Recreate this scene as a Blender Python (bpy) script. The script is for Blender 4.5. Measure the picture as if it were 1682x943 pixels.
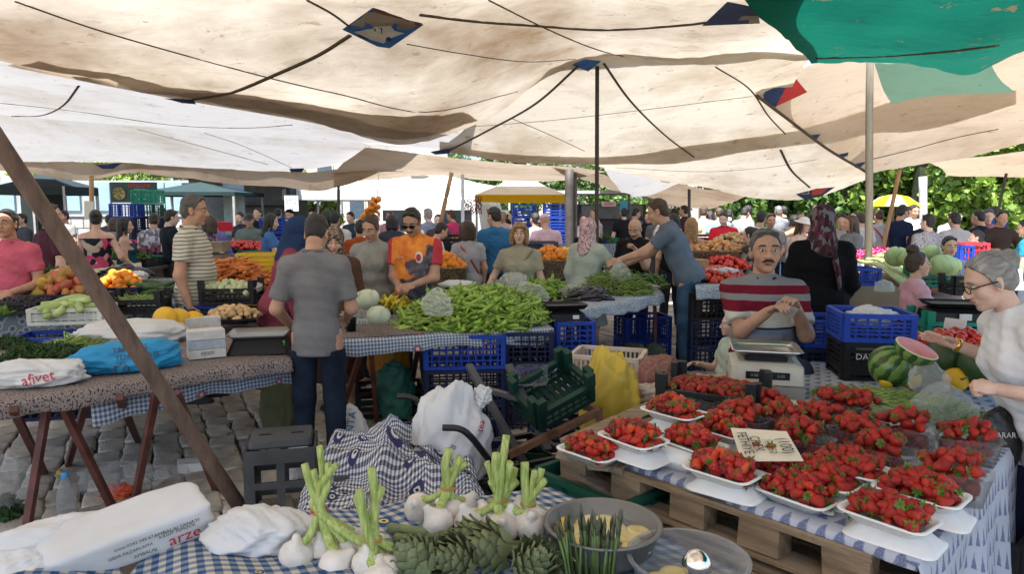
import bpy, math, random
import numpy as np
from mathutils import Matrix, Vector, Euler
from mathutils.bvhtree import BVHTree
for _o in list(bpy.data.objects): bpy.data.objects.remove(_o)
random.seed(7); rng = np.random.default_rng(7)
SC = bpy.context.scene; COL = SC.collection
R = math.radians
# ---------------------------------------------------------------- camera, sky, sun, exposure
FPX = 1150.0; PITCH = R(6.28); CAMZ = 1.6
cam_d = bpy.data.cameras.new('camera'); cam = bpy.data.objects.new('camera', cam_d); COL.objects.link(cam)
cam_d.sensor_width = 36; cam_d.lens = 36*FPX/1682; cam_d.clip_end = 600; cam_d.clip_start = 0.05
cam.location = (0, 0, CAMZ); cam.rotation_euler = (R(90)-PITCH, 0, 0); SC.camera = cam
SUN_EL, SUN_AZ = R(67), R(200)          # azimuth clockwise from +Y (sun behind the camera, a little to the left)
w = bpy.data.worlds.new('World'); SC.world = w; w.use_nodes = True
nt = w.node_tree; bg = nt.nodes['Background']; sky = nt.nodes.new('ShaderNodeTexSky')
sky.sky_type = 'NISHITA'; sky.sun_disc = False; sky.sun_elevation = SUN_EL; sky.sun_rotation = SUN_AZ
sky.air_density = 1.0; sky.dust_density = 2.5; sky.ozone_density = 1.0
nt.links.new(sky.outputs[0], bg.inputs[0]); bg.inputs[1].default_value = 0.14
sun_d = bpy.data.lights.new('sun', 'SUN'); sun = bpy.data.objects.new('sun', sun_d); COL.objects.link(sun)
sun_d.energy = 5.0; sun_d.angle = R(0.6); sun_d.color = (1.0, 0.95, 0.88)
_sd = Vector((math.sin(SUN_AZ)*math.cos(SUN_EL), math.cos(SUN_AZ)*math.cos(SUN_EL), math.sin(SUN_EL)))
sun.rotation_euler = (-_sd).to_track_quat('-Z', 'Y').to_euler(); sun.location = (-4, -6, 20)
SC.view_settings.view_transform = 'Standard'; SC.view_settings.look = 'None'
SC.view_settings.exposure = 1.66; SC.view_settings.gamma = 1.0; SC.view_settings.use_curve_mapping = False
SC.render.engine = 'CYCLES'
cy = SC.cycles; cy.max_bounces = 7; cy.diffuse_bounces = 3; cy.glossy_bounces = 2; cy.transmission_bounces = 5
cy.transparent_max_bounces = 10; cy.caustics_reflective = False; cy.caustics_refractive = False
cy.use_denoising = True; cy.sample_clamp_indirect = 6.0
# ---------------------------------------------------------------- pixel helpers (photo pixels, 1682 x 943)
def ray(px, py):
    x = (px-841)/FPX; y = (471.5-py)/FPX; c, s = math.cos(PITCH), math.sin(PITCH)
    return np.array((x, c+y*s, -s+y*c))
def atz(px, py, z):
    d = ray(px, py); return np.array((0, 0, CAMZ)) + d*((z-CAMZ)/d[2])
def atd(px, py, Y):
    d = ray(px, py); return np.array((0, 0, CAMZ)) + d*(Y/d[1])
# ---------------------------------------------------------------- objects
def props(o, label=None, cat=None, group=None, kind=None):
    if label: o['label'] = label
    if cat: o['category'] = cat
    if group: o['group'] = group
    if kind: o['kind'] = kind
    return o
def empty(name, loc=(0, 0, 0), rz=0.0, label=None, cat=None, group=None, parent=None):
    o = bpy.data.objects.new(name, None); COL.objects.link(o); o.location = loc; o.rotation_euler = (0, 0, rz)
    o.empty_display_size = 0.05
    return props(o, label, cat, group)
def link(name, me, parent=None, loc=None, rot=None, label=None, cat=None, group=None, kind=None, M=None, keep=False, mat=None):
    o = bpy.data.objects.new(name, me); COL.objects.link(o)
    if loc is not None: o.location = loc
    if rot is not None: o.rotation_euler = rot
    if M is not None: o.matrix_basis = M
    if parent is not None:
        o.parent = parent
        if keep: o.matrix_parent_inverse = parent.matrix_basis.inverted()
    if mat is not None:
        o.material_slots[0].link = 'OBJECT'; o.material_slots[0].material = mat
    return props(o, label, cat, group, kind)
def copy_tree(o, parent=None, mat=None):
    c = o.copy(); COL.objects.link(c)
    if parent is not None: c.parent = parent
    if mat is not None and c.type == 'MESH':
        c.material_slots[0].link = 'OBJECT'; c.material_slots[0].material = mat
    for ch in o.children: copy_tree(ch, c, mat)
    return c
def rotm(rx=0, ry=0, rz=0):
    return np.array(Euler((rx, ry, rz)).to_matrix())
def TRS(loc=(0, 0, 0), rot=(0, 0, 0), s=(1, 1, 1)):
    if np.isscalar(s): s = (s, s, s)
    return np.array(Matrix.LocRotScale(Vector(loc), Euler(rot), Vector(s)))
BOXF = [(0, 3, 2, 1), (4, 5, 6, 7), (0, 1, 5, 4), (1, 2, 6, 5), (2, 3, 7, 6), (3, 0, 4, 7)]
BOXV = np.array([(-1, -1, -1), (1, -1, -1), (1, 1, -1), (-1, 1, -1), (-1, -1, 1), (1, -1, 1), (1, 1, 1), (-1, 1, 1)], float)*.5
def frame(d):
    d = d/np.linalg.norm(d); a = np.array((0, 0, 1.)) if abs(d[2]) < .9 else np.array((1., 0, 0))
    x = np.cross(a, d); x /= np.linalg.norm(x); return x, np.cross(d, x), d
class MB:
    def __init__(s): s.V = []; s.F = []; s.Mi = []; s.n = 0; s.uv = None
    def add(s, v, f, mi=0, M=None):
        v = np.asarray(v, float)
        if M is not None: M = np.asarray(M); v = v@M[:3, :3].T + M[:3, 3]
        f = np.asarray(f) if not isinstance(f, np.ndarray) and len({len(q) for q in f}) == 1 else f
        if isinstance(f, np.ndarray): s.F.append(f+s.n); s.Mi.append(np.full(len(f), mi))
        else:
            for k in {len(q) for q in f}:
                g = np.array([q for q in f if len(q) == k]); s.F.append(g+s.n); s.Mi.append(np.full(len(g), mi))
        s.V.append(v); s.n += len(v); return s
    def box(s, c, size, rot=(0, 0, 0), mi=0, M=None):
        v = BOXV*np.array(size)@rotm(*rot).T + np.array(c); return s.add(v, BOXF, mi, M)
    def bar(s, a, b, wd, ht, mi=0, up=None, M=None):
        a = np.array(a, float); b = np.array(b, float); x, y, d = frame(b-a)
        if up is not None:
            x = np.cross(d, np.array(up, float)); x /= np.linalg.norm(x); y = np.cross(x, d)
        L = np.linalg.norm(b-a); B = np.stack([x*wd, y*ht, d*L], 1)
        return s.add(BOXV@B.T+(a+b)/2, BOXF, mi, M)
    def tube(s, pts, rad, n=8, mi=0, cap=True, M=None, flat=1.0):
        pts = np.array(pts, float); k = len(pts); rad = np.full(k, rad) if np.isscalar(rad) else np.array(rad, float)
        T = np.gradient(pts, axis=0); T /= np.linalg.norm(T, axis=1)[:, None]+1e-12
        x, y, _ = frame(T[0]); V = []; an = np.linspace(0, 2*np.pi, n, endpoint=False)
        for i in range(k):
            x = x-T[i]*np.dot(x, T[i]); x /= np.linalg.norm(x); y = np.cross(T[i], x)
            V.append(pts[i]+rad[i]*(np.cos(an)[:, None]*x+flat*np.sin(an)[:, None]*y))
        V = np.concatenate(V); f = []
        for i in range(k-1):
            for j in range(n):
                f.append((i*n+j, i*n+(j+1) % n, (i+1)*n+(j+1) % n, (i+1)*n+j))
        s.add(V, f, mi, M)
        if cap:
            s.F.append(np.array([tuple(range(n-1, -1, -1)), tuple(range((k-1)*n, k*n))])+s.n-len(V)); s.Mi.append(np.full(2, mi))
        return s
    def lathe(s, prof, n=16, mi=0, M=None, sx=1.0, sy=1.0):
        prof = np.array(prof, float); k = len(prof); an = np.linspace(0, 2*np.pi, n, endpoint=False)
        V = np.concatenate([np.stack([r*np.cos(an)*sx, r*np.sin(an)*sy, np.full(n, z)], 1) for r, z in prof])
        f = [(i*n+j, i*n+(j+1) % n, (i+1)*n+(j+1) % n, (i+1)*n+j) for i in range(k-1) for j in range(n)]
        return s.add(V, f, mi, M)
    def ell(s, c, r, nu=10, nv=7, mi=0, rot=(0, 0, 0), M=None):
        v, f = sphere(nu, nv); v = (v*np.array(r))@rotm(*rot).T+np.array(c); return s.add(v, f, mi, M)
    def mesh(s, name, mats, smooth=True, uv=None):
        V = np.concatenate(s.V); me = bpy.data.meshes.new(name); me.vertices.add(len(V)); me.vertices.foreach_set('co', V.ravel())
        lt = np.concatenate([np.full(len(f), f.shape[1]) for f in s.F]); lv = np.concatenate([f.ravel() for f in s.F])
        me.loops.add(len(lv)); me.loops.foreach_set('vertex_index', lv.astype(np.int32))
        me.polygons.add(len(lt)); me.polygons.foreach_set('loop_start', np.concatenate([[0], np.cumsum(lt)[:-1]]).astype(np.int32))
        me.polygons.foreach_set('material_index', np.concatenate(s.Mi).astype(np.int32))
        me.polygons.foreach_set('use_smooth', np.full(len(lt), bool(smooth)))
        if uv is not None:
            l = me.uv_layers.new(name='UVMap'); l.data.foreach_set('uv', np.asarray(uv, np.float32)[lv].ravel())
        me.update(calc_edges=True); me.validate()
        for m in (mats if isinstance(mats, (list, tuple)) else [mats]): me.materials.append(m)
        return me
    def make(s, name, mats, parent=None, smooth=False, uv=None, kind=None, **kw):
        """world-coordinate mesh -> object whose origin sits at its base"""
        V = np.concatenate(s.V)
        if parent is None:
            b = np.array([(V[:, 0].min()+V[:, 0].max())/2, (V[:, 1].min()+V[:, 1].max())/2, V[:, 2].min()])
            s.V = [V-b]; return link(name, s.mesh(name, mats, smooth, uv), loc=b, kind=kind, **kw)
        return link(name, s.mesh(name, mats, smooth, uv), parent, keep=True, kind=kind, **kw)
_sph = {}
def sphere(nu, nv):
    if (nu, nv) not in _sph:
        v = [(0, 0, -1.)]+[(math.cos(a)*math.cos(b), math.sin(a)*math.cos(b), math.sin(b)) for b in [(-.5+j/nv)*math.pi for j in range(1, nv)]
                           for a in [2*math.pi*i/nu for i in range(nu)]]+[(0, 0, 1.)]
        f = [(0, 1+(i+1) % nu, 1+i) for i in range(nu)]
        for j in range(nv-2):
            f += [(1+j*nu+i, 1+j*nu+(i+1) % nu, 1+(j+1)*nu+(i+1) % nu, 1+(j+1)*nu+i) for i in range(nu)]
        o = 1+(nv-2)*nu; f += [(o+i, o+(i+1) % nu, len(v)-1) for i in range(nu)]
        _sph[(nu, nv)] = (np.array(v), f)
    return _sph[(nu, nv)]
def snoise(P, scale=1.0, seed=0, n=10, ridge=False):
    """cheap smooth noise: sum of random sine waves, about -1..1"""
    g = np.random.default_rng(seed); out = np.zeros(len(P)); tot = 0
    for i in range(n):
        d = g.normal(size=3); d /= np.linalg.norm(d); fr = scale*(0.6+1.6*i/n); a = 1/(1+.8*i/n)
        v = np.sin(P@d*fr*2*np.pi+g.uniform(0, 6.28)); 
        if ridge: v = 1-2*np.abs(v)
        out += a*v; tot += a
    return out/tot*1.8
def catmull(C, nu, nv):
    """C (r,c,3) control grid -> (nu,nv,3) interpolated surface"""
    def interp(A, n):
        k = len(A); t = np.linspace(0, k-1, n); i = np.minimum(t.astype(int), k-2); u = (t-i)
        g = lambda j: A[np.clip(j, 0, k-1)]
        p0 = np.where((i-1 < 0).reshape((-1,)+(1,)*(A.ndim-1)), 2*A[0]-A[min(1, k-1)], g(i-1)); p1 = g(i); p2 = g(i+1)
        p3 = np.where((i+2 > k-1).reshape((-1,)+(1,)*(A.ndim-1)), 2*A[-1]-A[-2], g(i+2)); u = u.reshape((-1,)+(1,)*(A.ndim-1))
        return .5*(2*p1+(p2-p0)*u+(2*p0-5*p1+4*p2-p3)*u**2+(3*p1-p0-3*p2+p3)*u**3)
    A = interp(np.array(C, float), nu); return interp(A.transpose(1, 0, 2), nv).transpose(1, 0, 2)
def grid_f(nu, nv):
    i, j = np.meshgrid(np.arange(nu-1), np.arange(nv-1), indexing='ij'); a = (i*nv+j).ravel()
    return np.stack([a, a+1, a+nv+1, a+nv], 1)
def grid_uv(P):
    du = np.concatenate([[0], np.cumsum(np.linalg.norm(np.diff(P, axis=0), axis=2).mean(1))])
    dv = np.concatenate([[0], np.cumsum(np.linalg.norm(np.diff(P, axis=1), axis=2).mean(0))])
    U, W = np.meshgrid(du, dv, indexing='ij'); return np.stack([W, U], -1).reshape(-1, 2)
def sheet(name, P, mats, parent=None, thick=0.0, smooth=True, **kw):
    nu, nv = P.shape[:2]; m = MB(); f = grid_f(nu, nv); m.add(P.reshape(-1, 3), f)
    uv = grid_uv(P)
    if thick:
        N = np.cross(np.gradient(P, axis=0), np.gradient(P, axis=1)); N /= np.linalg.norm(N, axis=2)[..., None]+1e-9
        m.add((P-N*thick).reshape(-1, 3), f[:, ::-1]); uv = np.concatenate([uv, uv]); n = nu*nv
        e = [i for i in range(nv)]+[i*nv+nv-1 for i in range(1, nu)]+[(nu-1)*nv+j for j in range(nv-2, -1, -1)]+[i*nv for i in range(nu-2, 0, -1)]
        q = [(e[i], e[(i+1) % len(e)], e[(i+1) % len(e)]+n, e[i]+n) for i in range(len(e))]
        m.F.append(np.array(q)[:, ::-1]); m.Mi.append(np.zeros(len(q)))
    return m.make(name, mats, parent, smooth, uv=uv, **kw)
def hspline(pts, n=24):
    A = np.array(pts, float)[:, None, :]; return catmull(np.concatenate([A, A], 1), n, 2)[:, 0]
# ---------------------------------------------------------------- text
_txt = {}
def text_vf(t, size=1.0):
    if t not in _txt:
        c = bpy.data.curves.new('t', 'FONT'); c.body = t; c.size = 1.0; c.align_x = 'CENTER'; c.align_y = 'CENTER'; c.resolution_u = 2
        o = bpy.data.objects.new('t', c); COL.objects.link(o); bpy.context.view_layer.update()
        me = o.evaluated_get(bpy.context.evaluated_depsgraph_get()).to_mesh()
        v = np.array([x.co[:] for x in me.vertices]); f = [tuple(p.vertices) for p in me.polygons]
        o.evaluated_get(bpy.context.evaluated_depsgraph_get()).to_mesh_clear(); bpy.data.objects.remove(o); bpy.data.curves.remove(c)
        _txt[t] = (v, f)
    v, f = _txt[t]; return v*size, f
# ---------------------------------------------------------------- materials
_mats = {}
def newmat(name):
    m = bpy.data.materials.new(name); m.use_nodes = True; return m, m.node_tree, m.node_tree.nodes['Principled BSDF']
def N(nt, typ, **kw):
    n = nt.nodes.new('ShaderNode'+typ)
    for k, v in kw.items():
        if k.startswith('i_'): n.inputs[k[2:].replace('_', ' ')].default_value = v
        else: setattr(n, k, v)
    return n
def L(nt, a, b): nt.links.new(a, b)
def rgb(c): return (c[0], c[1], c[2], 1.0)
def ramp(nt, fac, stops, interp='LINEAR'):
    r = N(nt, 'ValToRGB'); cr = r.color_ramp; cr.interpolation = interp
    while len(cr.elements) < len(stops): cr.elements.new(0.5)
    for e, (p, c) in zip(cr.elements, stops): e.position = p; e.color = rgb(c)
    L(nt, fac, r.inputs[0]); return r.outputs[0]
def mixc(nt, fac, a, b, mode='MIX'):
    m = N(nt, 'Mix', data_type='RGBA', blend_type=mode)
    for s, v in ((m.inputs[0], fac), (m.inputs[6], a), (m.inputs[7], b)):
        if isinstance(v, bpy.types.NodeSocket): L(nt, v, s)
        else: s.default_value = v if not isinstance(v, (tuple, list)) else rgb(v)
    return m.outputs[2]
def math_(nt, op, a, b=0.5):
    m = N(nt, 'Math', operation=op)
    for s, v in ((m.inputs[0], a), (m.inputs[1], b)):
        if isinstance(v, bpy.types.NodeSocket): L(nt, v, s)
        else: s.default_value = v
    return m.outputs[0]
def coords(nt, kind='Object', scale=1.0):
    t = N(nt, 'TexCoord'); o = t.outputs[kind]
    if scale != 1.0:
        mp = N(nt, 'Mapping'); mp.inputs['Scale'].default_value = (scale,)*3 if np.isscalar(scale) else scale; L(nt, o, mp.inputs[0]); o = mp.outputs[0]
    return o
def noise(nt, vec, scale, detail=4, rough=.55):
    n = N(nt, 'TexNoise'); n.inputs['Scale'].default_value = scale; n.inputs['Detail'].default_value = detail; n.inputs['Roughness'].default_value = rough
    L(nt, vec, n.inputs['Vector']); return n.outputs['Fac']
def mat(name, col, rough=.6, var=.18, scale=6.0, bump=0.0, bscale=None, metal=0.0, spec=.4, objvar=0.0, col2=None, sss=0.0, stretch=None, trans=0.0, alpha=1.0, coat=0.0, hue=0.0):
    if name in _mats: return _mats[name]
    m, nt, b = newmat(name); v = coords(nt, 'Object', stretch if stretch else 1.0)
    n = noise(nt, v, scale); c2 = col2 if col2 else tuple(min(1, x*(1+var)) for x in col)
    c = ramp(nt, n, [(.3, tuple(x*(1-var) for x in col)), (.7, c2)])
    if objvar or hue:
        oi = N(nt, 'ObjectInfo'); h = N(nt, 'HueSaturation')
        mr = N(nt, 'MapRange'); L(nt, oi.outputs['Random'], mr.inputs[0]); mr.inputs[3].default_value = 1-objvar; mr.inputs[4].default_value = 1+objvar
        L(nt, mr.outputs[0], h.inputs['Value']); L(nt, c, h.inputs['Color'])
        if hue:
            m2 = N(nt, 'MapRange'); f = math_(nt, 'FRACT', math_(nt, 'MULTIPLY', oi.outputs['Random'], 7.31), 0); L(nt, f, m2.inputs[0])
            m2.inputs[3].default_value = .5-hue; m2.inputs[4].default_value = .5+hue; L(nt, m2.outputs[0], h.inputs['Hue'])
        c = h.outputs[0]
    L(nt, c, b.inputs['Base Color']); b.inputs['Roughness'].default_value = rough; b.inputs['Metallic'].default_value = metal
    b.inputs['Specular IOR Level'].default_value = spec
    if coat: b.inputs['Coat Weight'].default_value = coat; b.inputs['Coat Roughness'].default_value = .15
    if sss: b.inputs['Subsurface Weight'].default_value = sss; b.inputs['Subsurface Radius'].default_value = (.012, .006, .003)
    if bump:
        bn = N(nt, 'Bump'); bn.inputs['Strength'].default_value = min(1, bump); bn.inputs['Distance'].default_value = .01
        L(nt, noise(nt, v, bscale or scale*4), bn.inputs['Height']); L(nt, bn.outputs[0], b.inputs['Normal'])
    if trans:
        tr = N(nt, 'BsdfTranslucent'); L(nt, c, tr.inputs[0]); mx = N(nt, 'MixShader'); mx.inputs[0].default_value = trans
        L(nt, b.outputs[0], mx.inputs[1]); L(nt, tr.outputs[0], mx.inputs[2]); L(nt, mx.outputs[0], nt.nodes['Material Output'].inputs[0])
    if alpha < 1:
        tp = N(nt, 'BsdfTransparent'); mx = N(nt, 'MixShader'); mx.inputs[0].default_value = alpha
        src = nt.nodes['Material Output'].inputs[0].links[0].from_socket
        L(nt, tp.outputs[0], mx.inputs[1]); L(nt, src, mx.inputs[2]); L(nt, mx.outputs[0], nt.nodes['Material Output'].inputs[0])
    _mats[name] = m; return m
def canvas(name, col, dirt, tr=.5, dscale=.6, dirt_lo=.48, dirt_hi=.75, op=1.0):
    """translucent market canvas with stains, worn streaks and weave"""
    if name in _mats: return _mats[name]
    m, nt, b = newmat(name); v = coords(nt, 'Object')
    n1 = noise(nt, v, dscale, 8, .62); n2 = noise(nt, coords(nt, 'Object', (1.4, 2.6, 2)), 1.6, 8, .72)
    n3 = noise(nt, v, 5.5, 5, .7)
    st = ramp(nt, n1, [(dirt_lo, (0, 0, 0)), (dirt_hi, (1, 1, 1))])
    st2 = ramp(nt, n2, [(.55, (0, 0, 0)), (.8, (.7, .7, .7))]); st3 = ramp(nt, n3, [(.63, (0, 0, 0)), (.67, (.9, .9, .9))])
    c = mixc(nt, st, col, dirt); c = mixc(nt, st2, c, tuple(x*.82 for x in dirt)); c = mixc(nt, math_(nt, 'MULTIPLY', st3, .6), c, (.24, .13, .06))
    L(nt, c, b.inputs['Base Color']); b.inputs['Roughness'].default_value = .8; b.inputs['Specular IOR Level'].default_value = .15
    tl = N(nt, 'BsdfTranslucent'); L(nt, c, tl.inputs[0])
    bn = N(nt, 'Bump'); bn.inputs['Strength'].default_value = .5; bn.inputs['Distance'].default_value = .03
    L(nt, noise(nt, coords(nt, 'Object', (1, 3, 2)), 3.5, 6), bn.inputs['Height']); L(nt, bn.outputs[0], b.inputs['Normal']); L(nt, bn.outputs[0], tl.inputs['Normal'])
    mx = N(nt, 'MixShader'); mx.inputs[0].default_value = tr; L(nt, b.outputs[0], mx.inputs[1]); L(nt, tl.outputs[0], mx.inputs[2])
    out = nt.nodes['Material Output'].inputs[0]; L(nt, mx.outputs[0], out)
    if op < 1:
        tp = N(nt, 'BsdfTransparent'); tp.inputs[0].default_value = rgb(tuple(min(1, x*1.3) for x in col)); m2 = N(nt, 'MixShader'); m2.inputs[0].default_value = op
        L(nt, tp.outputs[0], m2.inputs[1]); L(nt, mx.outputs[0], m2.inputs[2]); L(nt, m2.outputs[0], out)
    _mats[name] = m; return m
def clear_plastic(name, tint=(.9, .93, .95), op=.16, rough=.12):
    if name in _mats: return _mats[name]
    m, nt, b = newmat(name); b.inputs['Base Color'].default_value = (.34, .35, .36, 1); b.inputs['Roughness'].default_value = rough
    b.inputs['Specular IOR Level'].default_value = .8
    tp = N(nt, 'BsdfTransparent'); tp.inputs[0].default_value = rgb(tint); mx = N(nt, 'MixShader')
    fr = N(nt, 'LayerWeight'); fr.inputs[0].default_value = .35; mr = N(nt, 'MapRange'); L(nt, fr.outputs['Facing'], mr.inputs[0])
    mr.inputs[3].default_value = op*.5; mr.inputs[4].default_value = min(1, op*3.0); L(nt, mr.outputs[0], mx.inputs[0])
    L(nt, tp.outputs[0], mx.inputs[1]); L(nt, b.outputs[0], mx.inputs[2]); L(nt, mx.outputs[0], nt.nodes['Material Output'].inputs[0])
    _mats[name] = m; return m
# ================================================================ SETTING: ground, sheets overhead, poles
def earth_mat():
    m, nt, b = newmat('ground_dust'); v = coords(nt, 'Object')
    c = ramp(nt, noise(nt, v, .8, 8, .6), [(.3, (.12, .10, .075)), (.55, (.185, .157, .122)), (.75, (.235, .205, .165))])
    L(nt, c, b.inputs['Base Color']); b.inputs['Roughness'].default_value = .92
    bn = N(nt, 'Bump'); bn.inputs['Strength'].default_value = .6; bn.inputs['Distance'].default_value = .02; L(nt, noise(nt, v, 30, 6), bn.inputs['Height']); L(nt, bn.outputs[0], b.inputs['Normal'])
    return m
g = MB(); g.add([(-150, -60, 0), (150, -60, 0), (150, 400, 0), (-150, 400, 0)], [(0, 1, 2, 3)])
ground = g.make('ground', earth_mat(), kind='structure')
# --- worn stone setts: rows run toward the vanishing point near photo x = 255
cob_m = mat('sett_stone', (.44, .39, .325), .88, .35, 6, .9, 60, objvar=.25, col2=(.56, .505, .425))
def sett_mesh(sd):
    g = np.random.default_rng(sd); m = MB(); L0, W0 = .113, .0795
    rings = []
    for k, (ins, z) in enumerate([(0, 0), (0, .018), (.006, .027), (.018, .03)]):
        rings.append([((sx*(L0-ins))+g.normal()*.004, (sy*(W0-ins))+g.normal()*.004, z+g.normal()*.0015) for sx, sy in ((-1, -1), (0, -1.04), (1, -1), (1.03, 0), (1, 1), (0, 1.05), (-1, 1), (-1.03, 0))])
    V = np.array(rings).reshape(-1, 3); f = [(i*8+j, i*8+(j+1) % 8, (i+1)*8+(j+1) % 8, (i+1)*8+j) for i in range(3) for j in range(8)]
    m.add(V, f); m.F.append(np.array([tuple(range(24, 32))])); m.Mi.append(np.zeros(1)); return m.mesh('cobble', cob_m, True)
setts = [sett_mesh(i) for i in range(6)]
AX = R(27); va = np.array((-math.sin(AX), math.cos(AX))); ua = np.array((math.cos(AX), math.sin(AX)))
cells = []
for i in range(-60, 60):
    for j in range(-10, 90):
        p = ua*(i*.17)+va*((j+.5*(i % 2))*.24)
        if 2.0 < p[1] < 13 and -6 < p[0] < 5: cells.append(p)
def vis(p):      # open paving in view: left of the carts, between camera and the second row
    if p[1] < 2.2: return 9e9
    x = 841+FPX*p[0]/p[1]; return abs(x-260)/170*1.0+abs(p[1]-5.0)/1.6 if -40 < x < 690 and 3.2 < p[1] < 9 else 50+p[1]
cells.sort(key=vis); rest = MB()
sv = [(np.array([v.co[:] for v in s.vertices]), [tuple(p.vertices) for p in s.polygons]) for s in setts]
for k, p in enumerate(cells):
    rot = AX+R(90)+random.gauss(0, .06); z = .004+random.gauss(0, .004); sc = (random.uniform(.96, 1.06), random.uniform(.94, 1.04))
    loc = (p[0]+random.gauss(0, .006), p[1]+random.gauss(0, .006), z)
    if k < 300:
        o = link('cobble', setts[k % 6], ground, loc=Vector(loc)-ground.location, rot=(random.gauss(0, .015), random.gauss(0, .015), rot)); o.scale = (sc[0], sc[1], 1)
    else:
        rest.add(*sv[k % 6], M=TRS(loc, (0, 0, rot), (sc[0], sc[1], 1)))
rest.make('cobbles_beyond', cob_m, ground, True, kind='stuff')
_g = np.random.default_rng(9); _n = 260; _p = np.stack([_g.uniform(-3.2, .6, _n), _g.uniform(3.0, 7.5, _n), np.full(_n, .04)], 1); _a = _g.uniform(0, 6.28, _n); _s = _g.uniform(.008, .028, _n); q = MB(); q.add(np.concatenate([_p+np.stack([np.cos(_a+k)*_s*w_, np.sin(_a+k)*_s*w_, _g.uniform(0, .006, _n)], 1) for k, w_ in ((0, 1), (1.3, .5), (3.1, 1), (4.6, .45))]), np.stack([np.arange(_n)+_n*k for k in range(4)], 1)); q.Mi = [_g.integers(0, 3, _n)]; q.make('litter_scraps', [mat('scrap_green', (.10, .16, .04), .7), mat('scrap_pale', (.45, .42, .35), .7), mat('scrap_brown', (.16, .10, .05), .8)], None, kind='stuff', label='leaf and paper scraps scattered over the paving')
# --- overhead canvas
cream = canvas('canvas_cream', (.72, .665, .56), (.44, .35, .235), .215, .6, .46, .72)
cream_d = canvas('canvas_cream_dirty', (.72, .665, .565), (.22, .145, .08), .25, .4, .41, .69)
white_c = canvas('canvas_white', (.70, .71, .72), (.48, .44, .37), .17, .5, .5, .8)
tan_c = canvas('canvas_tan', (.60, .50, .39), (.36, .28, .19), .21, .5)
beige_c = canvas('canvas_beige', (.50, .40, .30), (.32, .23, .15), .17, .9)
green_c = canvas('shade_green', (.005, .115, .078), (.003, .065, .048), .36, .7, op=.965)
tint_c = canvas('green_sunlight_tint', (.26, .52, .44), (.22, .44, .37), .3, .7)  # green-tinted light on the tan canvas, put into a colour
def P3(q): return atd(*q) if len(q) == 3 else np.array(q[:3])
def W(x, y, z): return (x, y, z, 0)
TARP = {}
def tarp(key, rows, m, label, nu=44, nv=70, wr=.02, seed=1, hem=.0):
    C = np.array([[P3(q) for q in r] for r in rows]); P = catmull(C, nu, nv)
    Q = P.reshape(-1, 3); d = snoise(Q*np.array((1, .6, 1)), .45, seed)*wr*1.6+snoise(Q*np.array((.5, 1.6, 1)), .9, seed+5)*wr*.8+snoise(Q*np.array((1.8, .6, 1)), 1.6, seed+9, ridge=True)*wr*.35
    P = (Q+np.stack([d*0, d*0, d], 1)).reshape(P.shape)
    o = sheet('market_tarp', P, m, label=label, cat='tarp', group='canvas sheets over the market')
    TARP[key] = (BVHTree.FromPolygons([tuple(q) for q in P.reshape(-1, 3)], [tuple(f) for f in grid_f(nu, nv)]), P)
    return o
def on(key, px, py, off=.02):
    d = Vector(ray(px, py)).normalized(); h = TARP[key][0].ray_cast(Vector((0, 0, CAMZ)), d)
    if h[0] is None:
        Q = TARP[key][1].reshape(-1, 3)-np.array((0, 0, CAMZ)); ln = np.linalg.norm(Q, axis=1); i = np.argmax((Q/ln[:, None])@np.array(d)); h = (Vector((0, 0, CAMZ))+d*ln[i],)
    return np.array(h[0]-d*off)
tarp('A', [[W(-7.5, 3.6, 2.75), (0, 110, 5.3), (270, 163, 6.4), (480, 199, 7.4), (660, 231, 8.1), (793, 196, 8.0), (940, 103, 7.6), (1130, 101, 7.6), (1345, 97, 7.6)],
           [W(-7.5, 3.0, 2.75), (0, 35, 4.5), (300, 92, 5.3), (520, 140, 6.1), (680, 165, 6.6), (800, 120, 6.6), (950, 52, 6.3), (1130, 60, 6.3), (1345, 55, 6.2)],
           [W(-7.5, 2.4, 2.75), (0, -60, 3.9), (300, -10, 4.5), (520, 25, 5.0), (680, 35, 5.1), (800, 5, 5.1), (950, -30, 5.0), (1130, -25, 5.0), (1345, -30, 4.9)],
           [W(-7.5, 2.4, 2.8), W(-3, 2.5, 2.72), W(-2, 2.7, 2.8), W(-1.2, 2.9, 2.85), W(-.5, 3, 2.9), W(.1, 3, 2.95), W(.7, 3, 3.0), W(1.3, 3, 3.0), W(3.4, 3, 3.1)],
           [W(-7.5, .8, 2.9), W(-3, .8, 2.85), W(-2, .8, 2.9), W(-1.2, .8, 2.95), W(-.5, .8, 3), W(.1, .8, 3), W(.7, .8, 3), W(1.3, .8, 3.05), W(5.0, .8, 3.15)],
           [W(-7.5, -.6, 3), W(-3, -.6, 3), W(-2, -.6, 3), W(-1.2, -.6, 3), W(-.5, -.6, 3), W(.1, -.6, 3), W(.7, -.6, 3), W(1.3, -.6, 3.1), W(5.2, -.6, 3.2)]],
     cream_d, 'big stained cream canvas sheet sagging overhead, nearest the camera', 60, 90, .035, 3)
tarp('B', [[(900, 84, 7.2), (1050, 78, 7.2), (1180, 76, 7.2), (1345, 70, 7.4)],
           [(810, 172, 8.7), (965, 200, 9.0), (1130, 186, 9.2), (1300, 160, 9.1)],
           [(722, 247, 9.9), (870, 268, 10.3), (1110, 265, 10.7), (1350, 231, 10.1)]], cream, 'pale canvas sheet falling from the thin central pole to both sides', seed=11)
tarp('C', [[(900, 250, 10.2), (1120, 236, 10.9), (1300, 210, 10.6), (1440, 185, 10.4)],
           [(960, 268, 11), (1120, 272, 11.8), (1300, 270, 11.7), (1428, 246, 11.2)],
           [(1000, 276, 12), (1130, 304, 12.8), (1305, 329, 13), (1432, 293, 12.6)]], cream, 'pale canvas sheet with a low curved lower edge before the hedge', seed=17)
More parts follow.
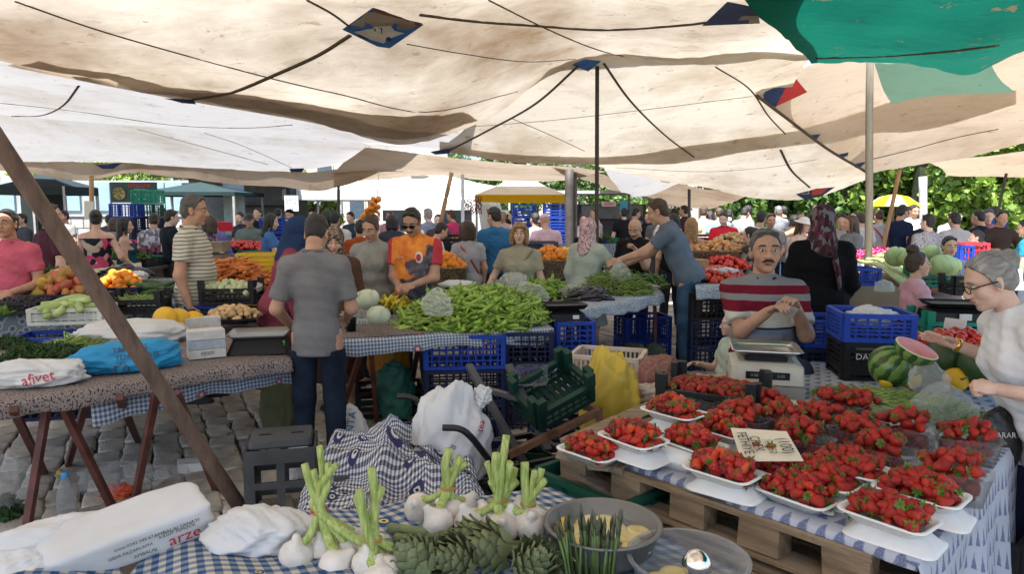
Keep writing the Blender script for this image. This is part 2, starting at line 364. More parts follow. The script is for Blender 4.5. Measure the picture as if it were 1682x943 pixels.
tarp('D', [[(1240, 155, 8.7), (1337, 106, 8.5), (1480, 60, 8.0), (1720, 10, 7.6), (1950, -40, 7.4)],
           [(1335, 227, 9.9), (1420, 185, 9.8), (1540, 160, 9.5), (1720, 130, 9.0), (1950, 90, 8.6)],
           [(1425, 285, 11.2), (1490, 274, 11.5), (1590, 255, 11.5), (1720, 226, 11), (1950, 200, 10.6)]], tan_c, 'tan canvas sheet above the right hand stalls', seed=23)
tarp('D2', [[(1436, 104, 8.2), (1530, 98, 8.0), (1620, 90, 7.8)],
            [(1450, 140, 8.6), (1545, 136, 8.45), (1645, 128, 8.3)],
            [(1464, 167, 8.95), (1560, 150, 8.75), (1668, 150, 8.6)]], tint_c, 'small pale teal sheet hung under the tan canvas', 20, 26, .02, 29)  # added sheet; its colour carries the green light falling through the green sheet
tarp('E', [[(1333, 99, 6.6), (1430, 104, 6.6), (1520, 110, 6.5), (1590, 119, 6.4), (1645, 96, 6.2), (1780, 40, 5.8)],
           [(1285, 55, 5.7), (1400, 52, 5.5), (1500, 58, 5.4), (1600, 62, 5.3), (1690, 45, 5.2), (1850, 0, 5.0)],
           [(1215, -50, 4.7), (1370, -50, 4.6), (1500, -45, 4.5), (1620, -45, 4.4), (1730, -60, 4.3), (1920, -100, 4.1)],
           [W(1.9, 2.6, 2.85), W(2.3, 2.6, 2.8), W(2.8, 2.6, 2.75), W(3.3, 2.6, 2.75), W(3.8, 2.6, 2.75), W(4.6, 2.6, 2.75)],
           [W(2.2, 0, 2.95), W(2.6, 0, 2.9), W(3.0, 0, 2.9), W(3.4, 0, 2.9), W(3.9, 0, 2.9), W(4.8, 0, 2.9)]], green_c, 'green shade sheet hanging in the top right corner', 36, 44, .03, 31)
tarp('F', [[W(-9, 3.2, 3.25), W(-5.2, 4.5, 3.25), W(-2.8, 6.2, 3.2), W(-1.5, 7.2, 3.05), W(-.3, 8.4, 2.95)],
           [(-500, 130, 10), (0, 160, 10), (300, 196, 10.5), (520, 216, 11), (740, 238, 11)],
           [(-500, 185, 12.4), (0, 190, 12), (220, 206, 12), (470, 228, 12), (700, 243, 12)]], white_c, 'bright white sheet behind the big cream canvas', seed=37)
tarp('G', [[(-500, 176, 12.1), (0, 186, 12.2), (220, 202, 12.2), (470, 224, 12.2), (690, 240, 12.2)],
           [(-500, 225, 13.5), (0, 228, 13.5), (200, 240, 13.5), (430, 256, 13.6), (660, 250, 13.4)],
           [(-500, 262, 15), (0, 265, 15), (200, 268, 15), (420, 282, 15), (640, 262, 14.5)]], white_c, 'second white sheet sloping away above the left stalls', seed=41)
tarp('G2', [[(-500, 258, 14.8), (0, 263, 14.9), (150, 266, 14.9), (300, 270, 14.9), (430, 281, 14.9), (560, 276, 14.6), (650, 255, 14.3)],
            [(-500, 280, 15.2), (0, 283, 15.2), (120, 296, 15.2), (230, 284, 15.2), (390, 302, 15.2), (540, 307, 15.1), (665, 268, 14.6)]], beige_c, 'beige canvas hem hanging along the left stalls', 12, 60, .03, 43)
tarp('H', [[(600, 240, 12.2), (740, 258, 12.4), (870, 270, 12.5), (1000, 280, 12.5)],
           [(560, 272, 14), (710, 278, 14), (830, 286, 14), (960, 290, 14)],
           [(520, 306, 16.5), (700, 288, 16.5), (830, 297, 16.5), (945, 293, 16.5)]], tan_c, 'tan canvas sheet in the middle distance', seed=47)
tarp('I', [[(985, 262, 11.8), (1030, 276, 12.2), (1080, 290, 12.6)], [(1000, 290, 13), (1040, 305, 13.2), (1090, 300, 13.2)], [(1020, 316, 14), (1062, 322, 14), (1116, 298, 14)]], white_c, 'small white triangular sheet below the central canvas', 20, 20, .02, 51)
tarp('J', [[(905, 272, 12.6), (1000, 285, 14), (1110, 300, 14.5), (1225, 322, 15)],
           [(960, 292, 16), (1030, 315, 17), (1110, 325, 17), (1190, 336, 17)],
           [(1000, 310, 19), (1060, 326, 19), (1120, 342, 19), (1165, 346, 19)]], beige_c, 'beige ribbed canvas sheet over the far stalls', 24, 40, .03, 53)
tarp('K', [[(1520, 262, 13), (1600, 258, 13), (1750, 240, 13)], [(1545, 278, 14), (1620, 274, 14), (1750, 262, 14)], [(1555, 288, 15.5), (1640, 291, 15.5), (1760, 290, 15.5)]], tan_c, 'brown canvas sheet edge at the far right', 16, 30, .02, 57)
def lap(key, top, bot, m, label, n=40):
    a, b = hspline([(x, y, 0) for x, y in top], n), hspline([(x, y, 0) for x, y in bot], n); P = np.array([[on(key, *(a[j]+(b[j]-a[j])*t)[:2], -.07) for j in range(n)] for t in np.linspace(0, 1, 7)])
    sheet('market_tarp', P, m, label=label, cat='tarp', group='canvas sheets over the market')
lap('B', [(722, 232), (860, 250), (1000, 254), (1130, 236), (1330, 206)], [(722, 246), (870, 267), (1010, 270), (1130, 262), (1342, 230)], tan_c, 'tan strip lapped over the lower edge of the pale central canvas')  # strip added behind the sheet so the doubled canvas shows a dark band
lap('D', [(1300, 207), (1420, 176), (1480, 158), (1560, 146), (1670, 144)], [(1344, 232), (1430, 214), (1500, 212), (1570, 198), (1670, 168)], tan_c, 'darker strip lapped over the tan canvas')  # second layer added above this sheet only to darken a band
lap('A', [(60, 92), (260, 132), (480, 165), (640, 188), (760, 178)], [(10, 108), (260, 157), (480, 195), (655, 226), (785, 195)], tan_c, 'brown double hem of the big stained canvas')
# --- straps, ropes and patches lying on the canvas
rope_m = mat('dark_strap', (.10, .075, .05), .85, .3, 30); cord_m = mat('light_cord', (.55, .52, .46), .8, .2, 30); navy_m = mat('navy_patch', (.02, .045, .14), .75, .3, 14)
def strap(key, pts, wd, label, m=rope_m, n=26):
    q = hspline([(a, b, 0) for a, b in pts], n); P = np.array([on(key, a, b, .018) for a, b, _ in q])
    b = MB(); b.tube(P, wd, 6, flat=.5); b.make('rope', m, smooth=True, label=label, cat='rope', group='straps and cords under the canvas')
strap('A', [(575, 58), (520, 92), (440, 128), (380, 152), (318, 163)], .022, 'dark strap curving from the blue diamond patch to the left canvas edge')
strap('A', [(25, 2), (180, 55), (420, 122), (560, 155), (700, 184), (850, 195 if False else 150)], .009, 'long thin dark seam cord crossing the big cream canvas')
strap('A', [(690, 24), (780, 35), (880, 42), (990, 49), (1110, 42), (1165, 36)], .018, 'thick dark rope running from the blue diamond patch to the navy corner patch')
strap('A', [(803, 0), (900, 48), (990, 84), (1080, 102)], .009, 'thin dark cord slanting down to the top of the thin central pole')
strap('A', [(668, 72), (760, 88), (860, 101), (945, 97)], .007, 'thin cord between the blue diamond patch and the small blue pole patch')
strap('A', [(505, 0), (545, 22), (575, 44)], .012, 'short dark cord leading up from the blue diamond patch')
strap('B', [(950, 108), (880, 170), (800, 215), (740, 246)], .02, 'dark strap from the thin pole top down to the left')
strap('B', [(992, 104), (1035, 165), (1090, 220), (1140, 258)], .016, 'dark strap from the thin pole top down to the right')
strap('B', [(745, 210), (900, 198), (1060, 180), (1236, 158)], .006, 'long thin cord crossing the pale central canvas')
strap('B', [(842, 195), (900, 220), (960, 248)], .007, 'short thin cord below the left strap of the central canvas')
strap('B', [(1176, 110), (1230, 145), (1262, 190), (1290, 220)], .012, 'dark cord passing the red and navy patch')
strap('C', [(1282, 246), (1300, 280), (1330, 308)], .022, 'dark strap on the low canvas beside the hedge')
strap('C', [(1010, 275), (1150, 282), (1260, 275), (1340, 262)], .006, 'thin sagging cord on the low pale canvas')
strap('D', [(1242, 156), (1300, 200), (1360, 245), (1424, 283)], .03, 'broad dark seam strap between the pale and the tan canvas')
strap('D', [(1430, 262), (1500, 245), (1570, 226), (1640, 212)], .012, 'dark line under the tan canvas on the right')
strap('F', [(0, 169), (120, 182), (280, 205), (400, 210), (480, 205)], .010, 'thin cord on the white sheet at the left')
strap('F', [(130, 140), (105, 172), (70, 189), (20, 191)], .016, 'dark curved strap on the white sheet at the left edge')
strap('E', [(1340, 96), (1450, 92), (1560, 84), (1640, 74)], .016, 'dark seam rope along the green sheet')
strap('G', [(225, 212), (330, 240), (440, 270)], .012, 'tan seam running down the second white sheet', mat('tan_seam', (.42, .32, .22), .8))
strap('G', [(335, 218), (400, 240), (480, 276)], .008, 'thin dark cord on the second white sheet')
def patch(key, poly, m, label, deco=None, name='canvas_patch', off=.012):
    r = empty(name, on(key, *poly[0], off), 0, label, 'patch', 'reinforcing patches on the canvas')
    b = MB(); c = np.mean(poly, 0); ring = [p for a, bq in zip(poly, poly[1:]+poly[:1]) for p in (a, ((a[0]+bq[0])/2, (a[1]+bq[1])/2))]
    V = [on(key, *c, off)]+[on(key, *p, off) for p in ring]; n = len(ring)
    b.add(V, [(0, 1+i, 1+(i+1) % n) for i in range(n)]); b.make('patch_cloth', m, r, True)
    for dn, dp, dm in (deco or []):
        b = MB(); c = np.mean(dp, 0); V = [on(key, *c, off+.012)]+[on(key, *p, off+.012) for p in dp]; n = len(dp)
        b.add(V, [(0, 1+i, 1+(i+1) % n) for i in range(n)]); b.make(dn, dm, r, True)
    return r
blue_p = mat('blue_patch', (.03, .16, .48), .6, .25, 12); pale_p = mat('pale_patch', (.62, .62, .58), .7); red_p = mat('red_patch', (.55, .03, .03), .6); brown_p = mat('brown_trim', (.16, .06, .05), .7)
patch('A', [(562, 48), (612, 12), (696, 40), (640, 79), (620, 76)], blue_p, 'blue diamond patch with pale star in the canvas above the orange jersey man',
      [('star_patch', [(582, 52), (612, 46), (615, 43), (642, 42), (648, 50), (664, 54), (642, 62), (630, 71), (610, 65)], pale_p),
       ('dark_tab', [(615, 44), (628, 46), (627, 55), (615, 53)], navy_m), ('dark_tab', [(627, 62), (640, 60), (644, 66), (630, 70)], navy_m), ('dark_tab', [(588, 56), (605, 62), (604, 65), (587, 60)], navy_m),
       ('brown_edge', [(614, 12), (694, 38), (690, 43), (612, 18)], brown_p)])
patch('B', [(938, 106), (960, 97), (988, 100), (966, 117)], blue_p, 'small blue patch at the top of the thin central pole')
patch('A', [(1153, 42), (1195, 2), (1245, 12), (1248, 38)], navy_m, 'navy corner patch beside the green sheet')
patch('D', [(1240, 158), (1298, 132), (1274, 176)], navy_m, 'red and navy triangular patch beside the wooden pole', [('red_half', [(1296, 134), (1306, 127), (1326, 151), (1274, 175)], red_p)])
patch('C', [(1307, 319), (1340, 310), (1372, 307), (1350, 322), (1322, 328)], navy_m, 'navy and red patch at the lowest point of the canvas', [('red_half', [(1335, 312), (1360, 309), (1348, 320), (1332, 321)], red_p)])
patch('B', [(706, 249), (742, 243), (738, 252), (715, 254)], navy_m, 'navy corner patch at the left end of the central canvas')
patch('D', [(1328, 222), (1348, 220), (1340, 231)], navy_m, 'small navy tab upper of three on the seam strap')
patch('D', [(1374, 254), (1394, 250), (1392, 256), (1380, 260)], navy_m, 'small navy tab in the middle of the seam strap')
patch('D', [(1400, 270), (1424, 265), (1414, 274), (1406, 276)], navy_m, 'small navy tab lowest on the seam strap')
patch('A', [(268, 161), (318, 163), (322, 171), (300, 169)], navy_m, 'dark tab at the left edge of the big canvas')
patch('G', [(475, 277), (500, 276), (496, 283), (478, 283)], navy_m, 'dark tab on the second white sheet')
patch('G2', [(150, 267), (200, 268), (186, 277), (168, 277)], navy_m, 'dark tab in the hanging beige hem')
# --- poles
wood_p = mat('pole_wood', (.10, .088, .065), .8, .3, 5, .4, 40, stretch=(6, 6, .6)); metal_p = mat('pole_metal', (.05, .043, .038), .65, .3, 9)
rust_p = mat('rust_pole', (.13, .085, .065), .75, .4, 7, .5, 50, stretch=(3, 3, .8)); tan_p = mat('pole_tan_wood', (.38, .22, .11), .75, .25, 5, stretch=(6, 6, .6))
def pole(name, a, b, r0, r1, m, label, n=10, wob=0.0):
    a = np.array(a, float); b = np.array(b, float); t = np.linspace(0, 1, 9)[:, None]
    P = a+(b-a)*t+np.stack([np.sin(np.linspace(0, 5, 9))*wob, np.cos(np.linspace(0, 4, 9))*wob, np.zeros(9)], 1)
    q = MB(); q.tube(P, np.linspace(r0, r1, 9), n); q.make(name, m, smooth=True, label=label, cat='pole', group='poles holding up the canvas')
def vpole(px, ytop, Y, r, m, label, name='canopy_pole', pxb=None, z0=0.0, wob=0.0):
    t = atd(px, ytop, Y); b = atd(px if pxb is None else pxb, 471, Y); b = np.array((b[0], Y, z0)); pole(name, b, t, r, r*.9, m, label, wob=wob)
vpole(981, 103, 7.55, .024, metal_p, 'thin dark metal pole rising through the bean stall', pxb=981)
vpole(1430, 101, 8.2, .045, wood_p, 'weathered wooden pole standing behind the woman in black', pxb=1428, wob=.012)
b0 = atz(405, 850, 0); t0 = atd(-130, 40, 2.75); pole('leaning_pole', b0, t0, .037, .037, rust_p, 'thick brown pole leaning across the left foreground', 14)
a1 = atd(742, 283, 9.2); b1 = atd(716, 400, 9.2); pole('leaning_pole', b1+(b1-a1)*.9, a1, .028, .028, tan_p, 'slanting orange brown wooden pole behind the orange jersey man')
vpole(150, 288, 10, .034, tan_p, 'wooden post with a paper bag tied to it', 'canopy_post')
vpole(935, 278, 12.5, .085, metal_p, 'thick dark steel column left of the central pole', 'steel_column'); vpole(944, 285, 12.7, .05, metal_p, 'pipe fixed behind the steel column', 'steel_pipe')
vpole(760, 286, 13, .035, mat('pole_grey', (.5, .5, .5), .5), 'pale grey post in front of the white van')
vpole(556, 305, 13, .03, metal_p, 'dark upright post left of the hanging oranges'); vpole(1132, 310, 15, .035, metal_p, 'dark post below the far ribbed canvas'); vpole(1033, 318, 15, .03, metal_p, 'dark post in front of the blue poster')
vpole(1516, 290, 17, .1, mat('pole_conc', (.45, .45, .43), .8), 'grey concrete post in front of the hedge', 'concrete_post')
a1 = atd(1478, 278, 10.5); b1 = atd(1450, 410, 10.5); pole('leaning_pole', b1+(b1-a1)*.6, a1, .03, .03, tan_p, 'slanting brown prop right of the wooden pole')
a1 = atd(1653, 285, 15); b1 = atd(1640, 345, 15); pole('leaning_pole', b1+(b1-a1)*1.4, a1, .03, .03, metal_p, 'thin slanting dark prop in front of the bright hedge')
# ================================================================ PEOPLE: implicit bodies meshed by surface nets
def nets(f, o, h):
    s = f < 0; c = np.zeros(tuple(n-1 for n in f.shape), np.int8)
    for a in (0, 1):
        for b in (0, 1):
            for d in (0, 1): c += s[a:f.shape[0]-1+a, b:f.shape[1]-1+b, d:f.shape[2]-1+d]
    I = np.argwhere((c > 0) & (c < 8)); idx = np.full(c.shape, -1, np.int64); idx[tuple(I.T)] = np.arange(len(I))
    cn = np.array([(a, b, d) for a in (0, 1) for b in (0, 1) for d in (0, 1)]); acc = np.zeros((len(I), 3)); cnt = np.zeros(len(I))
    vals = [f[tuple((I+k).T)] for k in cn]
    for i in range(8):
        for j in range(i+1, 8):
            if np.abs(cn[i]-cn[j]).sum() == 1:
                a, b = vals[i], vals[j]; m = (a < 0) != (b < 0); t = np.where(m, a/(a-b+1e-12), 0)
                acc += np.where(m[:, None], cn[i]+(cn[j]-cn[i])*t[:, None], 0); cnt += m
    V = o+(I+acc/np.maximum(cnt, 1)[:, None])*h; Q = []
    for ax in range(3):
        sl = [slice(None)]*3; s2 = [slice(None)]*3; sl[ax] = slice(0, -1); s2[ax] = slice(1, None)
        E = np.argwhere(s[tuple(sl)] != s[tuple(s2)]); u, v = [(1, 2), (2, 0), (0, 1)][ax]
        E = E[(E[:, u] > 0) & (E[:, v] > 0) & (E[:, u] < f.shape[u]-1) & (E[:, v] < f.shape[v]-1)]
        du = np.zeros(3, int); du[u] = 1; dv = np.zeros(3, int); dv[v] = 1
        q = np.stack([idx[tuple((E-du-dv).T)], idx[tuple((E-dv).T)], idx[tuple(E.T)], idx[tuple((E-du).T)]], 1)
        fl = ~s[tuple(E.T)]; q[fl] = q[fl][:, ::-1]; Q.append(q)
    Q = np.concatenate(Q); return V, Q[(Q >= 0).all(1)]
def smin(a, b, k): h = np.clip(.5+.5*(b-a)/k, 0, 1); return b+(a-b)*h-k*h*(1-h)
def build_sdf(prims, h, k=.03, cut=None):
    """prims: ('e',c,r,Rm) ellipsoid | ('c',a,b,ra,rb[,plane]) capsule | ('s'..)= carved ellipsoid; cut(p)->field to intersect"""
    lo = np.full(3, 9.); hi = np.full(3, -9.)
    bb = []
    for p in prims:
        if p[0] in 'es': r = max(p[2]); a, b = np.array(p[1])-r, np.array(p[1])+r
        else: r = max(p[3], p[4]); a, b = np.minimum(p[1], p[2])-r, np.maximum(p[1], p[2])+r
        bb.append((a, b))
        if p[0] != 's': lo = np.minimum(lo, a); hi = np.maximum(hi, b)
    lo = lo-.03-h*1.5; n = np.ceil((hi+.03+h*1.5-lo)/h).astype(int)+1; f = np.full(tuple(n), .09)
    ax = [lo[i]+np.arange(n[i])*h for i in range(3)]
    for p, (a, b) in zip(prims, bb):
        i0 = np.maximum(((a-.09-lo)/h).astype(int), 0); i1 = np.minimum(((b+.09-lo)/h).astype(int)+2, n)
        if (i1 <= i0).any(): continue
        sl = tuple(slice(i0[i], i1[i]) for i in range(3)); X, Y, Z = np.meshgrid(*[ax[i][sl[i]] for i in range(3)], indexing='ij'); q = np.stack([X, Y, Z], -1)
        if p[0] in 'es':
            q = (q-np.array(p[1])); 
            if len(p) > 3 and p[3] is not None: q = q@p[3]
            r = np.array(p[2]); k0 = np.linalg.norm(q/r, axis=-1); k1 = np.linalg.norm(q/r**2, axis=-1); d = k0*(k0-1)/np.maximum(k1, 1e-6)
        else:
            A = np.array(p[1], float); B = np.array(p[2], float); ab = B-A; t = np.clip(((q-A)@ab)/(ab@ab+1e-9), 0, 1)
            d = np.linalg.norm(q-A-t[..., None]*ab, axis=-1)-(p[3]+(p[4]-p[3])*t)
            if len(p) > 5 and p[5] is not None: d = np.maximum(d, (q-np.array(p[5][0]))@np.array(p[5][1]))
        if p[0] == 's': f[sl] = -smin(-f[sl], d, .012)
        else: f[sl] = smin(f[sl], d, k)
    if cut is not None:
        X, Y, Z = np.meshgrid(*ax, indexing='ij'); f = np.maximum(f, cut(X, Y, Z))
    return nets(f, lo, h)
# ---- head (local frame: +y is forward, origin at the middle of the skull)
_head = {}
def head_geo(kind, h, fem=False, mouth=0.0):
    key = (kind, h, fem, mouth)
    if key in _head: return _head[key]
    w_ = .93 if fem else 1.0
    skin = [('e', (0, -.012, .03), (.074*w_, .094, .088), None), ('e', (0, .028, -.045), (.057*w_, .06, .074), None), ('e', (0, .068, -.098), (.024, .02, .018), None),
            ('e', (0, .066, .026), (.05*w_, .022, .014), None), ('e', (.036*w_, .055, -.03), (.026, .026, .026), None), ('e', (-.036*w_, .055, -.03), (.026, .026, .026), None),
            ('c', (0, .09, .008), (0, .108, -.026), .007, .0135), ('e', (.011, .099, -.03), (.009, .009, .008), None), ('e', (-.011, .099, -.03), (.009, .009, .008), None),
            ('e', (0, .083, -.063), (.026, .014, .012), None), ('e', (.075*w_, -.004, -.012), (.011, .021, .033), rotm(0, .12, -.5)), ('e', (-.075*w_, -.004, -.012), (.011, .021, .033), rotm(0, -.12, .5)),
            ('s', (.031, .102, .008), (.017, .018, .011), None), ('s', (-.031, .102, .008), (.017, .018, .011), None), ('s', (.082*w_, .002, -.008), (.006, .01, .016), None), ('s', (-.082*w_, .002, -.008), (.006, .01, .016), None),
            ('c', (0, -.022, -.06), (0, -.03, -.15), .052 if not fem else .046, .058 if not fem else .05)]
    if mouth: skin.append(('s', (0, .1, -.066), (.02, .02, mouth), None))
    if kind == 'skin': r = build_sdf(skin, h, .016)
    elif kind == 'short':
        r = build_sdf([('e', (0, -.016, .036), (.0795*w_, .0995, .094), None), ('e', (0, -.058, -.02), (.064, .052, .07), None), ('c', (-.035, .045, .092), (.035, .048, .09), .022, .02)], h, .02,
                      lambda X, Y, Z: np.maximum(.9*Y-.42*Z-.012, -.095-Z))
    elif kind == 'receding':
        r = build_sdf([('e', (0, -.018, .034), (.079, .1, .092), None), ('e', (0, -.055, -.02), (.066, .055, .065), None)], h, .02, lambda X, Y, Z: np.maximum(.85*Y-.42*Z+.012, -.085-Z))
    elif kind == 'long':
        r = build_sdf([('e', (0, -.018, .036), (.084, .104, .095), None), ('c', (.03, -.06, 0), (.05, -.075, -.22), .06, .045), ('c', (-.03, -.06, 0), (-.05, -.075, -.22), .06, .045), ('c', (.072, .01, .03), (.08, .015, -.13), .024, .018), ('c', (-.072, .01, .03), (-.08, .015, -.13), .024, .018)], h, .025,
                      lambda X, Y, Z: np.minimum(.9*Y-.42*Z-.016, np.maximum(Y-.035, .062-np.abs(X))))
    elif kind == 'bob':
        r = build_sdf([('e', (0, -.018, .036), (.088, .106, .098), None), ('c', (.03, -.055, 0), (.04, -.055, -.1), .068, .058), ('c', (-.03, -.055, 0), (-.04, -.055, -.1), .068, .058), ('c', (.076, .02, .04), (.082, .022, -.1), .03, .026), ('c', (-.076, .02, .04), (-.082, .022, -.1), .03, .026), ('c', (-.05, .07, .075), (.05, .072, .07), .026, .02)], h, .025,
                      lambda X, Y, Z: np.minimum(.8*Y-.5*Z-.035, np.maximum(Y-.06, .056-np.abs(X))))
    elif kind == 'bun':
        r = build_sdf([('e', (0, -.016, .036), (.081*w_, .102, .094), None), ('e', (0, -.055, -.015), (.062, .055, .062), None), ('e', (0, -.105, .06), (.045, .042, .042), None), ('c', (.06, .03, .03), (.066, .0, -.02), .018, .012), ('c', (-.06, .03, .03), (-.066, .0, -.02), .018, .012)], h, .02,
                      lambda X, Y, Z: np.maximum(.9*Y-.42*Z-.012, -.075-Z))
    elif kind == 'topbun':
        r = build_sdf([('e', (0, -.016, .036), (.082, .102, .094), None), ('e', (0, -.055, -.015), (.064, .055, .062), None), ('e', (0, -.045, .145), (.06, .056, .05), None)], h, .02, lambda X, Y, Z: np.maximum(.9*Y-.42*Z-.012, -.075-Z))
    elif kind == 'scarf':
        r = build_sdf([('e', (0, -.014, .03), (.092, .112, .104), None), ('e', (0, .0, -.075), (.085, .09, .075), None), ('c', (0, -.03, -.12), (0, -.02, -.22), .095, .13), ('c', (0, -.08, 0), (.01, -.11, -.26), .06, .07), ('s', (0, .125, -.02), (.058, .075, .078), None)], h, .03)
    elif kind == 'cap':
        r = build_sdf([('e', (0, -.014, .04), (.084, .105, .093), None), ('e', (0, .13, .045), (.07, .075, .012), None)], h, .012, lambda X, Y, Z: .035-Z)
    elif kind == 'hat':
        r = build_sdf([('e', (0, -.014, .04), (.086, .107, .1), None), ('e', (0, -.01, .045), (.16, .18, .014), None)], h, .02, lambda X, Y, Z: .03-Z)
    _head[key] = r; return r
# ---- hand (local: wrist at origin, fingers along -z, palm faces +y, thumb toward +x)
_hand = {}
def hand_geo(pose, h):
    if (pose, h) in _hand: return _hand[(pose, h)]
    P = [('e', (0, .003, -.045), (.038, .015, .046), None), ('c', (0, 0, .03), (0, .002, -.03), .026, .024)]
    a1, a2 = {'relax': (.35, .55), 'fist': (1.3, 1.5), 'grip': (.8, 1.0), 'flat': (.08, .1), 'pinch': (.6, .6)}[pose]
    for i, (x, ln) in enumerate([(.027, .07), (.009, .08), (-.009, .074), (-.026, .058)]):
        p = np.array((x, .004, -.082)); an = 0
        for sg, (l_, da) in enumerate([(.45, a1), (.3, a2), (.25, a2*.7)]):
            an += da*(1+.12*i) if sg == 0 else da; q = p+np.array((x*.04, math.sin(an)*ln*l_, -math.cos(an)*ln*l_)); P.append(('c', p, q, .0098-.0012*sg, .0092-.0014*sg)); p = q
    t0 = np.array((.03, .006, -.025)); t1 = t0+np.array((.026, .018, -.028)); t2 = t1+np.array((.004 if pose != 'flat' else .016, .018, -.026)); P += [('c', t0, t1, .0145, .0115), ('c', t1, t2, .0115, .009)]
    _hand[(pose, h)] = build_sdf(P, h, .006); return _hand[(pose, h)]
def bone_M(a, b, hint):
    """matrix whose -z runs from a to b and whose +y leans to hint; origin at b"""
    z = (a-b)/np.linalg.norm(a-b); y = hint-z*np.dot(hint, z); y /= np.linalg.norm(y)+1e-9; x = np.cross(y, z)
    M = np.eye(4); M[:3, 0] = x; M[:3, 1] = y; M[:3, 2] = z; M[:3, 3] = b; return M
SKIN = {'mid': (.53, .32, .225), 'tan': (.44, .25, .17), 'fair': (.60, .40, .31), 'dark': (.30, .155, .10)}
def skin_m(k): return mat('skin_'+k, SKIN[k], .55, .16, 14, .3, 90, spec=.28)
HAIRC = {'black': (.012, .010, .009), 'brown': (.055, .03, .018), 'blond': (.30, .17, .07), 'grey': (.17, .165, .155), 'silver': (.24, .235, .225), 'pepper': (.07, .068, .065)}
def hair_m(k): return mat('hair_'+k, HAIRC[k], .5, .45, 30, .8, 90, stretch=(2.2, .35, 1.2), spec=.5)
def cloth_m(c, nm=None, rough=.85):
    nm = nm or 'cloth_%02d_%02d_%02d' % tuple(int(x*99) for x in c); return mat(nm, c, rough, .1, 9, .45, 16, spec=.12)
eye_w = mat('eye_white', (.62, .58, .54), .25, .05); eye_i = mat('eye_iris', (.03, .018, .012), .15, .1); lip_m = mat('lips', (.36, .13, .11), .45, .1); dark_m = mat('dark_gap', (.025, .012, .012), .6)
def ik(s, w, l1, l2, hint):
    d = w-s; D = np.linalg.norm(d)
    if D > (l1+l2)*.985: w = s+d/D*(l1+l2)*.985; d = w-s; D = np.linalg.norm(d)
    a = (l1*l1-l2*l2+D*D)/(2*D); hgt = math.sqrt(max(l1*l1-a*a, 1e-5)); u = d/D; n = hint-u*np.dot(hint, u); n /= np.linalg.norm(n)+1e-9
    return s+u*a+n*hgt, w
_pc = {}
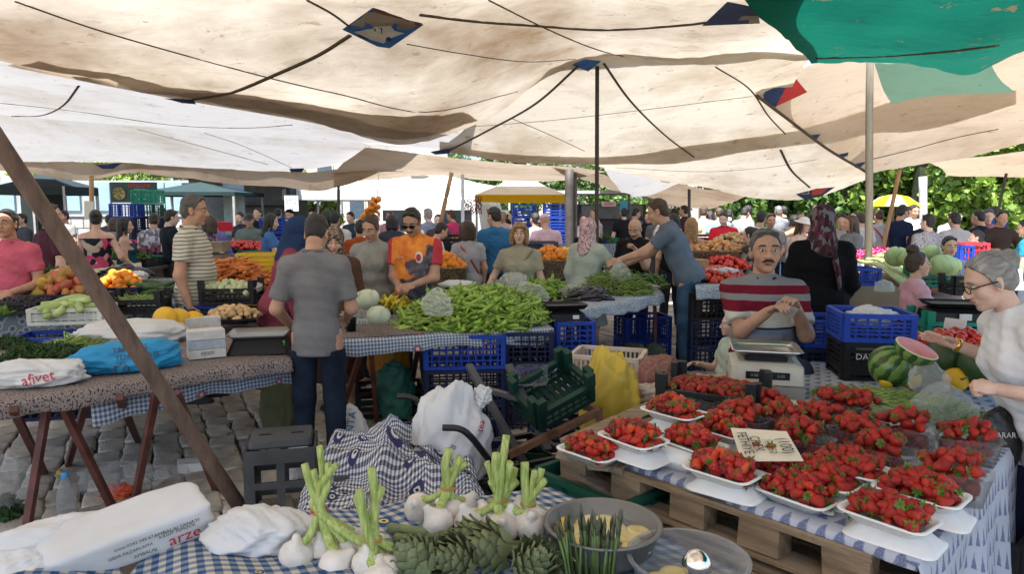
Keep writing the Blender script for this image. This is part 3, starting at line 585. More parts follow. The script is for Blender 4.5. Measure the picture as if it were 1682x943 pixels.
def person(label, px, top, Y, yaw, shirt=(.5, .5, .5), pants=(.03, .04, .07), hair=('short', 'black'), skin='mid', H=None, g=1.0, lean=0, hp=0, hy=0, la=None, ra=None, lh='relax', rh='relax', sleeve=.62, low='trousers',
           hem=-.06, near=False, face=False, group=None, mouth=0.0, extra=None, sit=None, shoes=(.03, .03, .03), fem=False, dress=None, res=None, collar=None, z0=0.0, brow='black', stache=None, bellyg=1.0, sh_m=None, hs=1.0, pt_m=None, hr_m=None, tank=False):
    """la / ra = wrist targets relative to the shoulder (x outward, y forward, z up)"""
    t = atd(px, top, Y); Hh = H or max(1.2, min(1.9, t[2]-z0)); S = Hh/1.75
    root = empty('person', (t[0], Y, z0), R(yaw), label, 'person', group)
    h = res or (.0125 if near else .026); g_ = g
    hip = np.array((0, 0, .95)); Rl = rotm(-R(lean), 0, 0); T = lambda x, y, z: hip+Rl@np.array((x, y, z))
    if sit is not None: hip = np.array((0, 0, sit)); 
    neck = T(0, -.012, .535); Rh = rotm(-R(lean*.55), 0, 0)@rotm(0, 0, R(hy))@rotm(-R(hp), 0, 0); hc = neck+Rl@np.array((0, -.003, .022))+Rh@np.array((0, .03, .115))
    sx = .185*(1+(g-1)*.5)*(.9 if fem else 1)
    sh = {1: T(sx, -.01, .432), -1: T(-sx, -.01, .432)}; body = []; sleeves = []; HM = {}
    default = {1: np.array((.06, .04, -.53)), -1: np.array((.06, .04, -.53))}
    for sd, w_, hp_ in ((1, ra, rh), (-1, la, lh)):
        
        if w_ is not None and w_[0] == 'w': wv = rotm(0, 0, -R(yaw))@(np.array(w_[1])-np.array((t[0], Y, z0)))/S-sh[sd]; w_ = (wv[0]*sd, wv[1], wv[2])
        w_ = default[sd] if w_ is None else np.array(w_, float); wp = sh[sd]+np.array((w_[0]*sd, w_[1], w_[2])); 
        el, wp = ik(sh[sd], wp, .29, .255, np.array((sd*.38, -.5, -.75)))
        fa = (.9 if fem else 1.0)*(1+(g-1)*.4); body += [('c', sh[sd], el, .052*fa, .042*fa), ('c', el, wp, .043*fa, .029*fa)]
        HM[sd] = (bone_M(el, wp, np.array((-sd*.6, .5, -.2 if w_[2] < -.4 else -.6))), hp_)
        if not tank:
            u = (el-sh[sd])/np.linalg.norm(el-sh[sd]); e = sh[sd]+(el-sh[sd])*min(1, sleeve)
            sleeves.append(('c', sh[sd], e+u*(.03 if sleeve <= 1 else 0), .068*fa, .068*fa, (e, u) if sleeve <= 1 else None))
            if sleeve > 1:
                u2 = (wp-el)/np.linalg.norm(wp-el); e2 = el+(wp-el)*(sleeve-1); sleeves.append(('c', el, e2+u2*.02, .06*fa, .05*fa, (e2, u2)))
    cg = (.92 if fem else 1.0)*g
    tor = [('e', T(0, 0, .0), (.168*g, .125*g, .135), Rl), ('e', T(0, .012, .16), (.152*cg, .118*g*bellyg, .17), Rl), ('e', T(0, 0, .315), (.172*cg, .118*g, .168), Rl), ('c', T(0, -.015, .475), T(sx*.9, -.012, .425), .066, .058), ('c', T(0, -.015, .475), T(-sx*.9, -.012, .425), .066, .058), ('c', T(0, -.015, .43), neck+Rl@np.array((0, .0, .05)), .06*(.85 if fem else 1), .052*(.85 if fem else 1))]
    if fem: tor += [('e', T(.075, .085, .3), (.07, .065, .07), Rl), ('e', T(-.075, .085, .3), (.07, .065, .07), Rl)]
    legs = []; feet = []
    for sd in (1, -1):
        hj = np.array((sd*.09, 0, hip[2]-.03)); 
        if sit is not None: kn = np.array((sd*.12, .42, hip[2]+.02)); an = np.array((sd*.12, .40, hip[2]-.38))
        else: kn = np.array((sd*.1, .025, .5)); an = np.array((sd*.11, -.03*sd-.02, .085))
        legs += [('c', hj, kn, .088*g, .056), ('c', kn, an, .056, .037)]; feet.append((an, an+np.array((sd*.02, .16, -.05))))
    skinp = tor+body+legs+[('c', a, b, .038, .03) for a, b in feet]
    sm = skin_m(skin); m = MB(); hh = .0065 if near else .013
    if hair[0] == 'scarf' and not near: hh = .014
    v, f = build_sdf(skinp, h, .03); m.add(v*S, f)
    Mh = np.eye(4); Mh[:3, :3] = Rh@np.diag([1+(g-1)*.45, 1, 1])*S*hs; Mh[:3, 3] = hc*S
    v, f = head_geo('skin', hh, fem, mouth); m.add(v, f, 0, Mh)
    for sd in (1, -1):
        Mx, pz = HM[sd]; v, f = hand_geo(pz, .006 if near else .011); D = np.diag([float(sd), 1, 1, 1]); D[0, 0] = -sd if False else sd
        M2 = Mx@D; M2[:3] *= 1; M2 = np.diag([S, S, S, 1])@M2; m.add(v, f if sd > 0 else f[:, ::-1], 0, M2)
    o = link('body', m.mesh('body', sm), root)
    def part(nm, v, f, mt, disp=.0, seed=0):
        v = v*S
        if disp:
            d = snoise(v*np.array((1, 1, .7)), 2.6, seed+len(label), 8)*disp+snoise(v*np.array((1, 1, 1.3)), 5.0, seed+3+len(label), 5, True)*disp*.75
            c = v.copy(); c[:, 2] = 0; c /= np.linalg.norm(c, axis=1)[:, None]+.05; v = v+c*d[:, None]
        q = MB(); q.add(v, f); return link(nm, q.mesh(nm, mt), root)
    infl = .018
    big = [tuple([p[0], p[1], tuple(np.array(p[2])+infl), p[3]]) if p[0] == 'e' else ('c', p[1], p[2], p[3]+infl*.8, p[4]+(infl*.8 if i < 5 else .0)) for i, p in enumerate(tor)]
    big.append(('e', T(0, .004, hem+.05), (.172*g+infl, .128*g+infl, .17), Rl))
    lz = lambda X, Y, Z: (Rl.T@np.stack([(X-hip[0]).ravel(), (Y-hip[1]).ravel(), (Z-hip[2]).ravel()]))[2].reshape(X.shape)
    def cutf(X, Y, Z):
        q = lz(X, Y, Z); d = hem-q
        if tank:
            xx = np.abs(X); return np.maximum(d, np.maximum(q-.40, np.minimum(q-.30, xx-.13)))
        return np.maximum(d, q-.545-.25*np.minimum(np.sqrt(X*X+.0)-.05, 0))
    smt = sh_m or cloth_m(shirt)
    if dress:       # long robe or dress: one flowing garment from the shoulders down
        top_p = big+sleeves+[('c', np.array((0, .0, hip[2]-.02)), np.array((0, .01, dress)), .16*g, .235*g)]
        v, f = build_sdf(top_p, h, .04, lambda X, Y, Z: np.maximum(lz(X, Y, Z)-(.525 if not tank else .42), dress-Z)); part('robe' if dress < .5 else 'dress', v, f, smt, .007)
    else:
        v, f = build_sdf(big+sleeves, h, .03, cutf); part('shirt', v, f, smt, .0095)
    if low and not (dress and dress < .6):
        cutz = {'trousers': .09, 'jeans': .09, 'shorts': .5, 'three': .3}[low]
        lp = [('e', hip, (.168*g+.008, .125*g+.008, .135), None)]+[('c', p[1], p[2], p[3]+.016, p[4]+.02) for p in legs]
        if sit is not None: cf = lambda X, Y, Z: np.where(Y > .3, (hip[2]-.06 if low == 'shorts' else hip[2]-.34)-Z, -1.)
        else: cf = lambda X, Y, Z: np.maximum(cutz-Z, lz(X, Y, Z)-(hem+.035))
        v, f = build_sdf(lp, h, .02, cf); part(low, v, f, pt_m or cloth_m(pants), .005, 4)
    if not near and sit is None: pass
    for a, b in feet:
        if near or Y < 9:
            v, f = build_sdf([('c', a+np.array((0, -.02, -.045)), b+np.array((0, .0, .005)), .05, .04)], .012, .02, lambda X, Y, Z: -Z if sit is None else -9+0*Z); part('shoe', v, f, mat('shoe_%d' % int(shoes[0]*99), shoes, .6))
    MH = Matrix(Mh.tolist())
    if hair[0]:
        for nm in (hair[0] if isinstance(hair[0], tuple) else (hair[0],)):
            v, f = head_geo(nm, hh if nm != 'scarf' else max(hh, .009), fem); k = ('hm', nm, hh, fem)
            if k not in _pc:
                vv = v+np.stack([snoise(v, 20, 3), snoise(v, 20, 4), snoise(v, 16, 5)], 1)*(.0045 if nm not in ('cap', 'hat', 'scarf') else .001); q = MB(); q.add(vv, f); _pc[k] = q.mesh('hair', hair_m('black'))
            hm = hr_m if (hr_m and nm in ('scarf', 'cap', 'hat')) else hair_m(hair[1]); link({'scarf': 'headscarf', 'cap': 'cap', 'hat': 'sun_hat'}.get(nm, 'hair'), _pc[k], root, M=MH, mat=hm)
    if collar:
        q = MB(); a = np.linspace(-2.6, 2.6, 18); rr = .071; pts = [T(math.sin(x)*rr, -.012-math.cos(x)*rr*.95, .52+.012*abs(x)*-.9+.015) for x in a]; q.tube(np.array(pts)*S, .016*S, 6, flat=.7); link('collar', q.mesh('collar', collar), root)
    if face:
        if 'eye' not in _pc:
            q = MB(); q.ell((0, 0, 0), (.0125, .0105, .0062), 12, 8, 0); q.ell((0, .0075, 0), (.0058, .004, .0056), 10, 6, 1); _pc['eye'] = q.mesh('eye', [eye_w, eye_i])
            q = MB(); q.tube([(-.021, -.006, -.002), (-.008, .002, .004), (.008, .004, .004), (.02, -.004, -.002)], [.003, .0045, .0045, .0025], 6); _pc['brow'] = q.mesh('eyebrow', hair_m('black'))
            q = MB(); q.tube([(-.024, -.006, 0), (-.01, .002, .001), (0, .004, -.0005), (.01, .002, .001), (.024, -.006, 0)], [.002, .0045, .004, .0045, .002], 6); q.tube([(-.02, -.004, -.006), (0, .003, -.009), (.02, -.004, -.006)], [.002, .005, .002], 6); _pc['lips'] = q.mesh('mouth', lip_m)
            q = MB(); q.tube([(-.03, -.012, -.01), (-.016, .002, 0), (0, .007, .003), (.016, .002, 0), (.03, -.012, -.01)], [.003, .007, .0065, .007, .003], 8); _pc['stache'] = q.mesh('moustache', hair_m('black'))
            q = MB(); q.ell((0, 0, 0), (.017, .008, .009), 12, 8); _pc['gap'] = q.mesh('open_mouth', dark_m)
        for sd in (1, -1):
            link('eye', _pc['eye'], root, M=MH@Matrix.Translation((sd*.031, .079, .008))); link('eyebrow', _pc['brow'], root, M=MH@Matrix.Translation((sd*.032, .087, .03)), mat=hair_m(brow))
        link('mouth', _pc['lips'], root, M=MH@Matrix.Translation((0, .0945, -.058)))
        if mouth: link('open_mouth', _pc['gap'], root, M=MH@Matrix.Translation((0, .084, -.066)))
        if stache: link('moustache', _pc['stache'], root, M=MH@Matrix.Translation((0, .098, -.047)), mat=hair_m(stache))
    if extra: extra(root, MH, S, T, sh, HM)
    root['hands'] = ''; del root['hands']
    return root, S, T, HM, MH
# ---- clothing patterns
def stripes(name, stops, period, axis='Z', ofs=0.0, warp=0.0):
    m, nt, b = newmat(name); v = coords(nt, 'Object'); sp = N(nt, 'SeparateXYZ'); L(nt, v, sp.inputs[0]); z = sp.outputs[axis]
    if warp: z = math_(nt, 'ADD', z, math_(nt, 'MULTIPLY', noise(nt, v, 4, 2), warp))
    z = math_(nt, 'FRACT', math_(nt, 'DIVIDE', math_(nt, 'ADD', z, ofs), period), 0); c = ramp(nt, z, stops, 'CONSTANT')
    c = mixc(nt, .25, c, ramp(nt, noise(nt, v, 7), [(.3, (.5, .5, .5)), (.7, (1, 1, 1))]), 'MULTIPLY')
    L(nt, c, b.inputs['Base Color']); b.inputs['Roughness'].default_value = .88; b.inputs['Specular IOR Level'].default_value = .15
    bn = N(nt, 'Bump'); bn.inputs['Strength'].default_value = .5; bn.inputs['Distance'].default_value = .012; L(nt, noise(nt, v, 8), bn.inputs['Height']); L(nt, bn.outputs[0], b.inputs['Normal']); return m
def speckle(name, cols, scale=30, kind='v', stretch=1.0):
    m, nt, b = newmat(name); v = coords(nt, 'Object', stretch)
    if kind == 'v': t = N(nt, 'TexVoronoi'); t.inputs['Scale'].default_value = scale; L(nt, v, t.inputs['Vector']); f = math_(nt, 'FRACT', math_(nt, 'MULTIPLY', N(nt, 'SeparateColor').outputs[0], 1), 0); sc = N(nt, 'SeparateColor'); L(nt, t.outputs['Color'], sc.inputs[0]); f = sc.outputs[0]
    elif kind == 'd': t = N(nt, 'TexVoronoi'); t.inputs['Scale'].default_value = scale; L(nt, v, t.inputs['Vector']); f = t.outputs['Distance']
    else: f = noise(nt, v, scale, 3)
    n = len(cols); c = ramp(nt, f, [((i/n if kind == 'v' else .25+.5*i/n), q) for i, q in enumerate(cols)], 'CONSTANT')
    L(nt, c, b.inputs['Base Color']); b.inputs['Roughness'].default_value = .85; b.inputs['Specular IOR Level'].default_value = .15; return m
cr, br = (.60, .58, .50), (.20, .18, .14)
thin_stripe = stripes('thin_stripes', [(0, cr), (.68, br)], .030, warp=.03)
RW, GY, MR, DK, BL = (.50, .48, .43), (.20, .20, .21), (.14, .008, .02), (.03, .03, .04), (.14, .19, .27)
polo_stripe = stripes('bold_stripes', [((z-.45)/.8, c) for z, c in ((.45, GY), (.60, BL), (.625, DK), (.64, RW), (.72, MR), (.79, GY), (.875, BL), (.90, DK), (.912, RW), (1.0, MR), (1.06, GY), (1.1, MR), (1.15, GY))], .8, ofs=-.45)
leopard = speckle('leopard_scarf', [(.20, .15, .11), (.05, .035, .03), (.30, .24, .19), (.12, .08, .06)], 70)
pinkscarf = speckle('pink_scarf', [(.55, .42, .42), (.30, .10, .14), (.62, .52, .50), (.5, .3, .33)], 75); darkscarf = speckle('dark_scarf', [(.03, .02, .025), (.16, .15, .15), (.05, .03, .04), (.12, .03, .06)], 42, 'v', (1, 1, .5))
floral = speckle('floral_dress', [(.012, .012, .02), (.012, .012, .02), (.015, .015, .02), (.40, .05, .11), (.35, .30, .22)], 16); floral2 = speckle('floral_blouse', [(.05, .04, .10), (.3, .25, .27), (.04, .03, .07), (.25, .06, .1)], 32)
plaid = speckle('plaid_shirt', [(.24, .23, .26), (.45, .44, .46), (.14, .13, .17)], 28, 'v', (1, 1, .6)); lattice_s = speckle('lattice_shirt', [(.38, .36, .36), (.15, .13, .15), (.32, .3, .3)], 30, 'd'); keff = speckle('black_white_top', [(.6, .6, .6), (.03, .03, .03)], 14, 'n', (.5, .5, 2)); leaf_s = speckle('dark_leaf_dress', [(.03, .035, .03), (.03, .03, .03), (.22, .22, .17)], 22)
def jersey():
    m, nt, b = newmat('football_jersey'); v = coords(nt, 'Object'); sp = N(nt, 'SeparateXYZ'); L(nt, v, sp.inputs[0]); n = noise(nt, v, 5, 5); n2 = noise(nt, v, 14, 4)
    org = ramp(nt, n2, [(.35, (.60, .13, .015)), (.6, (.80, .27, .03))]); dk = ramp(nt, n2, [(.4, (.035, .03, .05)), (.65, (.15, .12, .14))])
    d = math_(nt, 'ADD', math_(nt, 'MULTIPLY', sp.outputs['X'], -1.2), math_(nt, 'MULTIPLY', n, .8)); d = math_(nt, 'ADD', d, math_(nt, 'MULTIPLY', math_(nt, 'SUBTRACT', 1.22, sp.outputs['Z']), 1.0))
    c = mixc(nt, ramp(nt, d, [(.50, (0, 0, 0)), (.53, (1, 1, 1))]), org, dk)
    rd = math_(nt, 'GREATER_THAN', math_(nt, 'ABSOLUTE', sp.outputs['X'], 0), .185); c = mixc(nt, rd, c, (.46, .02, .035))
    L(nt, c, b.inputs['Base Color']); b.inputs['Roughness'].default_value = .7; return m
jersey_m = jersey()
def denim(name, c): return mat(name, c, .9, .35, 6, .4, 14, col2=tuple(x*1.7 for x in c), spec=.1)
jean_d = denim('jeans_dark', (.012, .018, .032)); jean_b = denim('jeans_blue', (.035, .075, .135)); jean_l = denim('shorts_pale', (.27, .32, .36))
black_pl = mat('black_plastic', (.009, .009, .010), .45, .2, spec=.25); gold_m = mat('gold', (.75, .45, .08), .25, .1, metal=1.0); phone_m = black_pl
def glasses(root, MH, S, T, sh, HM, shade=True):
    q = MB()
    for sd in (1, -1):
        c = (sd*.033, .105, .006)
        if shade: q.ell(c, (.029, .006, .02), 12, 8)
        else:
            a = np.linspace(0, 6.283, 17); q.tube([(c[0]+math.cos(x)*.026, c[1], c[2]+math.sin(x)*.018) for x in a], .0022, 5, cap=False)
        q.tube([(sd*.06, .1, .012), (sd*.074, .06, .012), (sd*.08, .0, .006)], .0032, 5)
    q.tube([(-.01, .112, .008), (.01, .112, .008)], .003, 5); link('sunglasses' if shade else 'glasses', q.mesh('glasses', black_pl), root, M=MH)
def strap_bag(col):
    def f(root, MH, S, T, sh, HM):
        q = MB(); a = np.linspace(0, 2*np.pi, 28); P = [T(.16*math.cos(x)*1.02+.0, .145*math.sin(x), .26-.24*math.cos(x)) for x in a]; q.tube(np.array(P)*S, .013*S, 5, flat=.4, cap=False); link('bag_strap', q.mesh('strap', mat('strap_%d' % int(col[0]*99), col, .6)), root)
    return f
def watch(root, MH, S, T, sh, HM):
    q = MB(); a = np.linspace(0, 6.283, 20); q.tube([(math.cos(x)*.031, math.sin(x)*.026, .012) for x in a], .007, 6, flat=1.5, cap=False); q.box((0, -.03, .012), (.03, .012, .028)); link('wristwatch', q.mesh('watch', gold_m), root, M=Matrix.Diagonal((S, S, S, 1))@Matrix(HM[1][0].tolist()))
def oldwoman(root, MH, S, T, sh, HM): glasses(root, MH, S, T, sh, HM, False); watch(root, MH, S, T, sh, HM)
def crest(root, MH, S, T, sh, HM):
    q = MB(); v, f = sphere(12, 6); q.ell((0, 0, 0), (.036, .012, .05), 14, 8, 0); q.ell((0, .004, 0), (.026, .011, .036), 14, 8, 1); link('club_crest', q.mesh('crest', [mat('crest_white', (.7, .66, .62), .6), mat('crest_red', (.5, .03, .03), .6)]), root, M=Matrix.Translation(Vector(np.array(T(-.085, .128, .33))*S))); glasses(root, MH, S, T, sh, HM)
    q = MB(); q.tube([(-.03, 0, -.01), (-.01, .004, .012), (.02, .003, .004), (.035, 0, .018)], [.002, .007, .005, .002], 6, flat=.5); link('jersey_mark', q.mesh('mark', mat('crest_white', (.7, .66, .62), .6)), root, M=Matrix.Translation(Vector(np.array(T(.08, .135, .32))*S)))
def tail(root, MH, S, T, sh, HM):
    q = MB(); q.tube(np.array([T(.02, -.15, .58), T(.05, -.175, .45), T(.1, -.165, .25), T(.12, -.155, .12)])*S, [.05*S, .055*S, .05*S, .035*S], 8, flat=.4); link('scarf_tail', q.mesh('tail', darkscarf), root)
NB = dict(near=True)
W_ = lambda px, py, Y: ('w', tuple(atd(px, py, Y)))
person('man in cream thin striped shirt walking past the mango stall', 312, 318, 5.7, -82, hair=('short', 'pepper'), sh_m=thin_stripe, low='shorts', pt_m=jean_l, near=True, face=True, hem=-.1, collar=cloth_m((.09, .07, .05)), skin='tan', g=1.08, bellyg=1.15, hp=8, brow='pepper', shoes=(.02, .025, .035))
person('man in grey polo shirt and dark jeans seen from behind at the trestle table', 515, 355, 4.15, 4, (.17, .165, .17), hair=('short', 'black'), low='jeans', pt_m=jean_d, near=True, H=1.61, hp=32, hem=-.15, la=(.04, .2, -.42), ra=(-.02, .26, -.38), collar=cloth_m((.13, .125, .13)), g=.86, skin='tan', sleeve=.78)
person('woman in leopard headscarf and brown top behind the grey polo man', 549, 370, 5.5, 190, (.09, .045, .03), hair=('scarf', 'black'), hr_m=leopard, near=True, face=True, fem=True, hp=15, sleeve=1.9, dress=.3)
person('person in navy headscarf and maroon robe left of the grey polo man', 452, 384, 5.4, -70, (.22, .045, .07), hair=('scarf', 'black'), hr_m=cloth_m((.02, .04, .10)), near=True, fem=True, lean=18, dress=.25, sleeve=1.9, H=1.58)
person('woman in plain grey long sleeved top facing the peppers', 612, 350, 6.2, 172, (.30, .30, .28), hair=('bun', 'brown'), near=True, face=True, fem=True, hp=22, hy=-6, sleeve=1.45, ra=(.02, .16, -.46), g=1.05)
person('man in orange and red football jersey with sunglasses counting money', 680, 336, 6.0, 168, hair=('short', 'black'), sh_m=jersey_m, near=True, face=True, hp=28, hem=-.2, la=(-.1, .28, -.33), ra=(-.12, .26, -.34), lh='pinch', rh='pinch', extra=crest, skin='tan', stache='black', g=1.05)
person('brown haired woman in pale grey tee seen from behind with red strap', 768, 362, 8.0, 25, (.36, .36, .38), hair=('bob', 'brown'), near=True, fem=True, extra=strap_bag((.4, .03, .05)), low='trousers', la=(.05, .25, -.36), g=1.1)
person('man in bright blue tee shirt seen from behind', 815, 338, 8.4, 22, (.035, .14, .30), hair=('short', 'black'), near=True, hy=25, hp=12)
person('blond woman in khaki top facing us behind the green peppers', 853, 365, 6.7, 172, (.32, .30, .22), hair=('bob', 'blond'), near=True, face=True, fem=True, la=(.03, .2, -.42), ra=(.16, .24, -.36), skin='fair', extra=strap_bag((.2, .15, .1)), g=1.08, brow='brown', hy=6)
person('woman in pale green coat and pink patterned headscarf at the bean stall', 966, 358, 7.1, -38, (.40, .46, .40), hair=('scarf', 'black'), hr_m=pinkscarf, near=True, fem=True, dress=.5, sleeve=1.9, ra=(.05, .42, -.16), rh='grip', g=1.08)
person('bald man in black tee holding his hand to his mouth', 1046, 355, 7.7, 152, (.012, .012, .013), hair=(None, 'black'), near=True, face=True, hp=28, la=(-.12, .26, -.04), ra=(.02, .12, -.46), lh='grip', g=1.1, stache='black')
person('man in slate blue polo and jeans leaning over the bean stall', 1134, 350, 6.9, 72, (.115, .15, .20), hair=('short', 'brown'), low='jeans', pt_m=jean_b, near=True, face=True, lean=27, hp=8, H=1.79, la=(.02, .5, -.28), ra=(.02, .46, -.34), collar=cloth_m((.10, .13, .17)), hem=-.1, skin='mid', brow='brown')
person('woman with long black hair seen from behind in the middle crowd', 1106, 350, 9.2, 8, (.012, .012, .014), hair=('long', 'black'), fem=True, res=.018)
person('blond woman in dark strappy top seen from behind', 1136, 357, 8.8, -14, (.012, .014, .025), hair=('long', 'blond'), fem=True, tank=True, res=.018, skin='tan')
person('moustached seller in bold maroon and white striped polo behind the strawberries', 1258, 374, 4.25, 172, sh_m=polo_stripe, hair=('short', 'pepper'), near=True, face=True, H=1.74, sit=.685, g=1.12, bellyg=1.45, hem=-.2, ra=W_(1262, 512, 3.92), la=W_(1308, 506, 3.95), lh='pinch', rh='pinch', collar=cloth_m((.03, .025, .03)), mouth=.011, stache='black', skin='tan', sleeve=.78, hp=-2, hs=1.1)
person('woman in long black robe and dark patterned headscarf seen from behind', 1352, 350, 5.4, -12, (.006, .006, .008), hair=('scarf', 'black'), hr_m=darkscarf, near=True, fem=True, dress=.06, sleeve=1.98, la=(.04, .12, -.5), ra=(.02, .2, -.46), g=1.25, extra=tail, H=1.64)
person('girl in pink tee with hair in a top bun', 1510, 385, 4.95, -96, (.62, .34, .40), pants=(.50, .09, .26), hair=('topbun', 'brown'), near=True, face=True, fem=True, H=1.31, sleeve=.6, low='three', g=.95, ra=(.0, .3, -.3), la=(.0, .3, -.33), skin='mid', brow='brown', hp=-4)
person('grey haired woman with glasses in white blouse reaching over the melons', 1752, 388, 2.58, 80, (.66, .67, .68), hair=('bun', 'silver'), near=True, face=True, fem=True, lean=24, hp=12, H=1.5, ra=W_(1568, 566, 2.9), la=W_(1640, 640, 2.45), rh='flat', lh='fist', g=1.15, sleeve=.85, extra=oldwoman, hem=-.22, skin='fair', brow='grey', pants=(.02, .02, .05))
person('man in pink polo shirt at the left edge of the picture', 10, 343, 5.6, 188, (.48, .10, .15), hair=('short', 'black'), near=True, face=True, la=(-.06, .25, -.33), ra=(-.06, .26, -.36), skin='tan', collar=cloth_m((.3, .07, .1)), brow='black')
person('man in dark maroon shirt with his back turned near the left post', 80, 334, 7.0, -32, (.06, .018, .028), hair=('short', 'brown'), near=True, hy=-25, collar=cloth_m((.05, .015, .022)), ra=(.03, .1, -.5))
person('seated child with bare knees beside the striped seller', 1204, 505, 5.0, 95, (.45, .52, .44), pants=(.03, .03, .035), hair=('short', 'brown'), H=1.25, sit=.42, low='shorts', near=True, pt_m=speckle('patterned_shorts', [(.02, .02, .025), (.02, .02, .02), (.5, .5, .5)], 40), ra=(-.02, .3, -.2), la=(0, .36, -.26), skin='fair')
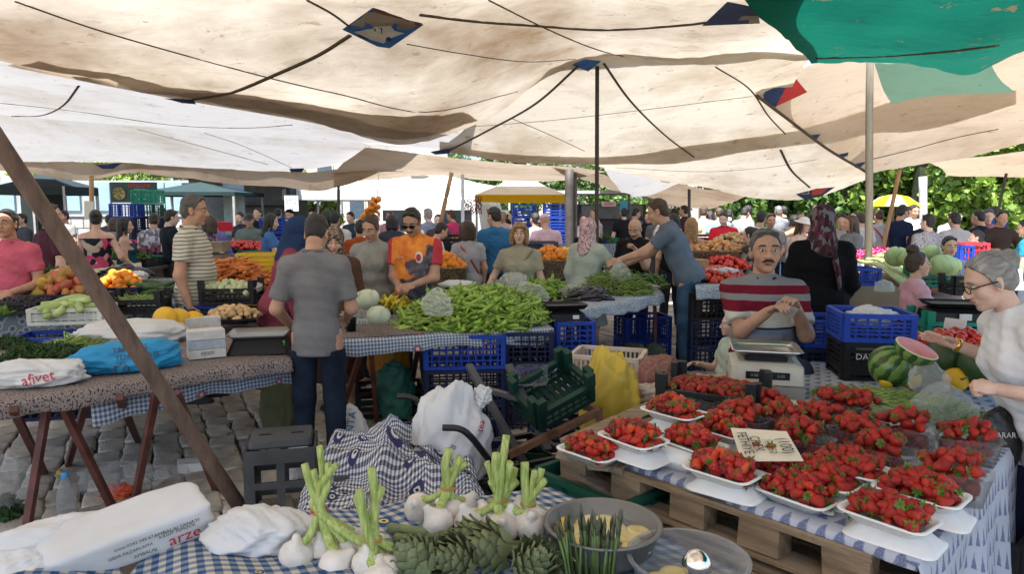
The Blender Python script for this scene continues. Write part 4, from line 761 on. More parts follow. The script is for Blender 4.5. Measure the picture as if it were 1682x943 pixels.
# ---- the crowd: label, photo x, head top y, depth, yaw, shirt, hair, extra settings
WH, BK, NV, GR, BG = (.62, .62, .6), (.012, .012, .014), (.015, .025, .06), (.27, .27, .28), (.42, .36, .27)
S_, Lg, Bb, Bn, Rc = 'short', 'long', 'bob', 'bun', 'receding'
CROWD = [
 ('woman in black floral dress beside the left wooden post', 156, 344, 8.6, 20, floral, (Bn, 'black'), dict(fem=True, dress=.4, tank=True, ra=(.1, .2, -.3))),
 ('woman with black ponytail and dark teal tank top', 202, 356, 9.2, -60, (.012, .06, .08), (Lg, 'black'), dict(fem=True, tank=True)),
 ('man in pale checked shirt seen from behind near the stacked crates', 252, 349, 10.5, 10, plaid, (S_, 'black'), {}),
 ('man in navy shirt right of the checked shirt man', 277, 343, 10, -40, (.01, .014, .022), (S_, 'black'), {}),
 ('older woman in dark floral blouse behind the striped shirt man', 342, 353, 8.8, 100, floral2, (Bb, 'brown'), dict(fem=True)),
 ('young man in purple tee bending over his stall', 372, 352, 10.5, 130, (.13, .12, .30), (S_, 'black'), dict(lean=20)),
 ('person in grey green tee with crossbody strap', 409, 350, 11.5, 178, (.13, .17, .15), ('cap', 'black'), {}),
 ('dark haired person at the dark food stall', 424, 341, 14, 170, BK, (S_, 'black'), {}),
 ('woman in blue tee with black hair reaching right', 441, 350, 9.6, -70, (.06, .15, .34), (Lg, 'black'), dict(fem=True, ra=(.0, .35, -.3))),
 ('man in dark shirt below the price board', 455, 341, 15, 10, BK, (S_, 'black'), {}),
 ('man in dark cap right of the price board', 473, 343, 15, -30, (.05, .05, .05), ('cap', 'black'), dict(hr_m=cloth_m(BK))),
 ('man with dark hair in front of the green bush', 512, 347, 16, 20, BK, (S_, 'black'), {}),
 ('woman with long dark hair beside the white shirt man', 533, 345, 10.5, -40, (.1, .02, .03), (Lg, 'black'), dict(fem=True)),
 ('man in off white shirt behind the leopard headscarf', 549, 346, 10.2, 12, (.55, .5, .46), (S_, 'black'), {}),
 ('man in dark vest near the hanging oranges', 577, 347, 14, 150, (.03, .05, .07), (S_, 'black'), {}),
 ('man in rust orange shirt bending forward', 588, 360, 8.8, 0, (.30, .06, .015), (S_, 'black'), dict(lean=12)),
 ('grey haired man in blue grey shirt near the van', 703, 342, 13, 60, (.2, .22, .27), (S_, 'silver'), {}),
 ('man in white shirt stooping behind the slanting pole', 695, 358, 9, -60, WH, (S_, 'black'), dict(lean=25)),
 ('person in bright pink shirt beside the van', 743, 344, 14, 60, (.60, .06, .17), (S_, 'brown'), dict(fem=True)),
 ('dark haired man left of the pink shirt', 720, 352, 12, 170, (.08, .05, .04), (S_, 'black'), {}),
 ('white haired man in pale shirt behind the blue tee man', 826, 347, 14.5, 160, (.55, .4, .4), (S_, 'silver'), {}),
 ('person in pale pink shirt and pink cap with hand on hip', 897, 350, 10.6, 8, (.62, .42, .46), ('cap', 'brown'), dict(hr_m=cloth_m((.6, .38, .42)), la=(.2, -.05, -.36))),
 ('man in pale blue shirt left of the pink cap', 879, 349, 11.5, 30, (.36, .44, .55), (S_, 'black'), {}),
 ('man in white tee left of the yellow tent crates', 846, 343, 14, 90, WH, (S_, 'black'), {}),
 ('woman in pale tee facing us left of the pole', 956, 350, 13, 178, (.5, .48, .5), (Bn, 'brown'), dict(fem=True)),
 ('person in black behind the pink headscarf', 973, 357, 9.4, 30, BK, (S_, 'black'), dict(lean=15)),
 ('man with shaved head behind the thin pole', 979, 342, 13.5, 100, (.3, .25, .22), (Rc, 'brown'), {}),
 ('dark haired person in front of the blue poster', 1025, 341, 15, 10, BK, (S_, 'black'), {}), ('person in blue beside the blue poster', 1043, 341, 15.5, -60, (.05, .15, .25), (S_, 'black'), {}),
 ('person in red seen far behind the bald man', 1052, 352, 16, 10, (.5, .03, .04), (S_, 'black'), {}),
 ('dark haired person behind the leaning man', 1082, 346, 13, -40, (.1, .1, .1), (S_, 'black'), {}),
 ('person in pale top with dark hair by the far hedge', 1108, 341, 17, 20, WH, (Lg, 'black'), dict(fem=True)),
 ('man in dark plum shirt beside the far dark post', 1124, 337, 16, 60, (.06, .02, .04), (S_, 'black'), {}),
 ('man in beige shirt under the ribbed canvas', 1156, 338, 14, -40, BG, (S_, 'brown'), {}), ('dark haired girl in pale pink top', 1167, 346, 14, 30, (.5, .38, .36), (Lg, 'black'), dict(fem=True)),
 ('man in pale teal shirt', 1182, 340, 13.6, 10, (.20, .36, .38), (S_, 'brown'), {}), ('man in bright red shirt facing us', 1190, 347, 11.6, 165, (.50, .02, .035), (S_, 'black'), {}),
 ('person in black right of the red shirt', 1198, 342, 14.5, 0, BK, (S_, 'black'), {}), ('man in grey tee leaning right', 1219, 338, 14, -50, GR, (S_, 'black'), dict(lean=8)),
 ('man facing left beside the white post', 1229, 337, 15, 80, (.3, .25, .2), (S_, 'black'), {}), ('dark haired man with black and white wrap', 1250, 345, 10.5, -30, keff, (S_, 'black'), {}),
 ('woman in dark leafy dress left of the striped seller', 1234, 372, 8.4, 40, leaf_s, (Bn, 'black'), dict(fem=True, dress=.4)),
 ('young man with dark hair above the seller', 1266, 350, 10.8, 175, (.25, .25, .25), (S_, 'black'), {}), ('man in grey shirt seen from behind near the hedge', 1279, 338, 15.5, 8, (.2, .21, .22), (S_, 'grey'), {}),
 ('person with dark cap behind the grey shirt', 1288, 338, 16, 40, BK, (S_, 'black'), {}),
 ('man in white tank top with bare shoulders', 1305, 352, 10.8, -20, WH, (Rc, 'black'), dict(tank=True, skin='tan')), ('woman in white sun hat and white tank top', 1318, 356, 9.8, -160, (.62, .54, .52), (('hat', 'long'), 'brown'), dict(tank=True, fem=True, hr_m=cloth_m((.68, .66, .62)))),
 ('bald man left of the black robe', 1313, 348, 12.5, 170, (.4, .36, .35), (Rc, 'brown'), {}), ('woman in dark top with dark hair behind the white hat', 1331, 351, 12, 20, BK, (Lg, 'black'), dict(fem=True)),
 ('man in olive tee standing before the hedge', 1340, 337, 15, -60, (.25, .25, .19), (S_, 'brown'), {}), ('man with short hair right of the dark headscarf', 1384, 349, 10.4, 150, (.3, .27, .25), (S_, 'black'), {}),
 ('woman with long brown hair and grey top', 1400, 353, 9.6, 100, (.16, .165, .18), (Lg, 'brown'), dict(fem=True)), ('shaven man in white shirt left of the wooden pole', 1416, 348, 11, 10, (.58, .55, .52), (Rc, 'brown'), {}),
 ('man behind the shaven man in white shirt', 1406, 348, 11.8, 120, (.4, .3, .25), (Rc, 'black'), {}),
 ('red haired person in grey tee with red strap and black shorts', 1446, 343, 11.6, 5, (.34, .34, .36), (Bn, 'brown'), dict(fem=True, low='shorts', pants=BK, extra=strap_bag((.45, .05, .04)))),
 ('man in navy tee standing in profile by the yellow parasol', 1481, 335, 11.4, -75, NV, (S_, 'black'), dict(hy=5)), ('bearded man in white tee behind the navy tee', 1499, 335, 13, 175, (.6, .58, .55), (S_, 'black'), {}),
 ('man in dark tee leaning to the right over a stall', 1500, 345, 11, -70, (.015, .02, .045), (S_, 'brown'), dict(lean=32)), ('man in lattice patterned shirt seen from behind', 1526, 351, 9.4, 12, lattice_s, (S_, 'black'), dict(g=1.15)),
 ('grey haired man in pale teal tee bending forward', 1545, 341, 13, -80, (.36, .46, .46), (S_, 'silver'), dict(lean=30)), ('man in beige and grey shirt seen from behind', 1571, 347, 9.8, 4, (.38, .36, .34), (S_, 'black'), {}),
 ('man in navy shirt with bowed bald head', 1612, 344, 10.6, 30, (.014, .02, .035), (Rc, 'black'), dict(hp=15, g=1.1)), ('man in dusty rose shirt facing right', 1624, 341, 11, 170, (.32, .13, .15), (S_, 'pepper'), {}),
 ('young man in dark brown tee stretching his arms', 1645, 345, 10.2, 175, (.045, .03, .025), (S_, 'black'), dict(ra=(.1, .35, -.25), la=(.3, .25, -.3))), ('man in blue tee with black hair before the hedge', 1638, 337, 14, 10, (.02, .05, .14), (S_, 'black'), {}),
 ('boy in black tee sitting low near the red crates', 1606, 378, 8.8, 60, BK, (S_, 'black'), dict(H=1.35)), ('man with black hair peering from behind the cabbages', 1559, 392, 6.6, 172, (.25, .25, .3), (S_, 'black'), dict(H=1.36, face=True)),
 ('person in teal jacket at the right edge', 1690, 372, 8.6, 40, (.02, .18, .28), (S_, 'black'), dict(H=1.5)),
 ('man in grey shirt at the far left food tent', 105, 345, 13, 160, GR, (S_, 'black'), {}), ('person in dark top by the dark green tent', 35, 350, 12, 150, (.05, .05, .06), (S_, 'black'), {}),
 ('small dark figure by the left crates', 178, 352, 14, 20, (.06, .06, .07), (S_, 'black'), {}), ('woman in grey top behind the tank top woman', 186, 357, 11.5, 30, (.25, .22, .25), (Bb, 'brown'), dict(fem=True)),
 ('dark haired shopper near the stacked blue crates', 268, 340, 15, 170, BK, (S_, 'black'), {}), ('shopper in dark top behind the carrot stall', 395, 347, 13, 150, (.03, .03, .04), (S_, 'black'), {}),
 ('shopper in pale top beyond the bright tent', 620, 345, 17, 170, (.5, .45, .45), (S_, 'brown'), {}), ('person with curly dark hair left of the jersey man', 643, 352, 10.5, 20, (.05, .05, .06), (Bb, 'black'), dict(fem=True)),
 ('shopper in pink top by the bright stall', 640, 346, 15, 170, (.55, .25, .3), (S_, 'brown'), dict(fem=True)), ('shopper in black beyond the leaning man', 1065, 348, 15, 150, BK, (S_, 'black'), {}),
]
for lb, px, top, Y, yaw, c, hr, kw in CROWD:
    k = dict(kw); 
    if not isinstance(c, tuple): k['sh_m'] = c; c = (.5, .5, .5)
    k.setdefault('res', .02 if Y < 10 else .028); k.setdefault('g', random.uniform(.94, 1.1))
    k.setdefault('skin', random.choice(['mid', 'tan', 'mid', 'fair'])); k.setdefault('pants', random.choice([(.02, .03, .05), (.05, .05, .05), (.1, .12, .15), (.03, .05, .09)]))
    if 'la' not in k: k['la'] = random.choice([None, (.02, .22, -.42), (-.05, .28, -.3)])
    if 'ra' not in k: k['ra'] = random.choice([None, (.02, .2, -.44), (-.05, .3, -.28)])
    k.setdefault('hp', random.choice([0, 5, 12, 18])); k.setdefault('hy', random.choice([-15, 0, 0, 15]))
    person(lb, px, top, Y, yaw, c, hair=hr, group='shoppers and sellers in the crowd', **k)
# ================================================================ KIT: crates, tables, cloths, produce
PL = {'blue': (.012, .045, .30), 'navy': (.010, .016, .05), 'black': (.012, .012, .013), 'green': (.006, .055, .035), 'bgreen': (.01, .20, .13), 'white': (.52, .53, .48), 'beige': (.52, .42, .33), 'red': (.42, .03, .05), 'yellow': (.62, .40, .02), 'purple': (.05, .03, .16), 'dgreen': (.006, .03, .02), 'grey': (.06, .065, .07)}
def plast(k): return mat('crate_'+k, PL[k], .5, .22, 4, .15, 30, objvar=.12, spec=.22, col2=tuple(min(1, x*1.4+.004) for x in PL[k]))
_crate = {}
def crate(label, loc, rz, size=(.6, .4, .25), colour='blue', style='lattice', group='plastic crates', tilt=(0, 0), cat='crate', name='plastic_crate'):
    key = (size, style); Lx, Wy, H = size; m = plast(colour)
    if key not in _crate:
        def wall(Ln):
            q = MB(); t = .012
            q.box((0, 0, H-.012), (Ln, .026, .024)); q.box((0, 0, .012), (Ln, .018, .024)); 
            for s in (-1, 1): q.box((s*(Ln/2-.014), 0, H/2), (.03, .022, H-.05))
            if style == 'lattice':
                for k in range(1, 5): q.box((0, .0, .024+(H-.05)*k/5), (Ln-.05, .012, .010))
                n = max(4, int(Ln/.05))
                for i in range(1, n): q.box((-Ln/2+Ln*i/n, .002, H/2), (.012, .009, H-.05))
            elif style == 'slat':
                for k in range(1, 4): q.box((0, 0, .02+(H-.03)*k/4-.01), (Ln-.05, .012, (H-.03)/4*.55))
            elif style == 'posts':
                q.box((0, 0, H*.4), (Ln-.05, .010, H*.12)); q.box((0, 0, H*.68), (Ln-.05, .010, H*.10))
                n = max(4, int(Ln/.035))
                for i in range(1, n): q.box((-Ln/2+Ln*i/n, .002, H*.3), (.008, .006, H*.5))
                for s in (-1, 1): q.box((s*(Ln/2-.02), 0, H+.03), (.045, .03, .07))
            elif style == 'ribs':
                q.box((0, .004, H/2), (Ln-.04, .006, H-.04)); n = max(2, round(Ln/.16))
                for i in range(n):
                    x0 = -Ln/2+.02+(Ln-.04)*i/n; x1 = -Ln/2+.02+(Ln-.04)*(i+1)/n
                    for a, b in (((x0, .03), (x1, H-.03)), ((x0, H-.03), (x1, .03)), ((x0, .02), (x0, H-.02)), ((x0, H/2), (x1, H/2))): q.bar((a[0], -.006, a[1]), (b[0], -.006, b[1]), .008, .014, up=(0, 1, 0))
            elif style == 'basket':
                n = max(6, int(Ln/.028))
                for i in range(n): q.box((-Ln/2+Ln*(i+.5)/n, 0, H/2), (.012, .01, H-.04))
                q.box((0, 0, H*.5), (Ln, .012, .012))
            return q.mesh('side_wall', m, False)
        wl, ws = wall(Lx), wall(Wy-.03); q = MB()
        for i in range(9): q.box((-Lx/2+Lx*(i+.5)/9, 0, .006), (Lx/9*.6, Wy-.02, .012))
        for j in (-1, 0, 1): q.box((0, j*Wy*.3, .004), (Lx-.02, .03, .008))
        _crate[key] = (wl, ws, q.mesh('floor_grid', m, False))
    wl, ws, fl = _crate[key]; r = empty(name, loc, rz, label, cat, group); r.rotation_euler = (tilt[0], tilt[1], rz)
    for me, x, y, a in ((wl, 0, -Wy/2, 0), (wl, 0, Wy/2, math.pi), (ws, -Lx/2, 0, -math.pi/2), (ws, Lx/2, 0, math.pi/2)): link('side_wall', me, r, loc=(x, y, 0), rot=(0, 0, a), mat=m)
    link('floor_grid', fl, r, mat=m); return r
# ---- cloth patterns on UV metres
def uvsep(nt, sx=1.0, sy=None):
    v = coords(nt, 'UV', (sx, sy or sx, 1)); sp = N(nt, 'SeparateXYZ'); L(nt, v, sp.inputs[0]); return v, sp.outputs['X'], sp.outputs['Y']
def fin(nt, b, c, v=None):
    o = coords(nt, 'Object'); c = mixc(nt, .35, c, ramp(nt, noise(nt, o, 5, 6), [(.3, (.55, .53, .5)), (.65, (1, 1, 1))]), 'MULTIPLY')
    L(nt, c, b.inputs['Base Color']); b.inputs['Roughness'].default_value = .85; b.inputs['Specular IOR Level'].default_value = .2
    bn = N(nt, 'Bump'); bn.inputs['Strength'].default_value = .35; bn.inputs['Distance'].default_value = .01; L(nt, noise(nt, o, 16, 4), bn.inputs['Height']); L(nt, bn.outputs[0], b.inputs['Normal'])
def gingham_c(nt, x, y, a, bb, c):
    fx = math_(nt, 'GREATER_THAN', math_(nt, 'FRACT', x, 0), .5); fy = math_(nt, 'GREATER_THAN', math_(nt, 'FRACT', y, 0), .5)
    return ramp(nt, math_(nt, 'MULTIPLY', math_(nt, 'ADD', fx, fy), .5), [(0, a), (.3, bb), (.8, c)], 'CONSTANT')
def eyes(nt, v, base, rings, scale, rnd=.75, thr=.55):
    t = N(nt, 'TexVoronoi'); t.voronoi_dimensions = '2D'; t.inputs['Scale'].default_value = scale; t.inputs['Randomness'].default_value = rnd; L(nt, v, t.inputs['Vector']); d = t.outputs['Distance']
    sc = N(nt, 'SeparateColor'); L(nt, t.outputs['Color'], sc.inputs[0]); size = math_(nt, 'ADD', math_(nt, 'MULTIPLY', sc.outputs[0], .22), .1); q = math_(nt, 'DIVIDE', d, size)
    c = ramp(nt, q, rings+[(.99, (0, 0, 0))], 'CONSTANT'); c = mixc(nt, math_(nt, 'MULTIPLY', math_(nt, 'GREATER_THAN', sc.outputs[1], .6), .75), c, (.4, .06, .06), 'SCREEN') if False else c
    k = math_(nt, 'MULTIPLY', math_(nt, 'LESS_THAN', q, .99), math_(nt, 'LESS_THAN', sc.outputs[2], thr)); return mixc(nt, k, base, c)
def M_gingham(name, a, b_, c, per, eye=None):
    m, nt, b = newmat(name); v, x, y = uvsep(nt, 1/per); col = gingham_c(nt, x, y, a, b_, c)
    if eye: col = eyes(nt, coords(nt, 'UV'), col, *eye)
    fin(nt, b, col); return m
RING = [(0, (.02, .02, .04)), (.25, (.55, .55, .52)), (.5, (.035, .035, .10))]
eye_cloth = M_gingham('evil_eye_cloth', (.62, .62, .62), (.24, .25, .29), (.045, .05, .08), .019, (RING, 6.0, .8, .9))
blue_ging = M_gingham('blue_gingham', (.50, .46, .38), (.17, .22, .30), (.025, .07, .17), .04, ([(0, (.02, .03, .06)), (.25, (.6, .5, .1)), (.55, (.03, .06, .2))], 10.0, .9, .16))
red_ging = M_gingham('grey_red_gingham', (.52, .54, .58), (.25, .29, .36), (.07, .10, .17), .022, ([(0, (.5, .5, .5)), (.4, (.45, .08, .05)), (.75, (.1, .12, .25))], 8, .8, .4))
def M_speck(name, base, dot, scale, thr=.3, d2=None):
    m, nt, b = newmat(name); v = coords(nt, 'UV'); t = N(nt, 'TexVoronoi'); t.voronoi_dimensions = '2D'; t.inputs['Scale'].default_value = scale; L(nt, v, t.inputs['Vector'])
    c = ramp(nt, t.outputs['Distance'], [(0, dot), (thr*.5, base), (thr, d2 or dot), (thr*1.5, base)], 'CONSTANT'); fin(nt, b, c); return m
speck_cloth = M_speck('brown_speckled_cloth', (.045, .03, .035), (.40, .34, .31), 95, .34); grey_tile = M_speck('grey_blue_tile_cloth', (.12, .15, .19), (.05, .07, .11), 14, .3, (.26, .28, .30)); mosaic = M_speck('pale_blue_speckled_cloth', (.48, .52, .55), (.12, .16, .24), 60, .3)
def M_ikat():
    m, nt, b = newmat('blue_diamond_cloth'); v, x, y = uvsep(nt, 18, 12); n = noise(nt, coords(nt, 'UV'), 60, 2)
    row = math_(nt, 'FLOOR', y, 0); xs = math_(nt, 'ADD', x, math_(nt, 'MULTIPLY', row, .5)); fx = math_(nt, 'ABSOLUTE', math_(nt, 'SUBTRACT', math_(nt, 'FRACT', xs, 0), .5), 0); fy = math_(nt, 'FRACT', y, 0)
    d = math_(nt, 'ADD', math_(nt, 'ADD', math_(nt, 'MULTIPLY', fx, 1.7), math_(nt, 'MULTIPLY', fy, .75)), math_(nt, 'MULTIPLY', n, .35)); c = ramp(nt, d, [(0, (.12, .145, .25)), (.60, (.18, .21, .32)), (.72, (.42, .45, .51))], 'CONSTANT')
    c = mixc(nt, math_(nt, 'MULTIPLY', math_(nt, 'GREATER_THAN', noise(nt, coords(nt, 'UV'), 260, 1), .56), .35), c, (.45, .48, .55)); fin(nt, b, c); return m
ikat = M_ikat()
def M_kilim():
    m, nt, b = newmat('brown_scroll_cloth'); v = coords(nt, 'UV', (9, 9, 1)); t = N(nt, 'TexMagic'); t.turbulence_depth = 3; t.inputs['Scale'].default_value = 2.2; t.inputs['Distortion'].default_value = 1.2; L(nt, v, t.inputs['Vector'])
    c = ramp(nt, t.outputs['Fac'], [(0, (.06, .04, .03)), (.45, (.30, .23, .15)), (.62, (.10, .07, .05)), (.75, (.34, .27, .19))], 'CONSTANT'); fin(nt, b, c); return m
kilim = M_kilim(); white_cl = mat('white_cloth', (.6, .59, .56), .85, .15, 4, .4, 12); paper_m = mat('brown_paper', (.44, .36, .26), .8, .2, 5, .3, 20)
def cloth(label, A, B, C_, D, z, m, drop=.2, wave=.02, seed=1, nu=46, nv=60, name='table_cloth', side=None, back=0.0, dz=None, cat='cloth'):
    """A,B front edge (xy), C,D back edge; hangs `drop` over AB"""
    A, B, C_, D = [np.array(q[:2], float) for q in (A, B, C_, D)]; out = np.array((B[1]-A[1], -(B[0]-A[0]))); out /= np.linalg.norm(out)
    if np.dot(out, (A+B-C_-D)) < 0: out = -out
    g = np.random.default_rng(seed); ph = g.uniform(0, 6, 4); us = np.linspace(0, 1, nv); W_ = np.linalg.norm((A+B-C_-D)/2); ts = np.concatenate([np.linspace(-drop, 0, max(4, int(nu*drop/(drop+W_)))+2)[:-1], np.linspace(0, W_, nu)]) if drop > 0 else np.linspace(0, W_, nu)
    P = np.zeros((len(ts), nv, 3)); Lf = np.linalg.norm(B-A)
    for j, u in enumerate(us):
        a = A+(B-A)*u; d = D+(C_-D)*u; wv = math.sin(u*Lf*16+ph[0])+.6*math.sin(u*Lf*29+ph[1])+.5*math.sin(u*Lf*7+ph[2]); ln = drop*(1+.12*math.sin(u*Lf*5+ph[3])+.05*wv)
        for i, t in enumerate(ts):
            if t < 0: k = -t/drop; xy = a+out*(.012+wave*wv*k*.6+.03*k*0+wave*.9*k); P[i, j] = (*xy, z-k*ln)
            else: P[i, j] = (*(a+(d-a)*(t/W_)), z)
    if dz is not None: P[:, :, 2] += dz(P)
    Q = P.reshape(-1, 3); Q[:, 2] += snoise(Q, 1.6, seed)*.004*(1 if drop else 1)
    return sheet(name, P, m, thick=.003, label=label, cat=cat)
wood_d = mat('dark_wood', (.09, .065, .045), .8, .3, 5, .4, 30); wood_w = mat('weathered_board', (.23, .17, .115), .8, .35, 4, .6, 45, stretch=(1, 7, 7), objvar=.2, col2=(.34, .26, .18)); steel_r = mat('red_brown_steel', (.105, .035, .028), .6, .35, 9, .3, 60)
def table(label, A, B, C_, D, z, legs=None, t=.03, m=wood_d, legm=steel_r):
    A, B, C_, D = [np.array(q[:2], float) for q in (A, B, C_, D)]; r = empty('trestle_table', ((A+B+C_+D)/4).tolist()+[0], 0, label, 'table'); q = MB(); cs = [A, B, C_, D]
    q.add([(*p, z-t) for p in cs]+[(*p, z) for p in cs], BOXF); q.make('table_top', m, r)
    if legs is None: legs = [((*(p+((A+B+C_+D)/4-p)*.12), z-t), (*(p+((A+B+C_+D)/4-p)*.08), 0)) for p in cs]
    for a, b in legs: q = MB(); q.bar(a, b, .032, .032); q.make('leg', legm, r)
    return r
# ---- produce prototypes (each a small mesh around its own centre)
def M_straw():
    m, nt, b = newmat('strawberry_red'); v = coords(nt, 'Object'); oi = N(nt, 'ObjectInfo'); t = N(nt, 'TexVoronoi'); t.inputs['Scale'].default_value = 210; L(nt, v, t.inputs['Vector']); sp = N(nt, 'SeparateXYZ'); L(nt, v, sp.inputs[0])
    c = ramp(nt, oi.outputs['Random'], [(0, (.15, .004, .010)), (.45, (.33, .008, .012)), (.8, (.45, .018, .010)), (1, (.55, .07, .014))])
    c = mixc(nt, ramp(nt, math_(nt, 'MULTIPLY', sp.outputs['Z'], 30), [(.3, (0, 0, 0)), (.8, (.35, .35, .35))]), c, (.55, .16, .05)); c = mixc(nt, math_(nt, 'LESS_THAN', t.outputs['Distance'], .2), c, (.60, .30, .08))
    L(nt, c, b.inputs['Base Color']); b.inputs['Roughness'].default_value = .34; b.inputs['Specular IOR Level'].default_value = .3
    bn = N(nt, 'Bump'); bn.inputs['Strength'].default_value = .6; bn.inputs['Distance'].default_value = .002; L(nt, t.outputs['Distance'], bn.inputs['Height']); L(nt, bn.outputs[0], b.inputs['Normal']); return m
straw_m = M_straw(); straw_far = mat('strawberry_packed', (.27, .008, .012), .36, .5, 26, .4, 300, col2=(.46, .03, .014), spec=.3); leafg = mat('calyx_green', (.075, .17, .02), .55, .4, 40, objvar=.3, trans=.25); stem_g = mat('stem_green', (.16, .23, .06), .6, .25, 20)
def prof_mesh(prof, n, m, name, bend=0.0, sq=1.0, nz=.0, seed=0, extra=None, axis='z'):
    q = MB(); q.lathe(prof, n, sx=1, sy=sq); V = q.V[0]; g = np.random.default_rng(seed)
    if nz: V *= (1+snoise(V, 18, seed)*nz)[:, None]
    if bend: V[:, 0] += bend*(V[:, 2]**2)
    if axis == 'x': V = V[:, [2, 1, 0]]*np.array((1, 1, -1)); 
    q.V[0] = V
    if extra: extra(q)
    return q.mesh(name, m)
PROTO = {}
def strawb(sd):
    g = np.random.default_rng(sd); k = g.uniform(.9, 1.25); r = .0175
    return prof_mesh([(0, -.021*k), (.006, -.0185*k), (.0115, -.010*k), (.0155, 0), (r, .008*k), (.0145, .0145*k), (.007, .0175*k), (0, .0175*k)], 10, straw_m, 'strawberry', sq=g.uniform(.88, 1), nz=.02, seed=sd)
def calyx(sd):
    g = np.random.default_rng(sd); q = MB()
    for i in range(7):
        a = i*.9+g.uniform(-.2, .2); c, s = math.cos(a), math.sin(a); l = g.uniform(.013, .021); dz = g.uniform(-.004, .012); w_ = .0042
        q.add([(0, 0, .0175), (c*l*.55-s*w_, s*l*.55+c*w_, .019+dz*.4), (c*l, s*l, .0175+dz), (c*l*.55+s*w_, s*l*.55-c*w_, .019+dz*.4)], [(0, 1, 2, 3)])
    q.tube([(0, 0, .017), (.002, .001, .03)], .0013, 4); return q.mesh('calyx', leafg, False)
PROTO['strawberry'] = [(strawb(i), calyx(i)) for i in range(6)]
def simple(name, ms): PROTO[name] = [(x, None) for x in ms]
def bent(name, pts, rad, m, n=8, cap=True, stem=None):
    q = MB(); q.tube(hspline(pts, 12), np.interp(np.linspace(0, 1, 12), np.linspace(0, 1, len(rad)), rad), n)
    if stem is not None: q.tube(stem[0], stem[1], 5, mi=1); return q.mesh(name, [m, stem_g])
    return q.mesh(name, m)
pep_m = mat('pepper_green', (.22, .38, .035), .32, .25, 9, objvar=.3, col2=(.32, .48, .07), hue=.012, coat=.2); pepd_m = mat('pepper_dark', (.065, .16, .02), .3, .25, 9, objvar=.3, hue=.01, coat=.25)
def pepper(sd, m):
    g = np.random.default_rng(sd); b = g.uniform(-.035, .05); c = g.uniform(-.02, .02)
    return bent('green_pepper', [(-.075, -b, 0), (-.03, 0, c*.5), (.02, b*.3, 0), (.075, -b*.9, c)], [.013, .0155, .012, .003], m, 7, stem=([(-.074, -b, 0), (-.09, -b*1.4, .004), (-.1, -b*1.5-.004, .01)], [.005, .003, .0035]))
simple('pepper', [pepper(i, pep_m) for i in range(6)]); simple('pepper_dark', [pepper(i+9, pepd_m) for i in range(5)])
bean_m = mat('bean_green', (.17, .26, .05), .5, .25, 12, objvar=.3, col2=(.27, .36, .10)); simple('bean', [bent('green_bean', [(-.075, -b, 0), (0, b*.5, 0), (.075, -b, .004)], [.003, .0055, .0055, .002], bean_m, 5) for b in (.004, .012, .02, -.015)])
car_m = mat('carrot_orange', (.62, .17, .03), .55, .2, 25, objvar=.2, col2=(.72, .27, .08)); simple('carrot', [bent('carrot', [(-.085, 0, 0), (-.02, b, 0), (.085, -b, 0)], [.012, .0155, .012, .003], car_m, 7) for b in (.002, .008, -.006)])
zuc_m = mat('zucchini_pale', (.30, .40, .12), .4, .2, 6, objvar=.15, col2=(.42, .52, .22), stretch=(.4, 6, 6)); simple('zucchini', [bent('pale_zucchini', [(-.13, 0, 0), (0, b, 0), (.13, -b, 0)], [.016, .027, .028, .02], zuc_m, 9) for b in (.006, .02, -.012)])
cuc_m = mat('cucumber_green', (.022, .06, .018), .4, .3, 20, objvar=.25, col2=(.06, .12, .03)); simple('cucumber', [bent('cucumber', [(-.12, 0, 0), (0, b, 0), (.12, -b, 0)], [.010, .024, .024, .012], cuc_m, 9) for b in (.005, .02, -.015)])
egg_m = mat('eggplant_black', (.012, .006, .014), .18, .3, 6, coat=.4); simple('eggplant', [bent('eggplant', [(-.12, 0, 0), (0, b, 0), (.12, -b, 0)], [.013, .025, .036, .014], egg_m, 9, stem=([(-.115, 0, 0), (-.14, .004, .005)], [.012, .006])) for b in (.01, .03, -.02)])
ball = lambda r, h, n=12: [(0, -h)]+[(r*math.cos(a), h*math.sin(a)) for a in np.linspace(-1.2, 1.2, 7)]+[(0, h*.96)]
def rounds(name, r, h, m, k=3, nz=.05, sq=.95, extra=None, n=12): simple(name, [prof_mesh(ball(r*f, h*f2), n, m, name, nz=nz, seed=i+3, sq=sq, extra=extra) for i, (f, f2) in enumerate([(1, 1), (.93, 1.04), (1.05, .97)][:k])])
rounds('orange', .036, .034, mat('orange_skin', (.72, .24, .012), .42, .12, 40, .25, 300, objvar=.12, hue=.006), n=11); rounds('tomato', .034, .028, mat('tomato_red', (.52, .03, .012), .18, .2, 12, objvar=.18, hue=.008, coat=.3)); rounds('mango', .037, .052, mat('mango_skin', (.36, .30, .05), .4, .3, 14, objvar=.22, col2=(.50, .17, .05), hue=.06), sq=.82)
rounds('peach', .033, .031, mat('peach_skin', (.62, .22, .10), .6, .3, 16, objvar=.2, col2=(.5, .08, .07))); rounds('potato', .022, .034, mat('potato_skin', (.50, .33, .16), .75, .2, 20, .4, 60, objvar=.2), nz=.1, sq=.85); rounds('onion', .032, .029, mat('onion_skin', (.50, .24, .09), .45, .25, 16, objvar=.25)); rounds('radish', .018, .02, mat('radish_pink', (.48, .03, .12), .35, .2, 14, objvar=.25)); rounds('plum', .018, .019, mat('black_fruit', (.012, .010, .02), .35, .3, 20, objvar=.4)); rounds('greenfruit', .026, .027, mat('green_plum', (.30, .42, .06), .35, .2, 16, objvar=.15)); rounds('lemon', .03, .042, mat('lemon_skin', (.70, .48, .02), .4, .12, 30, .2, 200), sq=.95)
rounds('turnip', .03, .03, mat('kohlrabi', (.46, .52, .30), .6, .2, 16, objvar=.15), nz=.12); rounds('redonion', .032, .03, mat('beet_skin', (.10, .015, .04), .5, .3, 14, objvar=.25))
COUNT = {}
